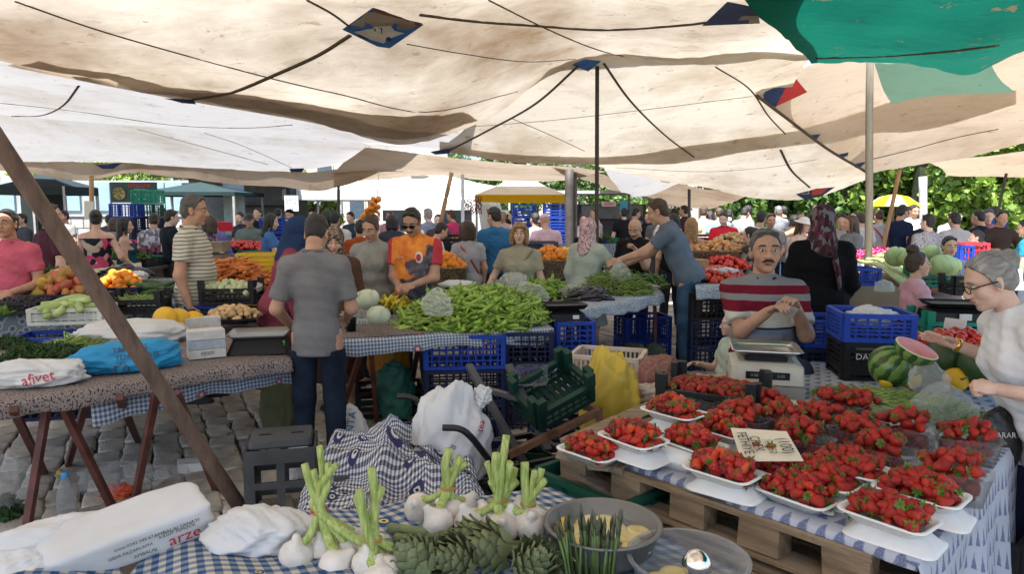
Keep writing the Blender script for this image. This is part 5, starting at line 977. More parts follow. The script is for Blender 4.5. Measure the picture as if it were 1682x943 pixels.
def heap(kind, label, c, a, b, h, n, name=None, cat=None, rz=0.0, shape='disc', size=1.0, sizev=.12, group=None, long=False, cap=300, power=1.0, fill=True, seed=None, flat=.35, upright=False):
    """n pieces over a mound centred on c (world); individuals up to 300 of a kind, the rest joined as stuff"""
    g = np.random.default_rng(seed if seed is not None else int(abs(c[0]*997+c[1]*131))+n); protos = PROTO[kind]; name = name or kind; cs, sn = math.cos(rz), math.sin(rz); rest = MB(); mats = None
    r0 = {'strawberry': .019, 'pepper': .016, 'pepper_dark': .016, 'bean': .007, 'carrot': .014, 'zucchini': .027, 'cucumber': .022, 'eggplant': .03}.get(kind, .03)*size; cache = {}
    for i in range(n+(n//2 if fill else 0)):
        under = i >= n; u, v = (.5+i*.7548776662) % 1, (.5+i*.5698402910) % 1
        if shape == 'disc': rr = math.sqrt(u); x, y = rr*math.cos(6.2832*v), rr*math.sin(6.2832*v); zz = (1-rr**2)**power if rr < 1 else 0
        else: x, y = 2*u-1, 2*v-1; zz = ((1-x*x*.85)*(1-y*y*.85))**.6
        s = size*(1+g.uniform(-sizev, sizev)); X, Y_ = x*a+g.normal()*r0*.25, y*b+g.normal()*r0*.25
        Z = h*zz+r0*(.75+g.uniform(-.35, .55)) - (r0*1.7 if under else 0)
        if under: Z = max(Z, r0*.5)
        loc = (c[0]+cs*X-sn*Y_, c[1]+sn*X+cs*Y_, c[2]+Z)
        if long: rot = (g.uniform(0, 6.28), g.normal()*flat, g.uniform(0, 6.28) if long == 1 else rz+long-1+g.normal()*.22)
        elif upright: rot = (g.normal()*.3, g.normal()*.3, g.uniform(0, 6.28))
        else: rot = tuple(g.uniform(0, 6.28, 3))
        pm, ch = protos[g.integers(len(protos))]; mats = pm.materials
        if not under and COUNT.get(kind, 0) < cap:
            COUNT[kind] = COUNT.get(kind, 0)+1; o = link(name, pm, None, loc=loc, rot=rot, label=label, cat=cat or name.replace('_', ' '), group=group or (name.replace('_', ' ')+' in heaps and trays')); o.scale = (s, s, s)
            if ch is not None: link('calyx', ch, o)
        else:
            if pm not in cache: cache[pm] = (np.array([q.co[:] for q in pm.vertices]), [tuple(p.vertices) for p in pm.polygons], np.array([p.material_index for p in pm.polygons]))
            V, Fc, mi = cache[pm]; M4 = TRS(loc, rot, s)
            for k in set(mi.tolist()): rest.add(V, [f for f, q in zip(Fc, mi) if q == k], k, M4)
            if ch is not None:
                if ch not in cache: cache[ch] = (np.array([q.co[:] for q in ch.vertices]), [tuple(p.vertices) for p in ch.polygons])
                rest.add(*cache[ch], 1, M4)
    if rest.n: rest.make(name+'_heap', [straw_far, leafg] if kind == 'strawberry' else list(mats), None, True, kind='stuff', label='packed '+label if not label.startswith('packed') else label)
# ---- leaves, bags
def leaves(label, c, r, n, size, cols, name='leafy_greens', cat='greens', seed=1, thing=False, up=.3, shape='dome', parent=None, kind='stuff', aspect=.5):
    g = np.random.default_rng(seed); q = MB(); c = np.array(c, float); r = np.array(r, float); d = g.normal(size=(n, 3)); d /= np.linalg.norm(d, axis=1)[:, None]; 
    if shape == 'dome': d[:, 2] = np.abs(d[:, 2])
    rad = g.uniform(.55, 1.0, n)**.6; P = c+d*rad[:, None]*r; A = g.normal(size=(n, 3))+np.array((0, 0, up))*2; A /= np.linalg.norm(A, axis=1)[:, None]; B = np.cross(A, d+g.normal(size=(n, 3))*.5); B /= np.linalg.norm(B, axis=1)[:, None]+1e-9; C = np.cross(A, B); s = size*g.uniform(.6, 1.3, n)[:, None]
    V = np.stack([P-A*s*.5, P+B*s*aspect*.5+C*s*.12, P+A*s*.5+C*s*.05, P-B*s*aspect*.5+C*s*.12], 1).reshape(-1, 3); f = np.arange(n*4).reshape(n, 4)
    q.add(V, f); mi = g.integers(0, len(cols), n); q.Mi = [mi]
    ms = [mat('leaf_%02d_%02d_%02d' % tuple(int(x*250) for x in k), k, .55, .3, 8, trans=.35) for k in cols]
    return q.make(name, ms, parent, False, kind=kind, **({} if parent else dict(label=label, cat=None if kind == 'stuff' else cat)))
GRN = [(.05, .11, .02), (.085, .16, .03), (.035, .075, .015)]; LET = [(.20, .32, .06), (.28, .40, .10), (.15, .26, .05)]; HRB = [(.03, .075, .018), (.05, .10, .025), (.02, .05, .012)]
bag_w = mat('bag_white', (.70, .70, .69), .42, .08, 5, .25, 20, trans=.25, spec=.5); bag_t = mat('bag_thin', (.72, .75, .73), .3, .08, 6, .3, 24, trans=.3, alpha=.27, spec=.6); bag_clear = mat('bag_clear', (.75, .75, .74), .25, .1, 8, .4, 30, trans=.3, alpha=.2, spec=.8); bag_y = mat('bag_yellow', (.64, .46, .06), .5, .15, 5, .4, 16, trans=.18); bag_blue = mat('sack_blue', (.02, .26, .50), .6, .15, 6, .5, 18, trans=.1); bag_b = mat('bag_black', (.012, .012, .013), .4, .2)
BV = {}
def bag(label, c, r, m, seed=1, rough=.16, name='plastic_bag', cat='bag', rz=0.0, flatb=True, tie=0.0, group=None, nu=80, nv=56, key=None, sharp=1.0, tilt=0.0):
    v, f = sphere(nu, nv); v = v.copy(); d = 1+snoise(v, .6, seed)*rough*.7+snoise(v, .95, seed+3, 4, True)*rough*.42*sharp+snoise(v, 2.0, seed+7, 5, True)*rough*.17*sharp+snoise(v, 4.5, seed+9, 6, True)*rough*.05*sharp
    v = v*d[:, None]
    if tie: k = np.clip((v[:, 2]-.35)/.65, 0, 1); v[:, :2] *= (1-tie*k)[:, None]; v[:, 2] += k*tie*.25
    v = v*np.array(r)
    if flatb: v[:, 2] = np.maximum(v[:, 2], -r[2]*.62)
    v = v@rotm(0, tilt, rz).T; v[:, 2] -= v[:, 2].min(); v += np.array(c)
    q = MB(); q.add(v, f); o = q.make(name, m, None, True, label=label, cat=cat, group=group)
    if key: BV[key] = BVHTree.FromPolygons([tuple(x) for x in v], f)
    return o
def decal(key, txt, px, py, size, ang, m, parent, name='printed_text', sq=1.0, off=.006, shear=0.0):
    v, f = text_vf(txt, size); a = R(ang); out = []
    for x, y, _ in v:
        y *= sq; x += shear*y; X = px+x*math.cos(a)-y*math.sin(a)*-1*0+(-y)*(-math.sin(a))*-1; Yp = py-(x*math.sin(a)+y*math.cos(a)); X = px+x*math.cos(a)-y*math.sin(a)
        d = Vector(ray(X, Yp)).normalized(); h = BV[key].ray_cast(Vector((0, 0, CAMZ)), d)
        if h[0] is None: h = BV[key].find_nearest(Vector(atd(X, Yp, parent.location.y)))
        out.append(np.array(h[0]-d*off))
    q = MB(); q.add(out, f); return q.make(name, m, parent)
ink_k = mat('ink_black', (.02, .02, .02), .7); ink_r = mat('ink_red', (.50, .02, .04), .6); ink_g = mat('ink_grey', (.06, .07, .1), .7); ink_b = mat('ink_blue', (.03, .12, .4), .6)
# ================================================================ NEAR STALLS
foam = mat('white_foam', (.72, .72, .70), .55, .06, 12, .1, 80, sss=.05)
def rrect(Lx, Wy, r, n=4):
    P = []
    for cx, cy, a0 in ((Lx/2-r, Wy/2-r, 0), (-Lx/2+r, Wy/2-r, 90), (-Lx/2+r, -Wy/2+r, 180), (Lx/2-r, -Wy/2+r, 270)):
        for k in range(n): a = R(a0+90*k/(n-1)); P.append((cx+r*math.cos(a), cy+r*math.sin(a)))
    return np.array(P)
def ringmesh(q, rings, mi=0, capend=True, M=None):
    n = len(rings[0]); V = np.concatenate([np.column_stack([r[:, :2], np.full(n, z)]) if r.shape[1] == 2 else r for r, z in rings] if isinstance(rings[0], tuple) else rings); k = len(rings)
    return V
def loft(q, rings, cap0=False, cap1=False, mi=0):
    n = len(rings[0][0]); V = np.concatenate([np.column_stack([r, np.full(n, z)]) for r, z in rings]); k = len(rings)
    q.add(V, [(i*n+j, i*n+(j+1) % n, (i+1)*n+(j+1) % n, (i+1)*n+j) for i in range(k-1) for j in range(n)], mi); b = q.n-len(V)
    if cap1: q.F.append(np.array([tuple(b+(k-1)*n+j for j in range(n))])); q.Mi.append(np.full(1, mi))
    if cap0: q.F.append(np.array([tuple(b+j for j in range(n-1, -1, -1))])); q.Mi.append(np.full(1, mi))
    return q
q = MB(); TL, TW = .225, .15
loft(q, [(rrect(TL-.06, TW-.05, .03), 0), (rrect(TL-.006, TW-.006, .03), .028), (rrect(TL+.012, TW+.012, .033), .030), (rrect(TL+.012, TW+.012, .033), .034), (rrect(TL-.008, TW-.008, .03), .034), (rrect(TL-.064, TW-.054, .03), .005)], True, True); tray_me = q.mesh('foam_tray', foam)
q = MB(); loft(q, [(rrect(.14, .085, .02), 0), (rrect(.175, .115, .024), .085), (rrect(.187, .127, .026), .086), (rrect(.187, .127, .026), .089), (rrect(.173, .113, .024), .088), (rrect(.139, .084, .02), .003)], True, True); pun_me = q.mesh('punnet', clear_plastic('punnet_plastic', (.97, .98, .98), .13))
# --- strawberry table: pallet edge, cloth, green crates
A_, B_, C__, D_ = (.24, 2.56), (1.03, 1.69), (2.56, 3.27), (1.77, 4.16); ZT = .70; fd = np.array((.67, -.742)); bd = np.array((.70, .714)); rzt = math.atan2(fd[1], fd[0])
pm = mat('pallet_wood', (.24, .165, .095), .85, .4, 3.5, .8, 50, stretch=(1, 9, 9), objvar=.25, col2=(.36, .265, .17))
def pallet(label, z, off, n=8):
    r = empty('wooden_pallet', (.66, 2.1, z), rzt, label, 'pallet', 'pallets under the strawberries'); Ln, Wd = 1.16, 1.0
    def plank(nm, c, s, sd=0):
        q = MB(); q.box((0, 0, 0), s); V = q.V[0]; V += np.random.default_rng(sd+int(abs(c[0]*100+c[1]*37+c[2]*997))).normal(size=V.shape)*.0022; q.V[0] = V; o = link(nm, q.mesh(nm, pm, False), r, loc=c)
    for k in range(n): plank('plank', (off, .05+k*.125, .128), (Ln, .095, .02))
    for k in (0, 4, 7): plank('plank', (off, .05+k*.125, .01), (Ln, .095, .02))
    for i in range(5):
        for k in (0, 4, 7): plank('block', (off-Ln/2+.07+i*(Ln-.14)/4, .05+k*.125, .07), (.13, .085, .092))
    return r
pallet('upper weathered pallet under the strawberry cloth', ZT-.155, -.14); pallet('lower weathered pallet under the strawberries', ZT-.31, -.11)
cloth('white cloth with blue diamonds under the strawberries', np.array(A_)+fd*.16+bd*.05, np.array(B_)+bd*.03, C__, np.array(D_)+fd*.05, ZT, ikat, .02, .006, 5)
cloth('side fall of the blue diamond cloth at the right', B_, C__, np.array(C__)-fd*.03, np.array(B_)-fd*.03, ZT+.002, ikat, .42, .03, 6, 12, 80)
for i, (d0, d1) in enumerate(((.25, .2), (.85, .25), (.3, 1.2), (1.0, 1.3), (.3, 1.9))): p = np.array(A_)+fd*d0+bd*d1; [crate('dark crate %s under the strawberry pallets, %s layer' % (['left front', 'right front', 'left middle', 'right middle', 'back'][i], 'lower' if k == 0 else 'upper'), (*p, k*.19), rzt, (.5, .35, .185), 'black', 'slat') for k in range(2)]
for k in range(3): crate('dark green ribbed crate at the left tip of the strawberry stall, %s' % ['bottom', 'middle', 'top'][k], (*(np.array((.25, 2.66))+fd*.15), k*.205), rzt, (.44, .32, .2), 'green', 'ribs')
for i, (a, b, wd) in enumerate((((940, 730), (1075, 668), .11), ((925, 745), (1030, 770), .08), ((985, 770), (1050, 730), .10))):
    p0, p1 = atz(*a, .67+.012*i), atz(*b, .67+.012*i); q = MB(); q.bar(p0, p1, .025, wd, up=(0, 0, 1)) if False else q.bar(p0, p1, wd, .024, up=(0, 0, 1)); q.V[0] = q.V[0]+np.random.default_rng(i).normal(size=q.V[0].shape)*.006; q.make('loose_board', wood_w, label=['long grey board at the left edge of the strawberry stall', 'split board on the green crate', 'short chunky board at the pallet corner'][i], cat='board')
b0, b1 = atz(955, 780, .60), atz(1055, 838, .52); q = MB(); q.bar(b0, b1, .06, .02); q.make('loose_board', wood_w, label='thin dark lath slanting across the green crate', cat='board')
b0, b1 = atz(1075, 725, .704), atz(1330, 812, .704); 
cloth('crumpled paper sheet at the pallet edge', atz(1190, 800, .7), atz(1370, 855, .7), atz(1370, 800, .7), atz(1200, 752, .7), .706, mat('cream_paper', (.55, .51, .44), .8, .12, 7, .5, 20), .0, .0, 9, 20, 24, 'wrapping_paper', dz=lambda P: .008+.012*np.sin(P[:, :, 0]*40)*np.sin(P[:, :, 1]*33), cat='paper')
TR = [(972, 733, .0, 'tray at the left tip of the stall', 18), (1040, 712, .06, 'tray second from the left tip', 16), (1107, 668, .09, 'tray at the back left beside the empty punnet', 17), (1188, 765, .03, 'tray in front of the price card', 22), (1138, 720, .03, 'tray behind the closed foam box', 20), (1185, 697, .04, 'tray left of the price card', 22), (1262, 757, .02, 'tray under the price card', 14), (1312, 803, .0, 'long tray right of the price card', 24), (1352, 778, .03, 'tray in the middle of the front row', 22), (1395, 760, .05, 'tray before the tall punnets', 20), (1460, 838, .03, 'front tray nearest us', 34), (1512, 800, .05, 'tray at the front right corner', 26)]
for i, (px, py, up, nm, n) in enumerate(TR):
    z = ZT+.005+up; p = atz(px, py+8, z+.03); p[2] = z; rz = rzt+random.uniform(-.12, .12)
    link('foam_tray', tray_me, loc=p, rot=(0, 0, rz), label='white foam strawberry '+nm, cat='tray', group='foam trays of strawberries')
    if up > .02: o = link('foam_tray', tray_me, loc=(p[0]+.012, p[1]-.012, z-.001), rot=(math.pi, 0, rz+.1), label='upturned foam tray below the strawberry '+nm, cat='tray', group='upturned foam trays'); o.location.z = max(z-.001, ZT+.036)
    heap('strawberry', 'ripe strawberry in the foam '+nm, (p[0], p[1], z+.02), .088, .053, .046, n+22, rz=rz, shape='rect', size=.97, group='strawberries in the foam '+nm, seed=i+40)
PU = [(1220, 688, 'far left behind the left tray'), (1290, 690, 'behind the price card'), (1345, 690, 'back row beside the green beans'), (1378, 664, 'furthest back in the middle'), (1268, 668, 'beside the green box'), (1318, 722, 'right of the price card'), (1412, 712, 'left of the centre'), (1452, 742, 'centre front'), (1492, 705, 'behind the centre'), (1590, 722, 'far right near the black bag'), (1568, 778, 'front right'), (1412, 668, 'beside the bean heap')]
PU.sort(key=lambda t: -t[1])
for i, (px, py, nm) in enumerate(PU):
    p = atz(px, py+2, ZT+.085); rz = rzt+random.choice([0, .1, -.15])+(.4 if px > 1550 else 0)
    link('punnet', pun_me, loc=(p[0], p[1], ZT+.004), rot=(0, 0, rz), label='clear plastic punnet of strawberries '+nm, cat='punnet', group='clear punnets of strawberries').scale = (1.12, 1.12, 1.1)
    heap('strawberry', 'ripe strawberry heaped in the punnet '+nm, (p[0], p[1], ZT+.085), .076, .048, .045, 19, rz=rz, shape='rect', size=1.12, group='strawberries in the punnet '+nm, seed=i+80, fill=False)
    rest = MB(); g_ = np.random.default_rng(i)
    for k in range(34):
        pmx, ch = PROTO['strawberry'][k % 6]; V = np.array([v.co[:] for v in pmx.vertices]); x, y = (.5+k*.7549) % 1-.5, (.5+k*.5698) % 1-.5; zz = .02+.064*((k*.371) % 1); f_ = .78+.22*zz/.09
        rest.add(V, [tuple(q.vertices) for q in pmx.polygons], 0, TRS((p[0]+math.cos(rz)*x*.15*f_-math.sin(rz)*y*.092*f_, p[1]+math.sin(rz)*x*.15*f_+math.cos(rz)*y*.092*f_, ZT+.006+zz), tuple(g_.uniform(0, 6.28, 3)), 1.0))
    rest.make('strawberry_filling', straw_far, None, True, kind='stuff', label='strawberries pressed inside the punnet '+nm)
# closed foam box, empty punnet, price card
p = atz(1105, 752, ZT+.02); q = MB(); loft(q, [(rrect(.2, .13, .02), 0), (rrect(.22, .15, .025), .028), (rrect(.222, .152, .025), .031), (rrect(.19, .12, .03), .055)], True, True); link('foam_box', q.mesh('foam_box', foam), loc=(p[0], p[1], ZT+.004), rot=(0, 0, rzt+.08), label='closed white foam box at the pallet edge', cat='box')
p = atz(1155, 655, ZT+.09); link('punnet', pun_me, loc=(p[0], p[1], ZT+.01), rot=(0, 0, rzt), label='nearly empty clear punnet at the back left', cat='punnet')
cq = [atd(1200, 703, 2.42), atd(1292, 709, 2.33), atd(1320, 757, 2.12), atd(1218, 757, 2.17)]; r = empty('price_card', cq[3], 0, 'cream handwritten strawberry price card lying on the trays', 'price card'); q = MB(); nrm = np.cross(cq[1]-cq[0], cq[3]-cq[0]); nrm /= np.linalg.norm(nrm); nrm *= -np.sign(nrm[1]) if abs(nrm[1]) > .1 else np.sign(nrm[2])
q.add(cq+[c-nrm*.003 for c in cq], BOXF); q.make('card', mat('card_cream', (.66, .60, .46), .8, .06), r); nn = nrm if nrm[2] > 0 else -nrm
def cardtxt(t, u, v, size, ang):
    V, f = text_vf(t, size); ex = (cq[1]-cq[0]); ex /= np.linalg.norm(ex); ey = np.cross(nn, ex); c = cq[0]+(cq[1]-cq[0])*u+(cq[3]-cq[0])*v; a = R(ang); out = [c+ex*(x*math.cos(a)-y*math.sin(a))+ey*(x*math.sin(a)+y*math.cos(a))+nn*.005 for x, y, _ in V]; q = MB(); q.add(out, f); q.make('handwriting', ink_k, r)
for t, u, v, s_, a_ in (('FETHIYE', .16, .5, .046, -70), ('ÇILEK', .36, .5, .046, -70), ('½kg 50', .58, .55, .036, -70), ('(100)', .84, .5, .055, -70)): cardtxt(t, u, v, s_, a_)
# --- weighing scale, black strawberry crate, box by the seller
steel = mat('brushed_steel', (.55, .55, .54), .28, .1, 20, metal=1.0); scale_w = mat('scale_cream', (.50, .47, .38), .5, .1); grey_box = mat('grey_box', (.26, .25, .23), .7, .15)
p = atd(1255, 600, 3.45); r = empty('weighing_scale', (p[0], p[1], .66), R(-14), 'cream weighing scale with steel pan in front of the striped seller', 'scale')
q = MB(); q.box((0, 0, .05), (.34, .36, .10)); link('stand_box', q.mesh('b', grey_box, False), r); q = MB(); loft(q, [(rrect(.34, .34, .02), .105), (rrect(.33, .33, .02), .19), (rrect(.26, .26, .02), .205)], True, True); link('scale_body', q.mesh('b', scale_w, False), r)
q = MB(); loft(q, [(rrect(.2, .2, .02), .205), (rrect(.2, .2, .02), .235)], False, True); link('plate_support', q.mesh('b', black_pl, False), r)
q = MB(); loft(q, [(rrect(.26, .24, .02), .238), (rrect(.31, .29, .02), .262), (rrect(.33, .31, .02), .264), (rrect(.255, .235, .02), .242)], True, True); link('pan', q.mesh('p', steel), r)
q = MB(); q.box((0, -.169, .15), (.2, .006, .035)); dsp = link('display', q.mesh('d', black_pl, False), r); [link('display_digits', (lambda qq: (qq.add(*text_vf('0.00', .02)), qq.mesh('t', mat('lcd_grey', (.25, .3, .22), .4)))[1])(MB()), dsp, loc=(x, -.1735, .15), rot=(R(90), 0, 0)) for x in (-.06, .0, .06)]
p = atd(1172, 640, 3.05); crate('black crate full of loose strawberries behind the trays', (p[0], p[1], .70), R(-30), (.42, .30, .12), 'black', 'posts'); heap('strawberry', 'small strawberry in the black crate behind the trays', (p[0], p[1], .80), .18, .12, .02, 120, rz=R(-30), shape='rect', size=.9, cap=0, fill=False, group='strawberries in the black crate')
crate('black crate supporting the loose strawberry crate', (p[0], p[1], .53), R(-30), (.42, .30, .165), 'black', 'slat'); crate('black crate at floor level below the loose strawberries', (p[0], p[1], .36), R(-30), (.42, .30, .165), 'black', 'slat'); crate('lowest black crate below the loose strawberries', (p[0], p[1], .19), R(-30), (.42, .30, .165), 'black', 'slat')
q = MB(); p = atd(1285, 662, 2.95); q.box((p[0], p[1], .735), (.32, .16, .07), (0, 0, R(-28))); o = q.make('card_box', mat('pale_green_card', (.46, .50, .34), .7), label='pale green cardboard box lid beside the punnets', cat='box')
q = MB(); p = atd(1225, 640, 3.2); q.box((p[0], p[1], .76), (.26, .2, .02), (0, 0, R(-20))); q.make('brown_board', mat('brown_card', (.26, .12, .05), .8), label='brown card under the weighing scale', cat='board')
# money in the seller's hands
p = atd(1290, 508, 3.86); q = MB(); q.box(p, (.12, .004, .06), (R(30), R(20), R(-10))); q.make('banknotes', mat('notes', (.35, .36, .30), .7), label='folded banknotes held by the striped seller', cat='money')
# --- right side: blue crate on black crates, watermelons, yellow melons, beans, tomatoes
p = atd(1425, 590, 3.75); 
for k, (z, c, nm) in enumerate(((.62, 'black', 'lower black'), (.765, 'black', 'upper black with white lettering'))): r = crate(nm+' crate right of the seller', (p[0], p[1], z), R(-10), (.33, .32, .145), c, 'slat')
q = MB(); q.add(*text_vf('DATEGLI', .045)); link('lettering', q.mesh('t', mat('letter_white', (.55, .55, .55), .6)), r, loc=(-.03, -.197, .075), rot=(R(90), 0, 0))
crate('bright blue crate on top of the black crates right of the seller', (p[0], p[1], .912), R(-10), (.35, .33, .15), 'blue', 'lattice'); bag('crumpled white bag lying in the blue crate', (p[0], p[1], .985), (.12, .1, .06), bag_w, 5, .25)
p2 = atd(1345, 555, 4.3); crate('blue crate left of the bright blue crate', (p2[0], p2[1], .78), R(-6), (.3, .36, .16), 'blue', 'lattice'); crate('navy crate below the left blue crate', (p2[0], p2[1], .6), R(-6), (.3, .36, .175), 'navy', 'lattice')
def M_melon():
    m, nt, b = newmat('watermelon_rind'); v = coords(nt, 'Object'); w_ = N(nt, 'TexWave'); w_.wave_type = 'BANDS'; sp = N(nt, 'SeparateXYZ'); L(nt, v, sp.inputs[0]); an = N(nt, 'Math', operation='ARCTAN2'); L(nt, sp.outputs['X'], an.inputs[0]); L(nt, sp.outputs['Y'], an.inputs[1])
    a = math_(nt, 'ADD', math_(nt, 'MULTIPLY', an.outputs[0], 1.6), math_(nt, 'MULTIPLY', noise(nt, v, 22, 4), .9)); f = math_(nt, 'FRACT', a, 0); c = ramp(nt, f, [(0, (.02, .06, .012)), (.42, (.035, .09, .02)), (.5, (.13, .23, .05)), (.9, (.17, .27, .06)), (1, (.02, .06, .012))])
    c = mixc(nt, .35, c, ramp(nt, noise(nt, v, 60, 3), [(.35, (.5, .5, .5)), (.65, (1.3, 1.3, 1.2))]), 'MULTIPLY'); L(nt, c, b.inputs['Base Color']); b.inputs['Roughness'].default_value = .3; return m
melon_m = M_melon(); ymel = mat('yellow_melon', (.66, .38, .02), .5, .15, 8, .5, 14, stretch=(1, 1, .4)); dmel = mat('dark_melon', (.03, .065, .02), .4, .4, 6)
def fruit(name, label, px, py, Y, r, m, rot=(0, 0, 0), cat='melon', stem=True, squash=.95):
    p = atd(px, py, Y) if Y else atz(px, py, .755+r*.95); v, f = sphere(24, 16); q = MB(); q.add(v*np.array((r, r, r*squash))*(1+snoise(v, .5, int(px))*.02)[:, None], f)
    root = empty(name, p, 0, label, cat, 'melons on the right stall' if px > 1300 else None); root.rotation_euler = rot; link('rind', q.mesh('rind', m), root)
    if stem: q = MB(); q.tube([(0, 0, r*squash*.97), (.006, .003, r*squash+.015), (.015, .004, r*squash+.028)], [.006, .004, .004], 6); link('stem', q.mesh('stem', stem_g), root)
    return root
fruit('watermelon', 'big striped watermelon below the cut half', 1464, 602, 3.3, .104, melon_m, (.5, .4, 0)); fruit('watermelon', 'dark watermelon behind the yellow melons', 1552, 590, 3.35, .1, dmel, (1.2, 0, .4)); fruit('watermelon', 'dark green watermelon furthest right', 1612, 602, 3.2, .1, dmel, (1, .4, 0)); fruit('watermelon', 'small dark watermelon behind the watch arm', 1582, 588, 3.6, .075, dmel, (.3, 1.2, 0))
fruit('yellow_melon', 'yellow melon right of the hanging bag', 1584, 608, None, .056, ymel, (1.2, .3, 0)); fruit('yellow_melon', 'yellow melon in front of the others', 1570, 624, None, .056, ymel, (1.3, -.4, 0)); fruit('yellow_melon', 'small yellow melon beside the striped watermelon', 1456, 627, None, .034, ymel, (0, .3, 0)); fruit('yellow_melon', 'yellow melon half hidden by the thin bag', 1552, 606, None, .055, ymel, (.3, .8, 0)); fruit('yellow_melon', 'yellow melon partly under the cut watermelon', 1495, 622, None, .05, ymel, (1, 0, 0))
p = atd(1506, 572, 2.92); r = empty('cut_watermelon', p, 0, 'cut half watermelon under cling film in the grey haired woman\'s hand', 'watermelon'); r.rotation_euler = (R(20), R(15), 0)
an = np.linspace(-math.pi/2, 0, 9); q = MB(); q.lathe([(.088*math.cos(a), .07*math.sin(a)) for a in an], 26); link('rind', q.mesh('rind', melon_m), r); q = MB(); q.lathe([(.088, .0), (.080, .003), (.0, .004)], 26); q.lathe([(.080, .0035), (.0, .006)], 26, 1); link('flesh', q.mesh('flesh', [mat('rind_white', (.55, .58, .42), .5), mat('melon_flesh', (.62, .20, .22), .35, .15, 20)]), r)
heap('bean', 'flat green bean in the heap behind the punnets', (*atz(1470, 660, .72)[:2], .705), .30, .16, .045, 300, 'green_bean', 'bean', rz=R(-35), long=1.2, size=1.05, cap=150, flat=.12, group='green beans on the strawberry stall')
bag('thin clear bag of green beans held by the grey haired woman', (*atz(1548, 690, .72)[:2], .70), (.13, .10, .11), bag_t, 21, .16, tie=.55); bag('thin crumpled bag hanging over the melons', (*atz(1522, 640, .78)[:2], .78), (.09, .07, .08), bag_t, 23, .25, tie=.4); leaves('pale beans showing through the thin bag', (*atz(1548, 690, .72)[:2], .73), (.10, .08, .07), 160, .09, [(.25, .36, .12), (.32, .42, .16)], 'bagged_beans', seed=4, aspect=.13)
r = bag('black carrier bag hanging beside the grey haired woman', (*atd(1640, 700, 2.62)[:2], .62), (.095, .05, .14), bag_b, 27, .12, tie=.2, key='blk'); decal('blk', 'SARAR', 1650, 716, 13, 0, mat('letter_white', (.55, .55, .55), .6), r, off=.01)
p = atd(1580, 548, 3.9); q = MB(); 
for x in (-.28, .28): q.box((p[0]+x, p[1], .79), (.02, .34, .06))
for y in (-.17, .17): q.box((p[0], p[1]+y, .79), (.58, .02, .05))
q.box((p[0], p[1], .765), (.56, .34, .01)); q.make('wooden_tray', wood_w, label='shallow wooden tray of red tomatoes', cat='tray'); heap('tomato', 'ripe red tomato in the wooden tray on the right', (p[0], p[1], .775), .27, .16, .10, 85, rz=0, shape='rect', group='tomatoes in the wooden tray', size=1.0)
leaves('tomato vine leaves at the tray edge', (p[0]-.26, p[1]-.1, .80), (.05, .06, .04), 60, .03, GRN, 'vine_leaves', seed=8)
q = MB(); q.box((p[0]+.02, p[1]+.1, .93), (.004, .12, .09), (0, R(12), R(30))); q.make('price_card', mat('card_white', (.62, .62, .6), .7), label='blank white card stuck in the tomatoes', cat='price card')
table('board under the tomatoes and melons on the right', (2.0, 3.4), (3.3, 3.4), (3.3, 5.6), (2.0, 5.6), .755)
p = atd(1566, 485, 4.5); r = empty('digital_scale', (p[0], p[1], .90), R(-12), 'black digital scale beside the girl in pink', 'scale'); q = MB(); loft(q, [(rrect(.34, .3, .02), 0), (rrect(.32, .28, .02), .05), (rrect(.24, .2, .02), .075)], True, True); link('scale_body', q.mesh('b', black_pl, False), r); q = MB(); loft(q, [(rrect(.3, .24, .02), .085), (rrect(.34, .28, .02), .11), (rrect(.3, .24, .02), .098)], True, True); link('pan', q.mesh('b', black_pl, False), r); q = MB(); q.box((.02, -.157, .03), (.07, .004, .04)); link('paper_label', q.mesh('b', mat('card_white', (.62, .62, .6), .7), False), r)
crate('bright green crate under the black digital scale', (p[0], p[1], .757), R(-8), (.42, .3, .14), 'bgreen', 'posts')
# ================================================================ LEFT TRESTLE TABLE
TA, TB, TC, TD = atz(-60, 680, .70), atz(478, 590, .72), atz(420, 528, .74), atz(-160, 560, .74); ZL = .72
legs = [(atz(*a, .70), atz(*b, 0)) for a, b in (((80, 650), (38, 905)), ((95, 652), (190, 845)), ((22, 672), (75, 782)), ((145, 648), (110, 770)), ((196, 652), (228, 728)), ((258, 640), (220, 830)), ((290, 645), (358, 812)), ((270, 615), (290, 660)))]
table('long trestle table with brown steel legs at the left', TA[:2], TB[:2], TC[:2], TD[:2], ZL, legs)
sag = lambda P: -.0*P[:, :, 0]
cloth('dark brown speckled cloth on the left trestle table', TA, TB, TC, TD, ZL+.004, speck_cloth, .07, .012, 11, 40, 90); 
A2, B2 = atz(150, 655, .66), atz(478, 590, .68); cloth('grey gingham cloth strip with red figures along the table edge', A2-np.array((0, .02, 0)), B2-np.array((0, .02, 0)), B2+np.array((-.05, .04, 0)), A2+np.array((-.05, .04, 0)), .665, red_ging, .12, .012, 12, 8, 70)
leaves('bunches of dark green herbs on the left table', (*atz(75, 585, .76)[:2], .73), (.26, .2, .10), 1500, .05, HRB, 'herb_heap', seed=2, up=.1, aspect=.35); leaves('dark herbs at the left end of the table', (*atz(5, 565, .75)[:2], .73), (.2, .15, .06), 700, .045, HRB, 'herb_heap', seed=3, aspect=.35)
heap('bean', 'pale green bean beside the white sack', (*atz(120, 570, .76)[:2], .73), .17, .15, .07, 130, 'green_bean', 'bean', long=1, size=1.0, cap=0, group='beans on the left table')
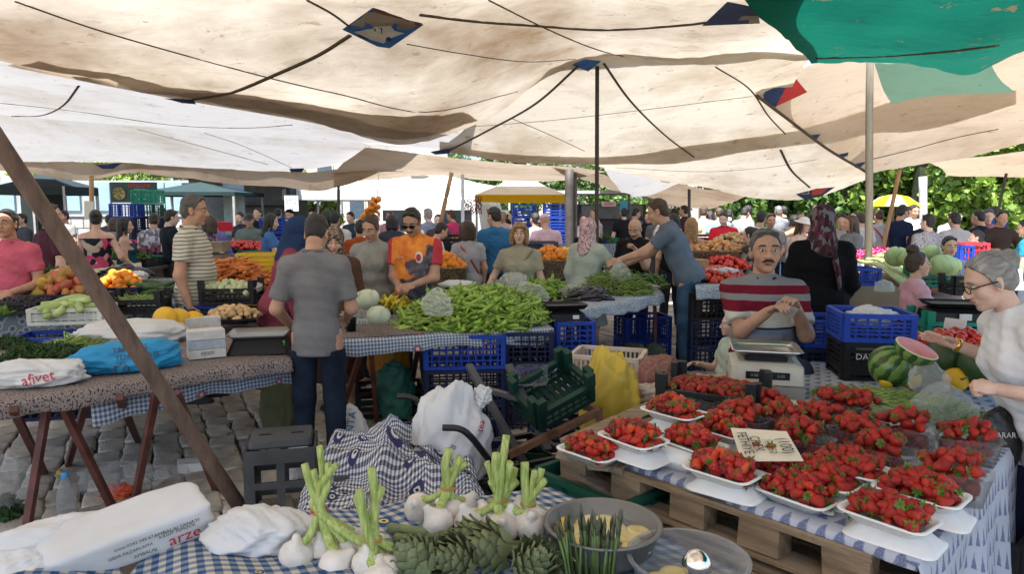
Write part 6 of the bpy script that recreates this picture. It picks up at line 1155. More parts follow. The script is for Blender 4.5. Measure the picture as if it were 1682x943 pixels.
r = bag('folded white sack on the left trestle table', (*atz(215, 560, .75)[:2], .735), (.36, .16, .10), bag_w, 31, .14, rz=R(25), key='ws', name='woven_sack', cat='sack'); r = bag('crumpled blue sack printed with a large 50', (*atz(210, 603, .75)[:2], .735), (.29, .10, .105), bag_blue, 33, .2, rz=R(32), key='bs', name='woven_sack', cat='sack', nu=72, nv=48)
for t, px, py, s_, a_ in (('50', 200, 612, 30, 4), ('YEM SANAYI', 225, 585, 13, 6), ('NET', 200, 598, 8, 4), ('TARIM A.S.', 215, 573, 13, 8)): decal('bs', t, px, py, s_, a_, ink_g, r)
q = MB(); p = atz(332, 588, .74); r = empty('paper_box', (p[0], p[1]+.06, .735), R(30), 'stack of pale printed boxes beside the scale', 'box')
for k, c in enumerate(((.52, .51, .48), (.33, .38, .43), (.52, .51, .48))): q = MB(); q.box((0, 0, .027+k*.055), (.2, .12, .052)); link('printed_box', q.mesh('b', mat('box_print_%d' % k, c, .6, .12, 30), False), r)
link('print_lines', (lambda q: (q.add(*text_vf('IIIIIIIIII', .03)), q.mesh('t', ink_g))[1])(MB()), r, loc=(0, -.062, .03), rot=(R(90), 0, 0))
p = atz(412, 580, .74); r = empty('digital_scale', (p[0]+.02, p[1]+.12, .735), R(12), 'black digital scale with green and white keys on the left table', 'scale'); q = MB(); loft(q, [(rrect(.36, .30, .02), 0), (rrect(.34, .27, .02), .03), (rrect(.30, .2, .02), .085)], True, True); link('scale_body', q.mesh('b', black_pl, False), r)
for nm, x, wd, c in (('white_keys', .03, .07, (.6, .6, .6)), ('blue_keys', .08, .03, (.05, .25, .5)), ('green_keys', .125, .055, (.05, .4, .08)), ('display_window', -.075, .1, (.16, .17, .13))):
    q = MB(); q.box((0, 0, 0), (wd, .065, .003)); link(nm, q.mesh('k', mat('key_%d' % int(c[1]*99), c, .5), False), r, loc=(x, -.122, .045), rot=(R(58), 0, 0))
q = MB(); loft(q, [(rrect(.3, .22, .02), .09), (rrect(.36, .28, .02), .12), (rrect(.3, .22, .02), .1)], True, True); link('pan', q.mesh('b', mat('pan_grey', (.3, .3, .29), .35, .1, metal=.7)), r)
for i, (px, py) in enumerate(((272, 524), (293, 526), (318, 530))): fruit('yellow_melon', 'ridged yellow melon on the left table, %s of three' % ['left', 'middle', 'right'][i], px, py, 4.75+.08*i, .085, ymel, (1.3, .2, i), stem=False)
p = atz(385, 525, .80); q = MB(); q.lathe([(0, 0), (.16, .005), (.2, .03), (.205, .03)], 26, M=TRS((p[0], p[1], .80))); q.make('steel_plate', steel, smooth=True, label='steel plate heaped with small potatoes', cat='plate'); heap('potato', 'small potato on the steel plate', (p[0], p[1], .81), .17, .13, .05, 60, group='potatoes on the steel plate')
q = MB(); p = atz(330, 560, .75); q.box((p[0]-.2, p[1]+.35, .80), (.34, .1, .1), (0, 0, R(28))); q.make('carton', mat('box_print_0', (.5, .5, .5), .6), label='pale carton behind the white sack', cat='box')
r = bag('white printed carrier bag at the left end of the table', (*atz(60, 625, .75)[:2], .73), (.24, .13, .08), bag_w, 35, .22, rz=R(20), key='wb'); decal('wb', 'afiyet', 62, 622, 26, 12, ink_r, r); bag('thin clear bag draped beside the printed carrier bag', (*atz(105, 610, .74)[:2], .73), (.16, .1, .04), bag_t, 36, .3)
# --- ground clutter below the left table
r = empty('water_bottle', atz(113, 880, 0), 0, 'clear plastic water bottle with blue cap on the ground', 'bottle'); q = MB(); q.lathe([(0, 0), (.043, .0), (.045, .01), (.045, .19), (.04, .22), (.018, .285), (.015, .29), (.015, .305)], 18); link('bottle_body', q.mesh('b', clear_plastic('bottle_plastic', (.92, .95, .96), .4)), r); q = MB(); q.lathe([(0, .004), (.042, .004), (.0425, .12), (0, .12)], 18); link('water', q.mesh('w', clear_plastic('water_clear', (.85, .9, .92), .06, .05)), r); q = MB(); q.lathe([(.0165, .296), (.0175, .3), (.0175, .322), (.015, .325), (0, .325)], 16); link('bottle_cap', q.mesh('c', mat('cap_blue', (.06, .25, .5), .4)), r)
bag('clear bag with orange wrapper lying under the table', atz(200, 810, 0), (.22, .16, .12), bag_clear, 41, .25); bag('orange red wrapper inside the clear bag', atz(195, 822, .0)+np.array((0, 0, .002)), (.11, .07, .06), mat('wrap_orange', (.62, .09, .03), .4, .2, trans=.2), 42, .35); bag('clear bag with dark greens at the left bottom corner', atz(10, 850, 0), (.16, .14, .2), bag_clear, 43, .2); leaves('dark greens inside the corner bag', atz(5, 850, .03), (.1, .1, .12), 260, .05, HRB, 'bagged_greens', seed=11)
bag('grey crumpled bag near the pole foot', atz(285, 790, 0), (.12, .1, .06), bag_clear, 44, .3); q = MB(); p = atz(318, 780, 0); q.box((p[0], p[1], .05), (.17, .11, .07), (0, .1, .5)); q.make('foam_stack', foam, label='stack of white foam trays on the ground', cat='tray'); fruit('lemon', 'small yellow lemon lying on the paving', 98, 777, 4.0, .02, ymel, cat='lemon', stem=False); fruit('lemon', 'green yellow lemon beside the table foot', 77, 888, 3.25, .03, mat('lime_y', (.5, .5, .03), .4), cat='lemon', stem=False); bag('small clear wrapper beside the bottle', atz(68, 880, 0), (.06, .05, .05), bag_clear, 45, .3)
leaves('green scraps at the pole foot', atz(385, 842, 0), (.09, .06, .02), 60, .04, GRN, 'leaf_scraps', seed=12)
# --- black step stool
p = atz(455, 862, 0); r = empty('plastic_stool', (p[0], p[1]+.12, 0), R(14), 'black plastic step stool with hexagon holes', 'stool'); sm_ = plast('grey'); 
q = MB(); loft(q, [(rrect(.30, .24, .02), .40), (rrect(.31, .25, .02), .41), (rrect(.30, .24, .02), .44)], True, True); link('seat', q.mesh('s', sm_, False), r)
for x in (-.04, .04): q = MB(); q.box((x*2, 0, .4415), (.06, .012, .003)); link('seat_slot', q.mesh('s', black_pl, False), r)
for a, s in ((0, .34), (math.pi, .34), (math.pi/2, .28), (-math.pi/2, .28)):
    q = MB(); d = .14 if s == .34 else .17
    for (x0, x1, z0, z1) in ((-s/2, s/2, .33, .40), (-s/2, -s/2+.045, 0, .33), (s/2-.045, s/2, 0, .33), (-s/2+.045, s/2-.045, .20, .235), (-s/2+.045, s/2-.045, .06, .085), (-.02, .02, .235, .33), (-.02, .02, .085, .2)): q.box(((x0+x1)/2, -d, (z0+z1)/2), (x1-x0, .014, z1-z0))
    link('side_panel', q.mesh('s', sm_, False), r, rot=(R(0), 0, a))
# ================================================================ FOREGROUND TABLE
FA, FB, FC, FD = (-1.8, .75), (1.25, .8), (.12, 2.13), (-1.8, 1.62); ZF = .72
table('foreground table carrying garlic and artichokes', FA, FB, FC, FD, ZF)
def bunchy(P): X, Y_ = P[:, :, 0], P[:, :, 1]; return .05*np.exp(-((X+.55)**2/.06+(Y_-1.5)**2/.04))+.045*np.exp(-((X+1.2)**2/.05+(Y_-1.45)**2/.05))+.03*np.exp(-((X+.25)**2/.03+(Y_-1.9)**2/.02))+.014*np.sin(X*17+Y_*9)*np.exp(-((X+.8)**2/.4))
cloth('blue and cream gingham cloth with eye figures on the foreground table', FD, FC, FB, FA, ZF+.004, blue_ging, .12, .02, 14, 60, 110, dz=bunchy)
gar_m = mat('garlic_white', (.62, .56, .48), .5, .12, 24, .35, 60, col2=(.70, .64, .56), sss=.08); stalk_m = mat('garlic_stalk', (.30, .42, .06), .45, .35, 14, .5, 30, col2=(.50, .56, .20), stretch=(8, 8, 1)); root_m = mat('garlic_root', (.42, .33, .22), .9)
def bulb_mesh(sd):
    q = MB(); q.lathe([(0, -.024), (.012, -.026), (.024, -.018), (.0305, -.002), (.027, .012), (.015, .022), (.008, .032), (.006, .04), (0, .041)], 20); V = q.V[0]; an = np.arctan2(V[:, 1], V[:, 0]); V[:, :2] *= (1+.07*np.abs(np.sin(an*3.5+sd))-.03)[:, None]; q.V[0] = V*(1+snoise(V, 14, sd)*.03)[:, None]
    for k in range(10): a = k*.63; q.tube([(.005*math.cos(a), .005*math.sin(a), -.025), (.009*math.cos(a), .009*math.sin(a), -.031)], .001, 4, mi=1)
    return q.mesh('bulb', [gar_m, root_m])
bulbs = [bulb_mesh(i) for i in range(4)]
def garlic(label, px, py, tips, tie, nb, sd, z=ZF+.04, spread=.055, lie=0.0):
    g = np.random.default_rng(sd); b0 = atz(px, py, z); Y = b0[1]; r = empty('garlic_bunch', (b0[0], b0[1], ZF), 0, label, 'garlic', 'bunches of fresh garlic'); t0 = atd(*tie, Y+.01); inv = -np.array(r.location)
    for i, (tx, ty) in enumerate(tips):
        a = i*2.4; rr = 1.3*spread*math.sqrt((i+.3)/len(tips)); p = b0+np.array((rr*math.cos(a)*1.3, rr*math.sin(a)*.8, g.uniform(-.006, .014)))
        if i < nb: link('bulb', bulbs[i % 4], r, loc=p+inv, rot=(g.normal()*.5, g.normal()*.5, g.uniform(0, 6))).scale = (1.4,)*3
        tp = atd(tx, ty, Y+g.uniform(-.02, .05)); mid = t0+g.normal(size=3)*.006; q = MB(); q.tube(hspline([p+np.array((0, 0, .025)), (p+mid)/2+g.normal(size=3)*.006, mid, (mid+tp)/2+g.normal(size=3)*.008, tp], 14)+inv, np.linspace(.0145, .0115, 14), 8, flat=.75); link('stalk', q.mesh('stalk', stalk_m), r)
    q = MB(); a = np.linspace(0, 6.283, 18); [q.tube([t0+inv+np.array((math.cos(x)*.02, math.sin(x)*.018, dz)) for x in a], .0022, 5, cap=False) for dz in (0, .005)]; link('rubber_band', q.mesh('band', mat('band_%d' % (sd % 2), [(.45, .08, .03), (.4, .22, .06)][sd % 2], .5)), r)
garlic('fresh garlic bunch with red rubber band at the left', 556, 912, [(500, 762), (525, 735), (513, 772), (538, 760), (552, 765), (530, 790)], (524, 840), 6, 2, spread=.07)
garlic('slim garlic bunch with short cut stalks in front', 625, 938, [(590, 806), (610, 770), (628, 800), (585, 815)], (613, 888), 3, 3, spread=.04)
garlic('garlic bunch with orange rubber band in the middle', 718, 850, [(738, 738), (752, 748), (765, 760), (758, 752)], (737, 803), 7, 5, spread=.075)
garlic('garlic bunch with the tallest fanned stalks', 822, 862, [(800, 760), (832, 715), (815, 745), (838, 760), (846, 770), (806, 790), (850, 790)], (822, 822), 6, 7, spread=.065)
garlic('garlic bunch with leaning stalks near the grey bowl', 868, 862, [(890, 770), (878, 775), (862, 760), (895, 790)], (868, 830), 3, 9, spread=.035)
art_m = mat('artichoke_bract', (.145, .185, .065), .6, .3, 14, objvar=.25, col2=(.25, .27, .14)); artst = mat('artichoke_stem', (.12, .17, .06), .6, .3, 12, col2=(.2, .25, .11), stretch=(1, 6, 6))
def bract():
    V = []; 
    for t, w_ in ((0, .010), (.35, .018), (.7, .015), (1, .002)):
        for s in (-1, 0, 1): V.append((s*w_, -.006*(1-abs(s))-.012*t*t+.008*t, t*.04))
    q = MB(); q.add(V, [(i*3+j, i*3+j+1, i*3+j+4, i*3+j+3) for i in range(3) for j in range(2)]); return q.mesh('bract', art_m)
br_me = bract()
def artichoke(label, px, py, z, size, tilt, stem):
    p = atz(px, py, z); r = empty('artichoke', p, 0, label, 'artichoke', 'artichokes on the foreground table'); r.rotation_euler = tilt; r.scale = (size,)*3; q = MB(); q.ell((0, 0, .028), (.028, .028, .034), 12, 8); link('heart', q.mesh('heart', art_m), r)
    for i in range(46):
        t = i/46; a = i*2.39996; ph = (t*1.25-.15); rr = .036*math.cos(min(1.3, abs(ph)*1.15)); link('bract', br_me, r, loc=(rr*math.sin(a), -rr*math.cos(a), .002+.046*t), rot=(R(28)*(1-t*1.6), 0, a)) if True else None
    q = MB(); q.tube(hspline(stem, 8), np.linspace(.011, .009, 8), 8); link('stem', q.mesh('stem', artst), r)
st = [(0, 0, 0), (0, 0, -.08), (.01, 0, -.2)]
artichoke('largest artichoke beside the grey bowl', 828, 905, ZF+.03, 1.35, (R(75), R(-15), R(-62)), st); artichoke('artichoke in front of its long stem', 760, 925, ZF+.03, 1.25, (R(60), R(10), R(-50)), st); artichoke('artichoke at the bottom edge of the picture', 700, 938, ZF+.03, 1.2, (R(40), 0, R(-80)), st); artichoke('artichoke at the right bottom behind the asparagus', 870, 940, ZF+.03, 1.2, (R(35), R(10), R(30)), st); artichoke('artichoke lying behind the others', 795, 893, ZF+.03, 1.2, (R(80), 0, R(-75)), st)
for i, (a, b) in enumerate((((640, 868), (760, 885)), ((650, 885), (745, 905)), ((645, 905), (720, 925)))): q = MB(); q.tube(hspline([atz(*a, ZF+.03), (atz(*a, ZF+.03)+atz(*b, ZF+.035))/2, atz(*b, ZF+.035)], 8), .015, 8); q.make('stalk_of_artichoke', artst, smooth=True, label='long cut artichoke stalk, %s of three' % ['furthest', 'middle', 'nearest'][i], cat='stalk')
asp_m = mat('asparagus_green', (.075, .13, .03), .55, .35, 30, objvar=.3, col2=(.13, .19, .055)); aspt = mat('asparagus_tip', (.07, .075, .04), .6, .35, 40)
p0 = atz(972, 960, ZF); r = empty('asparagus_bundle', p0, 0, 'upright bundle of thin green asparagus', 'asparagus'); g = np.random.default_rng(5)
for i in range(44):
    x, y = g.uniform(-.055, .055), g.uniform(-.03, .03); hh = g.uniform(.13, .19); l_ = x*.35+g.normal()*.008; q = MB(); q.tube([(x, y, 0), (x+l_*.5, y, hh*.5), (x+l_, y+.004, hh*.85)], [.0038, .0036, .003], 5); q.tube([(x+l_*.8, y, hh*.78), (x+l_, y+.004, hh*.88), (x+l_*1.1, y+.004, hh)], [.003, .0052, .001], 6, mi=1); link('spear', q.mesh('spear', [asp_m, aspt]), r)
def bowl(label, px, py, Y_, rad, h, m, z, tilt=0):
    p = atz(px, py, z+h); q = MB(); q.lathe([(0, 0), (rad*.7, 0), (rad*.9, h*.4), (rad, h), (rad*1.05, h+.002), (rad*1.05, h+.008), (rad*.97, h+.006), (rad*.87, h*.42), (rad*.66, .006), (0, .006)], 40); r = empty('bowl', (p[0], p[1], z), 0, label, 'bowl'); link('bowl_shell', q.mesh('bowl', m), r); return r, p
r, p = bowl('dull grey metal bowl of artichoke hearts in water', 990, 862, 0, .142, .085, mat('bowl_grey', (.17, .165, .155), .4, .12, 9, metal=.35), ZF+.004)
q = MB(); q.lathe([(0, .052), (.128, .052)], 40); link('water', q.mesh('water', clear_plastic('brine', (.55, .5, .38), .35, .05)), r); disc = mat('artichoke_heart', (.62, .50, .20), .5, .12, 20, col2=(.68, .58, .30))
q = MB(); q.lathe([(0, -.006), (.033, -.006), (.038, 0), (.034, .006), (.02, .007), (0, .004)], 20); dm = q.mesh('artichoke_heart', disc)
for i, (x, y, zz, tx) in enumerate(((.03, .03, .062, .1), (.06, -.01, .058, .2), (-.03, .06, .058, -.3), (-.075, -.02, .056, .15), (-.02, -.06, .056, 0), (.075, -.06, .056, -.1), (.02, .075, .054, .2), (-.085, .04, .054, .1), (.1, .03, .054, .1), (-.06, -.075, .054, -.2))): link('artichoke_heart', dm, None, loc=(p[0]+x, p[1]+y, ZF+zz), rot=(tx, tx*.6, i), label='pale trimmed artichoke heart floating in the grey bowl', cat='artichoke heart', group='hearts in the grey bowl')
fruit('lemon', 'half hidden lemon in the grey bowl', 927, 865, p[1]+.04, .024, mat('lemon_y', (.62, .36, .02), .4), cat='lemon', stem=False)
r, p = bowl('clear plastic bowl at the bottom edge with pale slices', 1130, 918, 0, .135, .07, clear_plastic('bowl_clear', (.86, .89, .91), .3), ZF+.004)
for i, (x, y) in enumerate(((-.03, .0), (.03, -.05), (-.07, -.04))): link('artichoke_heart', dm, None, loc=(p[0]+x, p[1]+y, ZF+.03+.006*i), rot=(.1, .05, i), label='pale trimmed artichoke heart in the clear bowl', cat='artichoke heart', group='hearts in the clear bowl')
pp = atz(1145, 918, ZF+.10); q = MB(); q.ell((pp[0], pp[1], ZF+.085), (.034, .034, .034), 24, 16); q.make('steel_ball', mat('mirror_steel', (.75, .75, .74), .08, .05, metal=1.0), smooth=True, label='shiny steel ball shaped sprayer top in the clear bowl', cat='steel ball')
# --- white paper packs and bags at the bottom left
r = empty('paper_pack', atz(215, 905, ZF), R(38), 'long white paper pack printed in red and black', 'paper pack'); r.location.z = ZF+.01; v, f = sphere(80, 48); v = v/((np.abs(v)**9).sum(1)**(1/9))[:, None]*np.array((.19, .082, .048)); v = v*(1+snoise(v, 7, 3, 5, True)*.022+snoise(v, 3, 5)*.03)[:, None]+np.array((0, 0, .048)); q = MB(); q.add(v, f); r.rotation_euler = (R(12), R(-8), R(38)); link('pack', q.mesh('pack', bag_w), r)
for t, x, z, s_, m_ in (('arze', .115, .035, .046, ink_r), ('AMBALAJ SANAYI', .10, .068, .014, ink_k), ('KAGIT TEMIZLIK', .10, .058, .012, ink_k), ('www.0242 345 67', .0, .07, .012, ink_k), ('GIDA PAZARLAMA', -.01, .05, .012, ink_k), ('AMBALAJ', .02, .03, .013, ink_k)):
    q = MB(); q.add(*text_vf(t, s_)); link('printed_text', q.mesh('t', m_), r, loc=(x, -.0875, z), rot=(R(90), 0, 0))
bag('smooth white bag at the bottom behind the gingham', (*atz(430, 900, ZF)[:2], ZF+.01), (.14, .1, .06), bag_w, 61, .2); bag('white folded bag at the bottom left corner', (*atz(105, 915, ZF)[:2], ZF+.01), (.19, .09, .06), bag_w, 62, .18, rz=R(30)); bag('white sheet of plastic at the far left bottom', (*atz(30, 945, ZF)[:2], ZF+.01), (.12, .08, .04), bag_w, 63, .2)
# ================================================================ CART, SACKS AND CLUTTER IN THE MIDDLE
C = np.array([[P3(q) for q in row] for row in ([(590, 688, 3.05), (650, 676, 3.05), (705, 690, 3.0), (760, 720, 2.9)], [(540, 735, 2.8), (625, 718, 2.75), (710, 735, 2.7), (790, 765, 2.65)], [(500, 800, 2.55), (610, 790, 2.45), (715, 805, 2.4), (800, 830, 2.35)], [(470, 860, 2.42), (600, 865, 2.25), (720, 880, 2.2), (820, 880, 2.2)], [(460, 960, 2.42), (600, 960, 2.25), (720, 960, 2.2), (830, 960, 2.2)])])
P = np.ascontiguousarray(catmull(C, 90, 80)); Q = P.reshape(-1, 3); Q[:, 2] += snoise(Q, 1.6, 3, 5)*.03+snoise(Q, 2.6, 5, 3, True)*.045+snoise(Q, 5.5, 6, 4, True)*.014-.03; Q[:, 1] -= snoise(Q, 2.4, 8, 3, True)*.05; sheet('patterned_cloth', P, eye_cloth, thick=.003, label='crumpled black and white checked cloth with blue eye figures', cat='cloth')
crate('grey crate hidden under the eye patterned cloth', (*atd(640, 800, 2.9)[:2], 0), R(20), (.5, .36, .3), 'grey', 'slat'); crate('second grey crate under the eye patterned cloth', (*atd(640, 800, 2.9)[:2], .3), R(20), (.5, .36, .26), 'grey', 'slat')
r = bag('big knotted white bag on the hand cart', (*atd(738, 690, 2.95)[:2], .44), (.18, .15, .27), bag_w, 77, .19, tie=.1, key='big', nu=72, nv=52)
for t, px, py, s_, a_, m_ in (('m', 797, 655, 26, 80, ink_r), ('tea', 790, 700, 16, 78, ink_r), ('II', 745, 735, 14, 60, ink_k)): decal('big', t, px, py, s_, a_, m_, r)
bag('knot of the white bag on its right side', (*atd(792, 650, 2.98)[:2], .74), (.05, .05, .05), bag_w, 72, .3, flatb=False, name='bag_knot')
tube_m = mat('black_handle', (.012, .012, .012), .4, .2); rusty = mat('rusty_steel', (.14, .06, .03), .8, .45, 12, .7, 60, col2=(.24, .12, .06))
p = atd(800, 760, 2.75); r = empty('hand_cart', (p[0], p[1], 0), 0, 'black tubular hand cart with rusty frame in the middle', 'cart')
def cpart(nm, pts, rad, m): q = MB(); q.tube(hspline(pts, 14), rad, 8); q.make(nm, m, r, True)
cpart('handle', [atd(727, 703, 2.7), atd(755, 705, 2.7), atd(775, 720, 2.72), atd(800, 752, 2.8), atd(840, 800, 2.9)], .014, tube_m); cpart('handle', [atd(652, 652, 3.3), atd(672, 653, 3.3), atd(688, 662, 3.3), atd(700, 690, 3.3)], .014, tube_m)
for nm, a, b in (('frame_bar', (835, 748, 2.95), (985, 676, 3.15)), ('frame_bar', (985, 676, 3.15), (935, 658, 3.5)), ('frame_bar', (820, 770, 2.95), (840, 860, 2.95)), ('frame_bar', (985, 680, 3.15), (990, 790, 3.15))): q = MB(); q.bar(atd(*a), atd(*b), .03, .03); q.make(nm, rusty, r)
for s_, (a, b) in enumerate((((770, 600, 3.4), (860, 760, 3.0)), ((835, 600, 3.3), (900, 740, 3.0)), ((800, 640, 3.2), (870, 660, 3.1)))): q = MB(); q.bar(atd(*a), atd(*b), .035, .02); q.make('folding_bar', mat('grey_bar', (.06, .06, .065), .5), r)
for i, (px, py, Y, z, rz, c) in enumerate(((825, 690, 3.2, .0, 20, 'black'), (830, 690, 3.2, .24, 28, 'black'), (745, 700, 3.5, .0, 5, 'black'), (745, 690, 3.5, .24, 8, 'navy'), (900, 720, 3.1, .0, -15, 'black'), (905, 710, 3.15, .23, -10, 'dgreen'))): crate('dark crate among the clutter behind the cart, %s' % ['floor level left of the green crate', 'tilted on the first one', 'behind the white bag at floor level', 'navy one behind the white bag', 'floor level under the green crate', 'dark green one under the tilted crate'][i], (*atd(px, py, Y)[:2], z), R(rz), (.5, .36, .23), c, 'slat')
p = atd(908, 650, 3.2); crate('dark green crate lying tilted on the cart', (p[0], p[1], p[2]-.03), R(28), (.31, .23, .11), 'dgreen', 'posts', tilt=(R(22), R(-20)))
p = atd(871, 617, 3.25); o = link('punnet', pun_me, loc=p, rot=(R(75), 0, R(5)), label='empty clear punnet propped against the green crate', cat='punnet'); o.scale = (.8, .8, .8)
bag('yellow crumpled sack standing beside the strawberry stall', (*atd(1007, 640, 3.5)[:2], .30), (.175, .14, .38), bag_y, 81, .15, name='yellow_sack', cat='sack', nu=80, nv=60, sharp=1.3); crate('crate under the yellow sack', (*atd(1005, 640, 3.5)[:2], .03), R(10), (.36, .3, .25), 'black', 'slat')
p = atd(1000, 580, 4.3); crate('beige basket crate behind the yellow sack', (p[0], p[1], .52), R(-18), (.42, .32, .2), 'beige', 'basket'); [crate('navy crate below the beige basket, %s' % n_, (p[0], p[1], z), R(-18), (.42, .32, .25), 'navy', 'lattice') for z, n_ in ((.0, 'lower'), (.26, 'upper'))]; bag('pale grey bag hanging from the beige basket', (p[0]+.2, p[1]-.1, .58), (.12, .08, .08), bag_t, 83, .25)
bag('mauve translucent bag beside the beige basket', (*atd(928, 590, 4.0)[:2], .52), (.08, .07, .13), mat('bag_mauve', (.45, .33, .42), .4, .1, trans=.3), 85, .2, tie=.5); bag('off white bag under the mauve bag', (*atd(938, 618, 3.8)[:2], .48), (.09, .07, .07), bag_w, 86, .2); crate('dark crate under the mauve bag', (*atd(930, 640, 3.95)[:2], .25), R(5), (.4, .3, .24), 'navy', 'slat')
p = atd(1082, 640, 3.55); crate('dark crate of wrapped garlic beside the yellow sack', (p[0], p[1], .48), R(-20), (.34, .28, .16), 'navy', 'slat'); bag('pale netting bag in the dark crate', (p[0], p[1]+.02, .56), (.13, .1, .1), mat('net_pale', (.45, .38, .34), .7, .3, 30), 87, .25); bag('maroon net sack behind the pale netting', (*atd(1085, 590, 4.0)[:2], .5), (.14, .12, .17), mat('net_maroon', (.22, .10, .08), .8, .35, 50), 88, .12)
# ================================================================ PEPPER STALL (middle)
PA, PB, PC, PD = (-1.18, 4.5), (.30, 5.02), (.12, 5.78), (-1.4, 5.6); ZP = .74
lg = [(atz(*a, .72), atz(*b, 0)) for a, b in (((598, 562), (556, 694)), ((608, 562), (620, 700)), ((690, 552), (672, 660)), ((580, 556), (566, 650)))]
table('pepper table with red brown legs in the middle', PA, PB, PC, PD, ZP, lg); cloth('grey gingham cloth with red figures on the pepper table', PA, PB, PC, PD, ZP+.004, red_ging, .09, .014, 21, 30, 80); cloth('brown speckled cloth under the cabbages', (-1.17, 4.56), (-.55, 4.78), (-.6, 5.2), (-1.25, 5.1), ZP+.012, speck_cloth, .0, .0, 22, 16, 24)
hp_c = np.array((-.40, 5.25)); heap('pepper', 'long green pepper in the big heap of the middle stall', (hp_c[0]+.12, hp_c[1]-.02, ZP), .56, .40, .25, 430, 'green_pepper', 'pepper', long=1, size=1.0, cap=280, flat=.28, group='long green peppers on the middle stall', rz=R(16), power=.7); heap('pepper', 'long green pepper spilling over the blue crate', (-.26, 4.97, ZP+.01), .32, .12, .05, 70, 'green_pepper', 'pepper', long=1, size=1.05, cap=350, flat=.3, rz=R(8), group='peppers over the blue crate')
PROTO['yellow_pepper'] = [(pepper(i+30, mat('pepper_yellow', (.55, .42, .03), .35, .2, 9, objvar=.2)), None) for i in range(3)]; heap('yellow_pepper', 'yellow pepper at the left of the pepper heap', (*atz(648, 500, .86)[:2], .84), .11, .08, .03, 14, 'yellow_pepper', 'pepper', long=1, flat=.3); heap('greenfruit', 'pale green tomato at the right of the pepper heap', (*atz(812, 482, .93)[:2], .90), .16, .13, .06, 34, 'green_tomato', 'tomato', group='green tomatoes on the pepper stall')
cab_m = mat('white_cabbage', (.50, .56, .38), .5, .15, 9, .4, 22, col2=(.60, .64, .48), stretch=(1, 1, .4)); cab_g = mat('green_cabbage', (.34, .46, .17), .5, .2, 9, .5, 20, col2=(.45, .56, .27), stretch=(1, 1, .4))
def cabbage(label, px, py, Y, rr, m, grp):
    p = atd(px, py, Y); r = empty('cabbage', p, random.uniform(0, 6), label, 'cabbage', grp); r.rotation_euler = (random.uniform(-.4, .4), random.uniform(-.4, .4), random.uniform(0, 6)); v, f = sphere(24, 16); q = MB(); q.add(v*np.array((rr*1.05, rr, rr*.86))*(1+snoise(v, .7, int(px))*.03)[:, None], f); link('head', q.mesh('head', m), r)
    for k in range(5):
        a = k*1.26; t = np.linspace(-.55, .55, 7); s_ = np.linspace(-.9, .95, 8); G = np.array([[(math.cos(e)*math.cos(a+w_*(1.25-.45*abs(e)))*rr*1.07, math.cos(e)*math.sin(a+w_*(1.25-.45*abs(e)))*rr*1.03, math.sin(e)*rr*.9+.002*k) for w_ in t] for e in s_])*(1+.012*np.sin(np.arange(7)*2.1))[None, :, None]; q = MB(); q.add(G.reshape(-1, 3), grid_f(8, 7)); link('outer_leaf', q.mesh('leaf', m), r)
cabbage('white cabbage behind the printed thin bag', 603, 492, 5.0, .085, cab_m, 'cabbages on the middle stall'); cabbage('white cabbage in front at the table corner', 622, 518, 4.72, .075, cab_m, 'cabbages on the middle stall')
r = bag('thin white bag with blue print beside the cabbages', (*atz(590, 530, .76)[:2], .755), (.13, .09, .07), bag_t, 91, .25, key='tb'); bag('thin clear bag lying on the peppers', (*atz(718, 505, .95)[:2], .90), (.11, .08, .11), bag_t, 92, .22, tie=.3); bag('clear bag full of pale green fruit at the stall end', (*atz(866, 505, .80)[:2], .76), (.19, .15, .16), bag_clear, 93, .12); heap('greenfruit', 'pale green fruit packed in the clear bag', (*atz(866, 505, .80)[:2], .77), .15, .11, .1, 60, 'green_fruit', 'fruit', cap=0, size=1.0); bag('knotted white bag end hanging before the green fruit', (*atz(845, 525, .8)[:2], .72), (.07, .05, .07), bag_w, 94, .25)
bag('white rolled bag on top of the peppers', (*atz(752, 463, 1.0)[:2], .96), (.16, .06, .035), bag_w, 95, .15); bag('clear bag behind the peppers', (*atz(840, 470, .95)[:2], .92), (.13, .08, .09), bag_t, 96, .25)
p = atz(577, 545, ZP+.01); r = empty('black_mug', (p[0], p[1], ZP+.01), 0, 'black travel mug at the table corner', 'mug'); q = MB(); q.lathe([(0, 0), (.033, 0), (.037, .09), (.04, .1), (.034, .1), (.03, .01), (0, .01)], 18); link('cup', q.mesh('c', black_pl), r); q = MB(); q.tube(hspline([(-.034, 0, .085), (-.065, 0, .075), (-.062, 0, .035), (-.033, 0, .025)], 10), .006, 6); link('handle', q.mesh('h', black_pl), r)
p = atd(762, 570, 5.0); [crate('%s crate of the stack under the peppers' % n_, (p[0], p[1], z), R(6), (.56, .4, .24), c, 'lattice') for z, c, n_ in ((.49, 'blue', 'top blue'), (.245, 'navy', 'middle navy'), (.0, 'navy', 'bottom navy'))]
p = atd(866, 570, 5.15); [crate('%s crate of the dark stack right of the blue one' % n_, (p[0], p[1], z), R(2), (.34, .5, .235), c, 'lattice') for z, c, n_ in ((.5, 'navy', 'top'), (.25, 'purple', 'middle'), (.0, 'navy', 'bottom'))]
p = atd(935, 545, 5.5); [crate('%s crate under the black scale' % n_, (p[0], p[1], z), R(8), (.30, .46, .25), c, 'lattice') for z, c, n_ in ((.50, 'blue', 'bright blue'), (.25, 'navy', 'middle dark'), (0, 'navy', 'bottom dark'))]
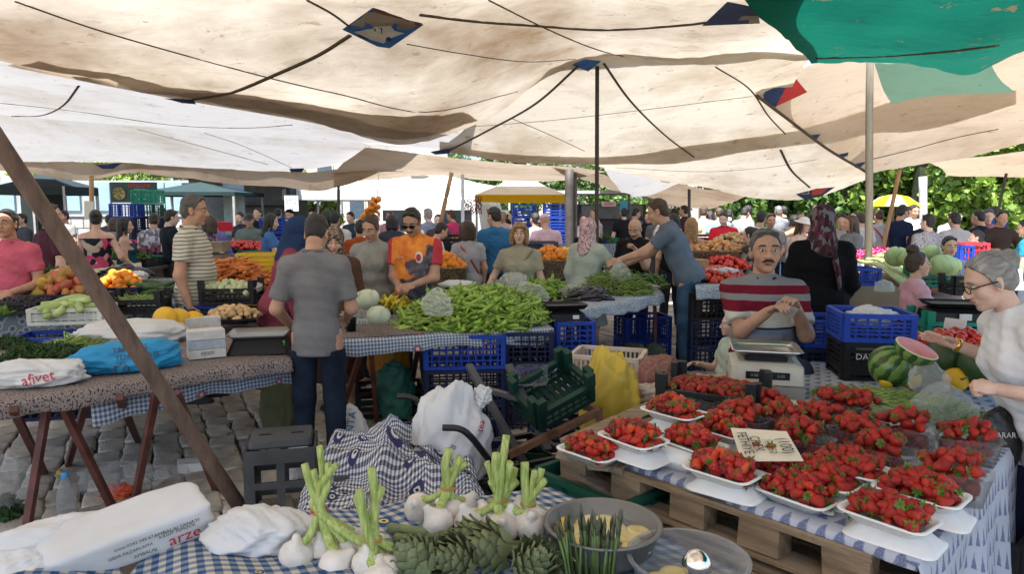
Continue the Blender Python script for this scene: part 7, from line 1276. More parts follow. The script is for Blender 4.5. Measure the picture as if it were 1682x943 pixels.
p = atd(926, 505, 5.45); r = empty('digital_scale', (p[0], p[1], .752), R(10), 'black digital scale on the bright blue crate in the middle', 'scale'); q = MB(); loft(q, [(rrect(.3, .28, .02), 0), (rrect(.28, .26, .02), .05), (rrect(.2, .18, .02), .08)], True, True); link('scale_body', q.mesh('b', black_pl, False), r); q = MB(); loft(q, [(rrect(.28, .24, .02), .085), (rrect(.33, .29, .02), .12), (rrect(.28, .24, .02), .1)], True, True); link('pan', q.mesh('b', black_pl, False), r); q = MB(); q.box((.06, -.148, .03), (.05, .004, .03)); link('paper_label', q.mesh('b', mat('card_white', (.62, .62, .6), .7), False), r)
bag('dark green sack under the pepper table', (*atd(650, 600, 5.0)[:2], .1), (.15, .12, .26), mat('sack_green', (.015, .09, .065), .6), 97, .2, name='sack', cat='sack'); bag('orange yellow sack under the pepper table', (*atd(635, 570, 5.35)[:2], .3), (.17, .1, .2), mat('sack_orange', (.45, .2, .02), .6), 98, .15, name='sack', cat='sack'); bag('clear crumpled bag under the pepper table', (*atd(640, 680, 4.2)[:2], .05), (.17, .12, .15), bag_clear, 99, .3); r = bag('white printed sack behind the jeans', (*atd(575, 700, 4.35)[:2], 0), (.13, .1, .22), bag_w, 100, .15, name='sack', cat='sack', key='an'); decal('an', 'ANTA', 576, 700, 18, 80, ink_b, r); crate('black crate under the pepper table', (*atd(640, 620, 5.3)[:2], 0), R(12), (.5, .36, .25), 'black', 'slat'); bag('white bag by the jeans on the paving', (*atz(492, 790, 0)[:2], 0), (.08, .08, .16), bag_w, 101, .2); bag('khaki sack under the left table end', (*atd(455, 640, 4.9)[:2], 0), (.12, .1, .3), mat('sack_khaki', (.1, .1, .05), .8), 102, .12, name='sack', cat='sack')
# ================================================================ BEAN STALL
BA, BB, BC, BD = atz(925, 516, .78), atz(1088, 482, .78), atz(1052, 448, .78), atz(880, 462, .78)
table('bean table in the middle right', BA[:2], BB[:2], BC[:2], BD[:2], .78); cloth('pale speckled cloth on the bean table', BA, BB, BC, BD, .784, mosaic, .10, .02, 25, 24, 60)
heap('bean', 'thin green bean in the big heap by the thin pole', (*atz(1012, 475, .82)[:2], .785), .33, .30, .19, 420, 'green_bean', 'bean', long=1, size=1.35, cap=300, flat=.3, group='beans by the thin pole'); heap('eggplant', 'black eggplant beside the bean heap', (*atz(962, 486, .82)[:2], .785), .17, .17, .07, 22, 'eggplant', rz=R(10), long=1.1, size=.95, flat=.12); heap('pepper_dark', 'dark green pepper behind the beans', (*atz(1058, 460, .85)[:2], .785), .22, .18, .1, 90, 'dark_pepper', 'pepper', long=1, flat=.3, cap=90)
bag('crumpled clear bag before the eggplants', (*atz(945, 480, .85)[:2], .80), (.16, .1, .08), bag_t, 111, .3); bag('white paper lying by the leaning man', (*atz(1064, 474, .8)[:2], .79), (.12, .07, .035), bag_w, 112, .3); q = MB(); heap('pepper', 'pale green pepper behind the black scale', (*atz(892, 468, .9)[:2], .80), .30, .22, .12, 130, 'pale_pepper', 'pepper', long=1, cap=0, flat=.3)
bag('white bag held up by the pale green coat woman', (*atd(1018, 445, 6.75)[:2], .90), (.10, .08, .13), bag_t, 113, .15, tie=.6)
for i, (px, py, Y, r_) in enumerate(((1042, 532, 6.5, .17), (1075, 535, 6.7, .15))): bag('dark green sack under the bean table, %s' % ['left', 'right'][i], (*atd(px, py, Y)[:2], 0), (r_, r_, r_*1.3), mat('sack_dgreen', (.04, .055, .035), .8, .3, 8), 115+i, .1, name='sack', cat='sack')
[crate('blue crate under the bean table, %s' % n_, (*atd(px, 540, Y)[:2], z), R(10), (.5, .36, .25), c, 'lattice') for px, Y, z, c, n_ in ((1055, 7.3, .0, 'blue', 'floor'), (1055, 7.3, .25, 'blue', 'upper'), (980, 6.6, .0, 'blue', 'left floor'))]
# ================================================================ LEFT BACK STALL (mangoes, oranges, zucchini)
LA, LB, LC, LD = atz(-60, 522, .82), atz(348, 500, .82), atz(350, 455, .82), atz(-60, 470, .82)
table('left back stall of mangoes and oranges', LA[:2], LB[:2], LC[:2], LD[:2], .82); cloth('grey blue tiled oilcloth on the left back stall', LA, LB, LC, LD, .824, grey_tile, .34, .02, 31, 24, 70)
def crt(label, px, py, z, rz=22, size=(.4, .3, .15), c='black', st='slat'):
    p = atz(px, py, z); return crate(label, (p[0], p[1], z), R(rz), size, c, st), p
_, p = crt('white lattice crate of pale zucchini', 122, 528, .82, 12, (.46, .3, .11), 'white', 'lattice'); heap('zucchini', 'pale zucchini in the white crate', (p[0], p[1], .87), .12, .11, .08, 18, 'pale_zucchini', 'zucchini', rz=R(12), long=1, flat=.06, shape='rect')
pp = p; crate('blue crate standing below the zucchini crate', (p[0]+.02, p[1]-.22, .50), R(12), (.46, .32, .27), 'blue', 'lattice'); crate('dark crate below the blue zucchini stand', (p[0]+.02, p[1]-.22, .22), R(12), (.46, .32, .27), 'navy', 'lattice')
_, p = crt('dark crate of mangoes', 105, 500, .84, 14, (.5, .4, .1), 'navy'); heap('mango', 'green and red mango in the heap at the left', (p[0], p[1]+.06, .88), .25, .2, .2, 52, 'mango', rz=R(14), size=1.1)
_, p = crt('crate of oranges beside the mangoes', 195, 488, .84, 14, (.4, .34, .1), 'navy'); heap('orange', 'bright orange in the heap beside the mangoes', (p[0], p[1]+.05, .88), .18, .16, .14, 48, 'orange', rz=R(14), size=1.0, group='oranges beside the mangoes')
_, p = crt('black crate of shelled beans', 232, 512, .82, 12, (.36, .28, .11), 'black', 'posts'); heap('bean', 'white shelling bean in the black crate', (p[0], p[1], .90), .16, .12, .03, 120, 'shell_bean', 'bean', long=1, cap=0, size=.7)
heap('cucumber', 'dark cucumber right of the oranges', (*atz(243, 478, .88)[:2], .85), .22, .15, .08, 26, 'cucumber', rz=R(5), long=1.1, size=1.1, flat=.1, group='cucumbers by the oranges'); heap('eggplant', 'black eggplant behind the oranges', (*atz(205, 455, .9)[:2], .88), .2, .15, .08, 20, 'eggplant', long=1.2, flat=.1, group='eggplants behind the oranges')
_, p = crt('dark crate of black grapes', 38, 512, .83, 10, (.34, .3, .09), 'black'); heap('plum', 'black grape in the dark crate at the left', (p[0], p[1], .86), .16, .14, .06, 150, 'black_grape', 'grape', shape='rect', cap=90, size=.75); heap('peach', 'red peach at the left edge', (*atz(30, 468, .95)[:2], .90), .2, .13, .08, 34, 'peach', group='peaches at the left edge'); leaves('pale lettuce at the left edge', (*atz(2, 505, .88)[:2], .84), (.11, .1, .08), 240, .07, LET, 'lettuce', seed=21)
bag('pink net bag at the left stall', (*atz(18, 455, 1.0)[:2], .96), (.08, .06, .08), mat('net_pink', (.55, .10, .16), .6), 121, .2); cloth('brown paper sheet on the left back stall', atz(140, 452, .9), atz(235, 448, .9), atz(230, 425, .9), atz(150, 428, .9), .9, paper_m, .0, .0, 33, 12, 16, 'wrapping_paper', cat='paper', dz=lambda P: .01+.02*np.sin(P[:, :, 0]*9)); bag('white bag behind the cucumbers', (*atz(225, 452, .95)[:2], .9), (.12, .08, .06), bag_w, 122, .25)
leaves('long green leaves behind the mangoes', (*atz(85, 450, 1.0)[:2], 1.0), (.12, .08, .06), 60, .12, GRN, 'mango_leaves', seed=22, aspect=.25)
# carrots and kohlrabi behind the striped shirt man
QA, QB, QC, QD = atz(338, 492, .85), atz(432, 490, .85), atz(432, 440, .85), atz(338, 440, .85); table('carrot stall behind the striped shirt man', QA[:2], QB[:2], QC[:2], QD[:2], .85)
heap('carrot', 'orange carrot in the heap behind the striped shirt man', (*atz(386, 466, .92)[:2], .87), .32, .26, .26, 190, 'carrot', long=1, size=1.15, flat=.25, cap=190); _, p = crt('dark crate of pale kohlrabi before the carrots', 382, 497, .85, 6, (.42, .3, .13), 'black', 'posts'); heap('turnip', 'pale green kohlrabi before the carrots', (p[0], p[1], .93), .18, .13, .05, 40, 'kohlrabi', shape='rect'); bag('white bag by the kohlrabi', (*atz(412, 478, .95)[:2], .93), (.1, .07, .06), bag_w, 123, .25); crate('blue crate standing left of the carrot stall', (*atz(346, 505, .8)[:2], .6), R(10), (.3, .4, .24), 'blue', 'lattice'); crate('black crate below the kohlrabi', (p[0], p[1]-.22, .55), R(6), (.44, .3, .28), 'black', 'slat')
# ================================================================ RIGHT BACK STALLS
def stall(label, px0, px1, y0, y1, z, m, drop=.25, seed=1):
    a, b, c, d = atz(px0, y0, z), atz(px1, y0, z), atz(px1, y1, z), atz(px0, y1, z); table(label, a[:2], b[:2], c[:2], d[:2], z-.004); cloth('cloth on the '+label, a, b, c, d, z, m, drop, .02, seed, 14, 36); return (a+b+c+d)/4
stall('leek stall with brown scroll cloth at the right', 1388, 1492, 474, 440, .93, kilim, .34, 41)
leek_m = mat('leek_pale', (.36, .48, .16), .45, .25, 6, objvar=.2, col2=(.5, .58, .3), stretch=(1, 6, 6))
for i in range(12): a = atz(1408+i*3.2, 428-i*.6+random.uniform(-3, 3), 1.02); b = atz(1488+random.uniform(-6, 8), 470-i*2.6, .955); q = MB(); q.tube(hspline([a, (a+b)/2+np.array((0, 0, .05+.006*i)), b], 10), np.linspace(.017, .023, 10), 7); q.make('leek', leek_m, smooth=True, label='long pale green leek stalk lying on the right stall', cat='leek', group='leeks on the right stall')
p = atz(1418, 470, .93); crate('blue crate under the leeks', (p[0], p[1]+.15, .935), R(-4), (.32, .3, .15), 'blue', 'lattice'); bag('clear bag below the leeks', (*atz(1453, 476, .95)[:2], .935), (.08, .06, .06), bag_t, 131, .25)
stall('cabbage stall at the right', 1450, 1680, 462, 425, .88, white_cl, .1, 42)
for i, (px, py, Y, rr) in enumerate(((1473, 422, 6.7, .105), (1498, 424, 6.5, .11), (1530, 418, 6.8, .1), (1546, 436, 6.2, .11), (1558, 438, 6.4, .1))): cabbage('large pale cabbage, %s on the right stall' % ['leftmost', 'second from the left', 'rear right', 'front right', 'rightmost'][i], px, py, Y, rr, cab_g, 'cabbages on the right stall')
for i, (px, py) in enumerate(((1545, 468), (1520, 470))): p = atz(px, py, .88); crate('green crate below the large cabbages, %s' % ['right', 'left'][i], (p[0], p[1], .885), R(-8), (.3, .26, .13), 'bgreen', 'posts')
crate('upright blue lattice crate behind the cabbages', (*atd(1573, 440, 7.2)[:2], .9), R(-5), (.14, .3, .34), 'blue', 'lattice'); crate('red lattice crate behind the cabbages', (*atd(1590, 425, 7.6)[:2], .95), R(-5), (.26, .3, .3), 'red', 'lattice'); leaves('dark green peppers and leaves on the right stall', (*atz(1592, 460, .95)[:2], .89), (.22, .16, .1), 700, .06, GRN, 'leafy_peppers', seed=23); p = atz(1600, 480, .9); crate('black crate of leafy peppers', (p[0], p[1], .885), R(-8), (.44, .3, .1), 'black', 'posts')
heap('radish', 'pink radish in the heap by the wooden pole', (*atz(1440, 422, 1.0)[:2], .97), .32, .26, .1, 160, 'radish', cap=150, size=1.35); stall('radish stall by the wooden pole', 1400, 1475, 430, 405, .96, white_cl, .2, 43); leaves('leafy greens left of the radishes', (*atz(1415, 408, 1.0)[:2], .97), (.25, .2, .08), 300, .08, GRN, 'radish_greens', seed=24)
# tomato and basket stalls between the leaning man and the striped seller
stall('tomato stall with pale blue cloth left of the seller', 1142, 1218, 470, 440, .88, mosaic, .12, 44); heap('tomato', 'red tomato on the stall left of the seller', (*atz(1168, 456, .92)[:2], .89), .32, .24, .1, 90, 'tomato', group='tomatoes left of the seller', cap=170); heap('tomato', 'red tomato behind the cardboard box', (*atz(1188, 436, .95)[:2], .92), .3, .2, .1, 60, 'tomato', cap=0); bag('white paper over the tomatoes', (*atz(1182, 447, .98)[:2], .97), (.2, .12, .04), bag_w, 141, .2)
q = MB(); p = atz(1150, 456, .9); q.box((p[0]-.06, p[1], .99), (.22, .2, .2), (0, 0, .2)); q.make('cardboard_box', mat('cardboard', (.40, .26, .14), .8, .12), label='brown cardboard box right of the leaning man', cat='box'); [crate('dark crate under the tomato stall, %s' % n_, (*atd(px, 530, 6.9)[:2], z), R(5), (.46, .4, .26), c, 'lattice') for px, z, c, n_ in ((1160, 0, 'navy', 'floor left'), (1160, .27, 'navy', 'middle left'), (1160, .54, 'black', 'upper left'), (1215, 0, 'blue', 'floor right'), (1215, .27, 'blue', 'middle right'), (1215, .54, 'navy', 'upper right'))]
wick = speckle('woven_basket', [(.26, .19, .12), (.10, .07, .045), (.33, .25, .17)], 60, 'v', (1, 1, 2.2))
def basket(label, px, py, Y, Lx, Wy, h, rz=0):
    p = atd(px, py, Y); r = empty('woven_basket', (p[0], p[1], p[2]-h), R(rz), label, 'basket', 'woven basket trays'); q = MB(); loft(q, [(rrect(Lx*.94, Wy*.94, .05), 0), (rrect(Lx, Wy, .06), h), (rrect(Lx+.03, Wy+.03, .07), h+.005), (rrect(Lx+.03, Wy+.03, .07), h+.025), (rrect(Lx-.03, Wy-.03, .05), h+.02), (rrect(Lx*.9, Wy*.9, .05), h*.6)], True, True); link('basket_shell', q.mesh('basket', wick), r)
    q = MB(); [q.bar((x*Lx*.42, y*Wy*.42, 0), (x*Lx*.42, y*Wy*.42, -p[2]+h+.0), .04, .04) for x in (-1, 1) for y in (-1, 1)]; link('stand', q.mesh('stand', wood_d, False), r); return p
p = basket('woven tray of onions and garlic behind the leaning man', 1178, 412, 8.6, .85, .6, .2); heap('onion', 'brown onion in the woven tray', (p[0], p[1], p[2]-.02), .36, .25, .1, 90, 'onion', cap=90, group='onions in the woven tray')
p = basket('woven tray of oranges behind the blond woman', 905, 428, 8.2, .55, .5, .2); heap('orange', 'orange in the woven tray behind the blond woman', (p[0], p[1], p[2]-.02), .25, .22, .14, 70, 'orange', group='oranges behind the blond woman')
p = basket('woven tray of oranges right of the jersey man', 728, 440, 7.6, .5, .5, .2); heap('orange', 'orange in the tray right of the jersey man', (p[0], p[1], p[2]-.02), .24, .22, .14, 70, 'orange', group='oranges right of the jersey man'); p = basket('small tray of oranges right of the grey tee woman', 796, 430, 8.7, .3, .4, .2); heap('orange', 'orange right of the grey tee woman', (p[0], p[1], p[2]-.02), .14, .18, .14, 30, 'orange')
p = basket('tray of potatoes under the wrapped man', 1208, 398, 10, .62, .5, .15); heap('potato', 'potato in the far tray', (p[0], p[1], p[2]-.02), .28, .2, .1, 60, 'potato', cap=120, size=1.4, group='potatoes in the far tray')
p = basket('tray of lemons left of the pale green coat', 935, 420, 9.0, .4, .4, .15); heap('lemon', 'yellow lemon left of the pale green coat', (p[0], p[1], p[2]-.02), .18, .18, .08, 36, 'lemon')
# hanging orange bunch
p = atd(606, 346, 9.0); r = empty('hanging_oranges', p, 0, 'string of oranges hanging by the dark post', 'oranges'); om = PROTO['orange'][0][0]; q = MB(); q.tube([(.1, 0, .12), (.14, 0, .5)], .004, 4); link('string', q.mesh('s', cord_m), r); g = np.random.default_rng(4); [link('orange', om, r, loc=(-.09+.2*t+g.normal()*.03, g.normal()*.05, -.16+.28*t+g.normal()*.022), rot=tuple(g.uniform(0, 6, 3))) for t in np.linspace(0, 1, 40)]
# far stalls: cloth covered boards with crates of produce (label, x, y, z, half width, depth, kind, count, colour of crate)
FAR = [('red tomato stall behind the carrots', 400, 412, .95, .6, .5, 'tomato', 140), ('red pepper stall at the far left', 228, 408, .95, .5, .4, 'radish', 140), ('beet stall near the checked shirt man', 262, 420, .92, .4, .35, 'redonion', 70), ('greens stall before the tank top woman', 195, 426, .92, .6, .4, None, 0), ('onion stall behind the grey polo man', 470, 430, .9, .5, .5, 'onion', 80), ('peach stall right of the red shirt man', 1225, 385, 1.0, .6, .4, 'peach', 80), ('green stall before the red shirt man', 1165, 372, 1.1, .9, .5, None, 0), ('greens stall behind the bald man', 1000, 392, .98, .9, .5, None, 0), ('lettuce stall by the steel column', 925, 396, .98, .6, .4, None, 0), ('tomato stall far left behind the mangoes', 20, 432, .95, .6, .4, 'tomato', 90), ('potato stall at the right crowd', 1500, 400, 1.0, .7, .4, 'potato', 90), ('yellow pepper stall behind the radishes', 1470, 398, 1.0, .4, .3, 'lemon', 40), ('onion stall behind the brown haired woman', 748, 400, .95, .5, .4, 'onion', 70), ('fruit stall left of the jersey man', 640, 420, .92, .4, .4, 'tomato', 60), ('bread stall under the hedge', 1545, 372, 1.15, .6, .3, 'potato', 50)]
for i, (lb, px, py, z, hw, hd, kd, n) in enumerate(FAR):
    p = atz(px, py, z); a = [(p[0]-hw, p[1]-hd), (p[0]+hw, p[1]-hd), (p[0]+hw, p[1]+hd), (p[0]-hw, p[1]+hd)]; table(lb, *a, z-.1); cloth('cloth of the '+lb, *a, z-.096, [mosaic, white_cl, paper_m, grey_tile][i % 4], .3, .02, 60+i, 10, 30)
    for k, s in enumerate((-1, 1)): crate('crate of the %s, %s half' % (lb, ['left', 'right'][k]), (p[0]+s*hw*.5, p[1]-hd*.2, z-.09), R(random.uniform(-8, 8)), (hw*.85, hd*1.1, .12), random.choice(['blue', 'navy', 'black', 'bgreen']), 'slat')
    if kd: heap(kd, kd+' heaped on the '+lb, (p[0], p[1], z-.02), hw*.85, hd*.7, .12, n, cap=0, size=1.2, shape='rect', fill=False)
    else: leaves('leafy heap on the '+lb, (p[0], p[1], z-.05), (hw*.9, hd*.8, .16), 700, .09, GRN+LET[2:], 'leafy_greens', seed=70+i)
for i, (px, py, Y, c) in enumerate(((1215, 400, 10.5, 'blue'), (1185, 395, 11.5, 'blue'), (1150, 385, 12, 'navy'), (860, 400, 9.6, 'navy'), (885, 396, 9.8, 'grey'), (712, 398, 9.3, 'black'), (745, 385, 9.6, 'black'), (800, 395, 10, 'navy'), (560, 420, 7.6, 'blue'), (610, 418, 7.8, 'blue'), (430, 415, 8.4, 'yellow'), (135, 415, 9, 'dgreen'), (180, 405, 11, 'dgreen'))):
    p = atd(px, py, Y); [crate('%s crate %s, %s level of its stack' % (c, ['right of the red shirt', 'below the grey tee', 'below the beige shirt', 'below the pink cap', 'before the pink cap', 'below the slanting pole', 'behind the brown haired woman', 'below the blue tee', 'behind the leopard headscarf', 'behind the grey top woman', 'by the blue tee woman', 'by the left post', 'by the tank top woman'][i], ['lower', 'middle', 'upper', 'top'][k]), (p[0], p[1], p[2]-.24*(k+1)), R(random.uniform(-6, 6)), (.5, .36, .235), c, 'slat') for k in range(int(min(4, max(1, p[2]//.24))))]
# wood boxes by the carrots, red tray held by the purple tee man
for k in range(2): q = MB(); p = atd(350, 425-20*k, 7.4); q.box((p[0], p[1], p[2]), (.26, .3, .1), (0, 0, .1)); q.make('wooden_box', wood_w, label='pale wooden box behind the striped shirt man, %s' % ['lower', 'upper'][k], cat='box')
q = MB(); p = atd(370, 372, 9.6); q.box(p, (.2, .02, .13), (R(15), 0, 0)); r = q.make('red_sign', mat('sign_red', (.5, .02, .04), .5), label='red price sign before the purple tee man', cat='sign')
q = MB(); p = atd(147, 345, 9.9); q.box(p, (.13, .03, .25), (0, .06, 0)); q.make('paper_bag', mat('paper_white', (.58, .55, .48), .8, .1, 6, .4, 14), label='white paper bag tied to the left wooden post', cat='bag')
# ================================================================ BACKGROUND: wall, tents, van, kiosks, hedge, trees
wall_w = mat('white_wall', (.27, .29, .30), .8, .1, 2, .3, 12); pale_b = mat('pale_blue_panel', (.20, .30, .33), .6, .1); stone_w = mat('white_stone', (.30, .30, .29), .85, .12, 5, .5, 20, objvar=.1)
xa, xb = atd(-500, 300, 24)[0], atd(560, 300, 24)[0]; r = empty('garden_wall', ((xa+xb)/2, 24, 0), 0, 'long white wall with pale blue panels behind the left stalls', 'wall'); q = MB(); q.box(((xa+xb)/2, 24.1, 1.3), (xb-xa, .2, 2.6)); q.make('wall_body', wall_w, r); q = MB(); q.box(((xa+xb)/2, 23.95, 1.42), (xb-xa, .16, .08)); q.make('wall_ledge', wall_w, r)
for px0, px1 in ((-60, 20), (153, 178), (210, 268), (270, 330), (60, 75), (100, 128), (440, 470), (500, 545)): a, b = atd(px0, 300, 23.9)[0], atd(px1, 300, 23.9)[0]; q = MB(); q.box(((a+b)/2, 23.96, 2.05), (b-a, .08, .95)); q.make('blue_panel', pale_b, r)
for j in range(4):
    for i in range(44):
        x = xa+6+(i+.5*(j % 2))*.42
        if x < xb: q = MB(); q.box((x, 23.94, .18+j*.32), (.39, .12, .29)); q.make('stone_block', stone_w, r)
def tree(name, label, px, py, Y, r3, n, leafs, size=.16, cat='tree', seed=1, trunk=True, group='trees and bushes behind the market'):
    p = atd(px, py, Y); r = empty(name, (p[0], p[1], 0), 0, label, cat, group)
    if trunk:
        q = MB(); q.tube(hspline([(p[0], p[1], 0), (p[0]+.08, p[1], p[2]*.5), (p[0], p[1], p[2])], 10), np.linspace(.16, .07, 10), 9); g = np.random.default_rng(seed)
        for k in range(6): a = k*1.05; q.tube([(p[0], p[1], p[2]*.7), (p[0]+math.cos(a)*r3[0]*.4, p[1]+math.sin(a)*r3[1]*.4, p[2]), (p[0]+math.cos(a)*r3[0]*.75, p[1]+math.sin(a)*r3[1]*.7, p[2]+r3[2]*.4)], [.06, .04, .015], 6)
        q.make('trunk', mat('bark', (.12, .09, .06), .9, .3, 8, .6, 30), r, True)
    g = np.random.default_rng(seed); q = MB(); K = max(10, n//220); cc = g.normal(size=(K, 3)); cc /= np.linalg.norm(cc, axis=1)[:, None]; cc *= g.uniform(.35, .95, (K, 1)); cc = p+cc*np.array(r3); V = []; 
    m_ = n//K
    for c in cc:
        d = g.normal(size=(m_, 3)); d /= np.linalg.norm(d, axis=1)[:, None]; P = c+d*(g.uniform(.5, 1, (m_, 1)))*min(r3)*.42; A = g.normal(size=(m_, 3)); A /= np.linalg.norm(A, axis=1)[:, None]; B = np.cross(A, d); B /= np.linalg.norm(B, axis=1)[:, None]+1e-9; s = size*g.uniform(.6, 1.3, (m_, 1)); V.append(np.stack([P-A*s*.5, P+B*s*.32, P+A*s*.5, P-B*s*.32], 1).reshape(-1, 3))
    V = np.concatenate(V); q.add(V, np.arange(len(V)).reshape(-1, 4)); q.Mi = [g.integers(0, len(leafs), len(V)//4)]; q.make('crown', [mat('leaf_%02d_%02d_%02d' % tuple(int(x*250) for x in k), k, .5, .3, 3, trans=.35) for k in leafs], r)
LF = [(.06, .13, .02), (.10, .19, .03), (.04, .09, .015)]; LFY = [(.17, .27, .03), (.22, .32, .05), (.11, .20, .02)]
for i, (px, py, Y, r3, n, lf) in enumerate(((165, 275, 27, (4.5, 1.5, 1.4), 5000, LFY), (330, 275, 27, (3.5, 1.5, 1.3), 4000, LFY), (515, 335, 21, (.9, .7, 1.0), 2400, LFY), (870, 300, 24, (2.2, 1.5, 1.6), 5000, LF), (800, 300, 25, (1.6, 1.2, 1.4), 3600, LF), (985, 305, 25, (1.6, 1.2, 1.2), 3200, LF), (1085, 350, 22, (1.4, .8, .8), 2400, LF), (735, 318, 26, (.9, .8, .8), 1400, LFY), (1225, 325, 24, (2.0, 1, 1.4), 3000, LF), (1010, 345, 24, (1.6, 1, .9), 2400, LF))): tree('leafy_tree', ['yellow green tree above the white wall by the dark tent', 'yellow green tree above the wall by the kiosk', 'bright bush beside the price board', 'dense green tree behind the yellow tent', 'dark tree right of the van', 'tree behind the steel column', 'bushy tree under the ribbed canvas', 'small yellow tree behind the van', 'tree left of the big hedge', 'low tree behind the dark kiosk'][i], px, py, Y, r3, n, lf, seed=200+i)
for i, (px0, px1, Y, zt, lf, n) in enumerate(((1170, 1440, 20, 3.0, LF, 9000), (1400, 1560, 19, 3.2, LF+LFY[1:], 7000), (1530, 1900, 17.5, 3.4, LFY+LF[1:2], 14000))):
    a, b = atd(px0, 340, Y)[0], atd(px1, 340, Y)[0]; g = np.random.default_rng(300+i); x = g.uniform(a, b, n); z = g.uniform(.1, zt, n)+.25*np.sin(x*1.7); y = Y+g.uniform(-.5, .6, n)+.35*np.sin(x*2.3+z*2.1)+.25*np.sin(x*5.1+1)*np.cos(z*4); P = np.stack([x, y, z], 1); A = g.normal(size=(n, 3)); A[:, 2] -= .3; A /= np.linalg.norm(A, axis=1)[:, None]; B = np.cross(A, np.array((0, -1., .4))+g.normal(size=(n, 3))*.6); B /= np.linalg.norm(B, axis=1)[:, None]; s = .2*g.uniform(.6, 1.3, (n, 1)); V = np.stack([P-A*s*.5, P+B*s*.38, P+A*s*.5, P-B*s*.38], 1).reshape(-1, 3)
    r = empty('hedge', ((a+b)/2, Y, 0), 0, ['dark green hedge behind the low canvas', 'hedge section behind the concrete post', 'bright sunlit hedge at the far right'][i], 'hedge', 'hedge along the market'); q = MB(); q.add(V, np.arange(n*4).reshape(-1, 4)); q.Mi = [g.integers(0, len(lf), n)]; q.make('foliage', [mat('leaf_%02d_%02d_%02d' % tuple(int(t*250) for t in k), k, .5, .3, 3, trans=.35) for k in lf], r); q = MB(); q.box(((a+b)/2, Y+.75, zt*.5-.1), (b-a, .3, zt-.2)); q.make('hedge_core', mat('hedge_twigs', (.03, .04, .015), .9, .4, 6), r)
def tent(name, label, px, py, Y, w_, h0, h1, m_top, m_val, legs=True, flat=False, cat='tent', valance=.25):
    p = atd(px, py, Y); r = empty(name, (p[0], Y, 0), 0, label, cat, 'tents around the market'); q = MB(); d = w_*.8; cs = [(-w_, -d), (w_, -d), (w_, d), (-w_, d)]; V = [(p[0]+x, Y+y, h0) for x, y in cs]+[(p[0]+x*.5, Y+y*.5, h0+(h1-h0)*.42) for x, y in cs]+[(p[0], Y, h1)]; q.add(V, [(0, 1, 5, 4), (1, 2, 6, 5), (2, 3, 7, 6), (3, 0, 4, 7), (4, 5, 8, 8), (5, 6, 8, 8), (6, 7, 8, 8), (7, 4, 8, 8)][:4]); q.F.append(np.array([(4, 5, 8), (5, 6, 8), (6, 7, 8), (7, 4, 8)])); q.Mi.append(np.zeros(4)); q.make('roof', m_top, r)
    q = MB(); [q.bar((p[0]+a[0], Y+a[1], h0-valance/2), (p[0]+b[0], Y+b[1], h0-valance/2), .012, valance, up=(0, 0, 1)) for a, b in zip(cs, cs[1:]+cs[:1])]; q.make('valance', m_val, r)
    for x, y in cs: q = MB(); q.bar((p[0]+x*.97, Y+y*.97, 0), (p[0]+x*.97, Y+y*.97, h0), .05, .05); q.make('leg', mat('tent_leg', (.3, .3, .3), .5), r)
    return r, p
dkg = mat('tent_dark', (.008, .018, .018), .85, .2); tent('gazebo_tent', 'dark green gazebo at the far left', 80, 330, 15.5, .75, 2.1, 2.45, dkg, dkg, valance=.18); p = atd(62, 345, 16); q = MB(); q.box((p[0], 16.2, 1.05), (1.0, .05, 2.1)); q.make('tent_wall', dkg, label='dark green side wall of the far left gazebo', cat='tent wall')
wt = canvas('tent_white', (.55, .55, .55), (.48, .47, .45), .2); yl = canvas('tent_yellow', (.72, .48, .02), (.65, .42, .02), .4); tent('white_tent', 'bright white tent left of the van', 610, 318, 19, 1.9, 2.1, 3.0, wt, wt); tent('yellow_tent', 'tent with white top and yellow hem', 855, 318, 17, 1.05, 1.95, 2.5, canvas('tent_cream', (.8, .78, .7), (.75, .7, .6), .3), yl, valance=.17); tent('white_tent', 'long white awning above the van', 730, 322, 20, 1.9, 2.15, 2.6, wt, wt); tl = mat('awning_teal', (.008, .026, .028), .85, .15); tent('kiosk_awning', 'teal awning of the food kiosk behind the striped shirt man', 330, 320, 16.5, 1.15, 2.0, 2.25, tl, tl, valance=.08)
# kiosk body
p = atd(385, 335, 17.5); r = empty('food_kiosk', (p[0], 17.5, 0), 0, 'dark food kiosk with lit shelf behind the carrots', 'kiosk'); q = MB(); q.box((p[0], 18.4, 1.2), (3.0, .1, 2.4)); q.make('back_wall', mat('kiosk_grey', (.22, .23, .22), .8), r); q = MB(); q.box((p[0]+1.5, 17.7, 1.2), (.1, 1.4, 2.4)); q.make('side_wall', dkg, r); q = MB(); q.box((p[0], 17.1, .5), (3.0, .6, 1.0)); q.make('counter', mat('kiosk_counter', (.1, .12, .13), .7), r); q = MB(); q.box((p[0]+.4, 18.25, 1.7), (1.4, .25, .05)); q.make('shelf', wood_d, r); q = MB(); q.box((p[0], 17.6, 2.45), (3.2, 2.0, .1)); q.make('kiosk_roof', dkg, r)
for px, lb in ((318, 'left'), (385, 'right')): a = atd(px, 335, 17); q = MB(); q.box((a[0], 17, 1.55), (.5, .06, 1.4)); q.make('glass_door', mat('door_blue', (.30, .40, .44), .3), label='pale blue glass panel of the kiosk, %s one' % lb, cat='door')
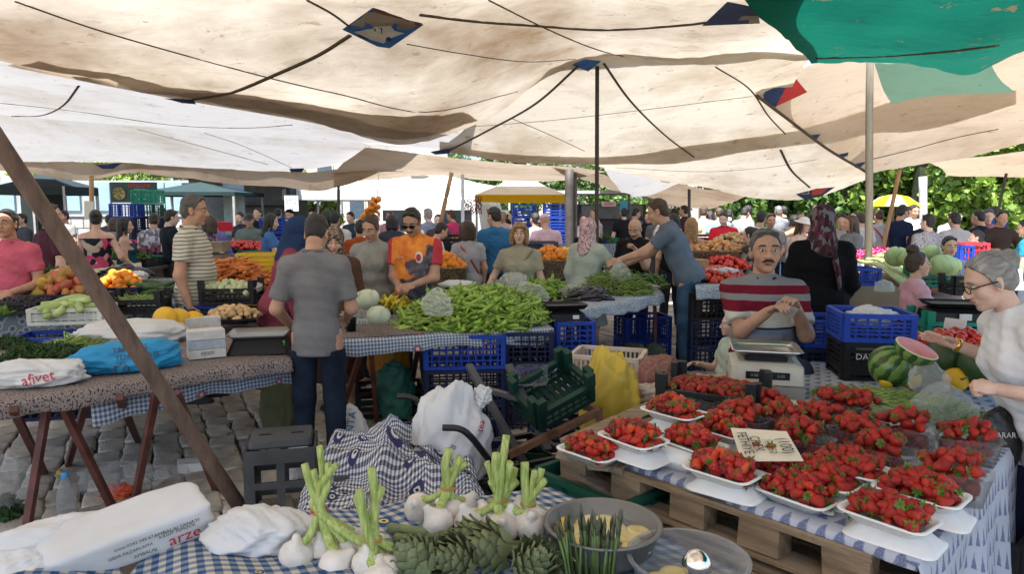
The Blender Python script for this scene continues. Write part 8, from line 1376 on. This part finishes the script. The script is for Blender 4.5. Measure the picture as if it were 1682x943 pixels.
# crate towers
for px, cols, Y in ((207, ['navy', 'blue', 'blue', 'blue', 'navy', 'navy', 'blue'], 12.2), (243, ['navy', 'navy', 'navy', 'navy', 'green', 'navy', 'green', 'bgreen'], 12.6)):
    p = atd(px, 350, Y)
    for k, c in enumerate(cols): crate('%s crate in the %s tower left of the striped shirt man, level %s' % (c, 'left' if px < 220 else 'right', ['one', 'two', 'three', 'four', 'five', 'six', 'seven', 'eight'][k]), (p[0]+random.uniform(-.02, .02), Y, k*.245), R(random.uniform(-5, 5)), (.42, .36, .24), c, 'lattice')
for i, (px, Y, n, c) in enumerate(((860, 13.5, 7, 'blue'), (884, 13.6, 6, 'dgreen'), (912, 13.0, 7, 'blue'), (925, 13.4, 7, 'navy'), (452, 12, 6, 'blue'))):
    p = atd(px, 350, Y); [crate('%s crate in the tower %s, level %s' % (c, ['below the yellow tent', 'right of the yellow tent', 'beside the steel column', 'behind the steel column', 'behind the blue tee woman'][i], ['one', 'two', 'three', 'four', 'five', 'six', 'seven'][k]), (p[0], Y, k*.245), R(random.uniform(-5, 5)), (.42, .36, .24), c, 'slat') for k in range(n)]
# menu board, price board, posters
def board(name, label, px, py, Y, wd, ht, m, txts, cat='sign'):
    p = atd(px, py, Y); r = empty(name, p, 0, label, cat); q = MB(); q.box((0, 0, 0), (wd, .03, ht)); link('panel', q.mesh('b', m, False), r)
    for t, x, z, s_, mm in txts: q = MB(); q.add(*text_vf(t, s_)); link('lettering', q.mesh('t', mm), r, loc=(x, -.02, z), rot=(R(90), 0, 0))
    return r
wi = mat('letter_white', (.55, .55, .55), .6); r = board('menu_board', 'dark menu board with a food picture above the crate towers', 220, 316, 14, .92, .40, mat('board_dark', (.02, .05, .045), .6), [('GÖZLEME', .12, .13, .1, ink_r), ('PEYNIRLI', .15, .04, .07, wi), ('PATATESLI', .15, -.05, .07, wi), ('AYRAN', .15, -.14, .07, wi)]); q = MB(); q.lathe([(0, 0), (.12, 0), (.13, .012)], 20); link('food_picture', q.mesh('f', speckle('food_print', [(.25, .18, .08), (.12, .14, .05), (.35, .28, .15)], 30)), r, loc=(-.28, -.02, -.02), rot=(R(90), 0, 0))
board('price_board', 'white handwritten price board near the bush', 479, 334, 15.5, .3, .34, mat('card_white', (.62, .62, .6), .7), [('ÇAY 5', 0, .08, .09, ink_b), ('TOST', 0, -.02, .09, ink_b), ('25', 0, -.12, .09, ink_b)]); board('wall_poster', 'bright blue poster behind the dark figures', 1027, 341, 16.5, .24, .32, mat('poster_blue', (.04, .35, .6), .5), []); board('stall_sign', 'pale pink shop sign on the dark kiosk', 1000, 335, 17.8, .36, .12, mat('sign_pink', (.55, .42, .45), .5), [('KEBAP', 0, 0, .09, ink_r)])
# dark kiosks right of the steel column
p = atd(985, 350, 18.5); r = empty('dark_kiosk', (p[0], 18.5, 0), 0, 'dark navy market kiosk right of the steel column', 'kiosk'); q = MB(); q.box((p[0], 19, 1.0), (2.4, 1.2, 1.5)); q.make('kiosk_body', mat('kiosk_navy', (.03, .035, .06), .6), r); q = MB(); q.box((p[0], 18.7, 2.05), (2.8, 1.8, .08)); q.make('kiosk_roof', mat('roof_grey', (.33, .34, .34), .7), r); q = MB(); q.box((p[0]+.3, 18.35, 1.55), (1.6, .1, .35)); q.make('window', mat('kiosk_window', (.12, .13, .15), .2), r)
# white van
p = atd(725, 350, 18.2); r = empty('white_van', (p[0], 18.2, 0), R(-4), 'white delivery van parked behind the jersey man', 'van'); vw = mat('van_white', (.42, .44, .46), .3, .05, coat=.4); q = MB(); loft(q, [(rrect(3.0, 1.8, .15), .35), (rrect(3.05, 1.85, .18), .9), (rrect(3.0, 1.8, .2), 1.7), (rrect(2.8, 1.6, .25), 2.05)], True, True); link('body', q.mesh('van', vw), r); q = MB(); loft(q, [(rrect(.9, 1.75, .15), .35), (rrect(.9, 1.75, .2), 1.0), (rrect(.5, 1.6, .2), 1.6)], True, True); link('cab', q.mesh('cab', vw), r, loc=(1.75, 0, 0))
gl = mat('van_glass', (.015, .02, .025), .08, .1); [link('window', (lambda q: (q.box((0, 0, 0), s_), q.mesh('w', gl, False))[1])(MB()), r, loc=l_) for s_, l_ in (((.8, .02, .5), (-.9, -.93, 1.35)), ((.7, .02, .6), (.55, -.93, 1.3)), ((.45, .02, .4), (1.65, -.86, 1.3)))]
for x in (-1.0, 1.5): q = MB(); q.lathe([(0, -.1), (.3, -.1), (.34, -.05), (.34, .05), (.3, .1), (0, .1)], 20); wl_ = link('wheel', q.mesh('wheel', black_pl), r, loc=(x, -.86, .34), rot=(R(90), 0, 0)); q = MB(); q.lathe([(0, .112), (.17, .108), (.18, .1)], 16); link('rim', q.mesh('rim', steel), wl_)
# yellow parasol, red chili hanging, far buildings
p = atd(1468, 335, 15); r = empty('parasol', (p[0], 15, 0), 0, 'yellow and white parasol left of the concrete post', 'parasol'); q = MB(); n = 16
for k in range(n):
    a0, a1 = k*6.2832/n, (k+1)*6.2832/n; V = []; 
    for t, hh in ((0, .26), (.5, .2), (1, 0)): V += [(math.cos(a0)*.55*t, math.sin(a0)*.55*t, 1.68+hh), (math.cos(a1)*.55*t, math.sin(a1)*.55*t, 1.68+hh)]
    q.add(V, [(0, 1, 3, 2), (2, 3, 5, 4)], (k//2) % 2)
link('canopy', q.mesh('canopy', [canvas('par_yellow', (.75, .55, .02), (.7, .5, .02), .4), canvas('par_white', (.8, .75, .45), (.75, .7, .4), .4)]), r); q = MB(); q.bar((0, 0, 0), (0, 0, 1.9), .035, .035); link('pole', q.mesh('pole', metal_p), r)
p = atd(777, 338, 13.8); r = empty('chili_strings', p, 0, 'dark red dried pepper strings hanging on a frame', 'dried peppers'); q = MB(); q.bar((-.17, 0, .17), (.17, 0, .17), .02, .02); link('rail', q.mesh('rail', wood_d, False), r); PROTO['chili'] = [(bent('chili', [(0, 0, .03), (.006, 0, 0), (0, 0, -.035)], [.006, .011, .003], mat('chili_red', (.10, .015, .015), .4, .3)), None)]; g = np.random.default_rng(3)
for i in range(9): q = MB(); [q.tube([(g.normal()*.012, g.normal()*.012, .15-k*.026), (g.normal()*.02, g.normal()*.015, .12-k*.026)], [.014, .005], 5) for k in range(12)]; link('pepper_string', q.mesh('s', PROTO['chili'][0][0].materials[0]), r, loc=(-.15+i*.0375, 0, 0))
bw = mat('facade_cream', (.36, .34, .30), .85, .08); bb = mat('facade_blue', (.26, .32, .36), .85, .08); wn = mat('window_dark', (.05, .07, .09), .15)
for i, (px, Y, wd, ht, m_) in enumerate(((620, 45, 9, 9, bw), (720, 48, 8, 7, bb), (955, 50, 6, 10, bw), (400, 50, 14, 7, bb), (1250, 48, 10, 8, bw), (120, 52, 14, 6, bw))):
    p = atd(px, 330, Y); r = empty('apartment_block', (p[0], Y+3, 0), 0, ['cream apartment block behind the white tent', 'pale blue block behind the van', 'cream block behind the steel column', 'pale blue long block behind the kiosk', 'cream block behind the right trees', 'cream block behind the left wall'][i], 'building', 'buildings far behind'); q = MB(); q.box((0, 0, ht/2), (wd, 6, ht)); link('wall', q.mesh('b', m_, False), r); q = MB(); q.box((0, 0, ht+.1), (wd+.5, 6.4, .2)); link('roof', q.mesh('b', mat('roof_tile', (.35, .16, .1), .8), False), r)
    q = MB(); q.box((0, 0, 0), (1.1, .1, 1.3)); wm = q.mesh('window', bw, False); q = MB(); q.box((0, -.06, 0), (.9, .04, 1.1)); pmh = q.mesh('pane', wn, False)
    for a in range(int(wd//2)):
        for b in range(int(ht//3)+1):
            if 1.6+b*2.8 < ht-.6: link('pane', pmh, link('window', wm, r, loc=(-wd/2+1.2+a*2, -3.02, 1.6+b*2.8)))
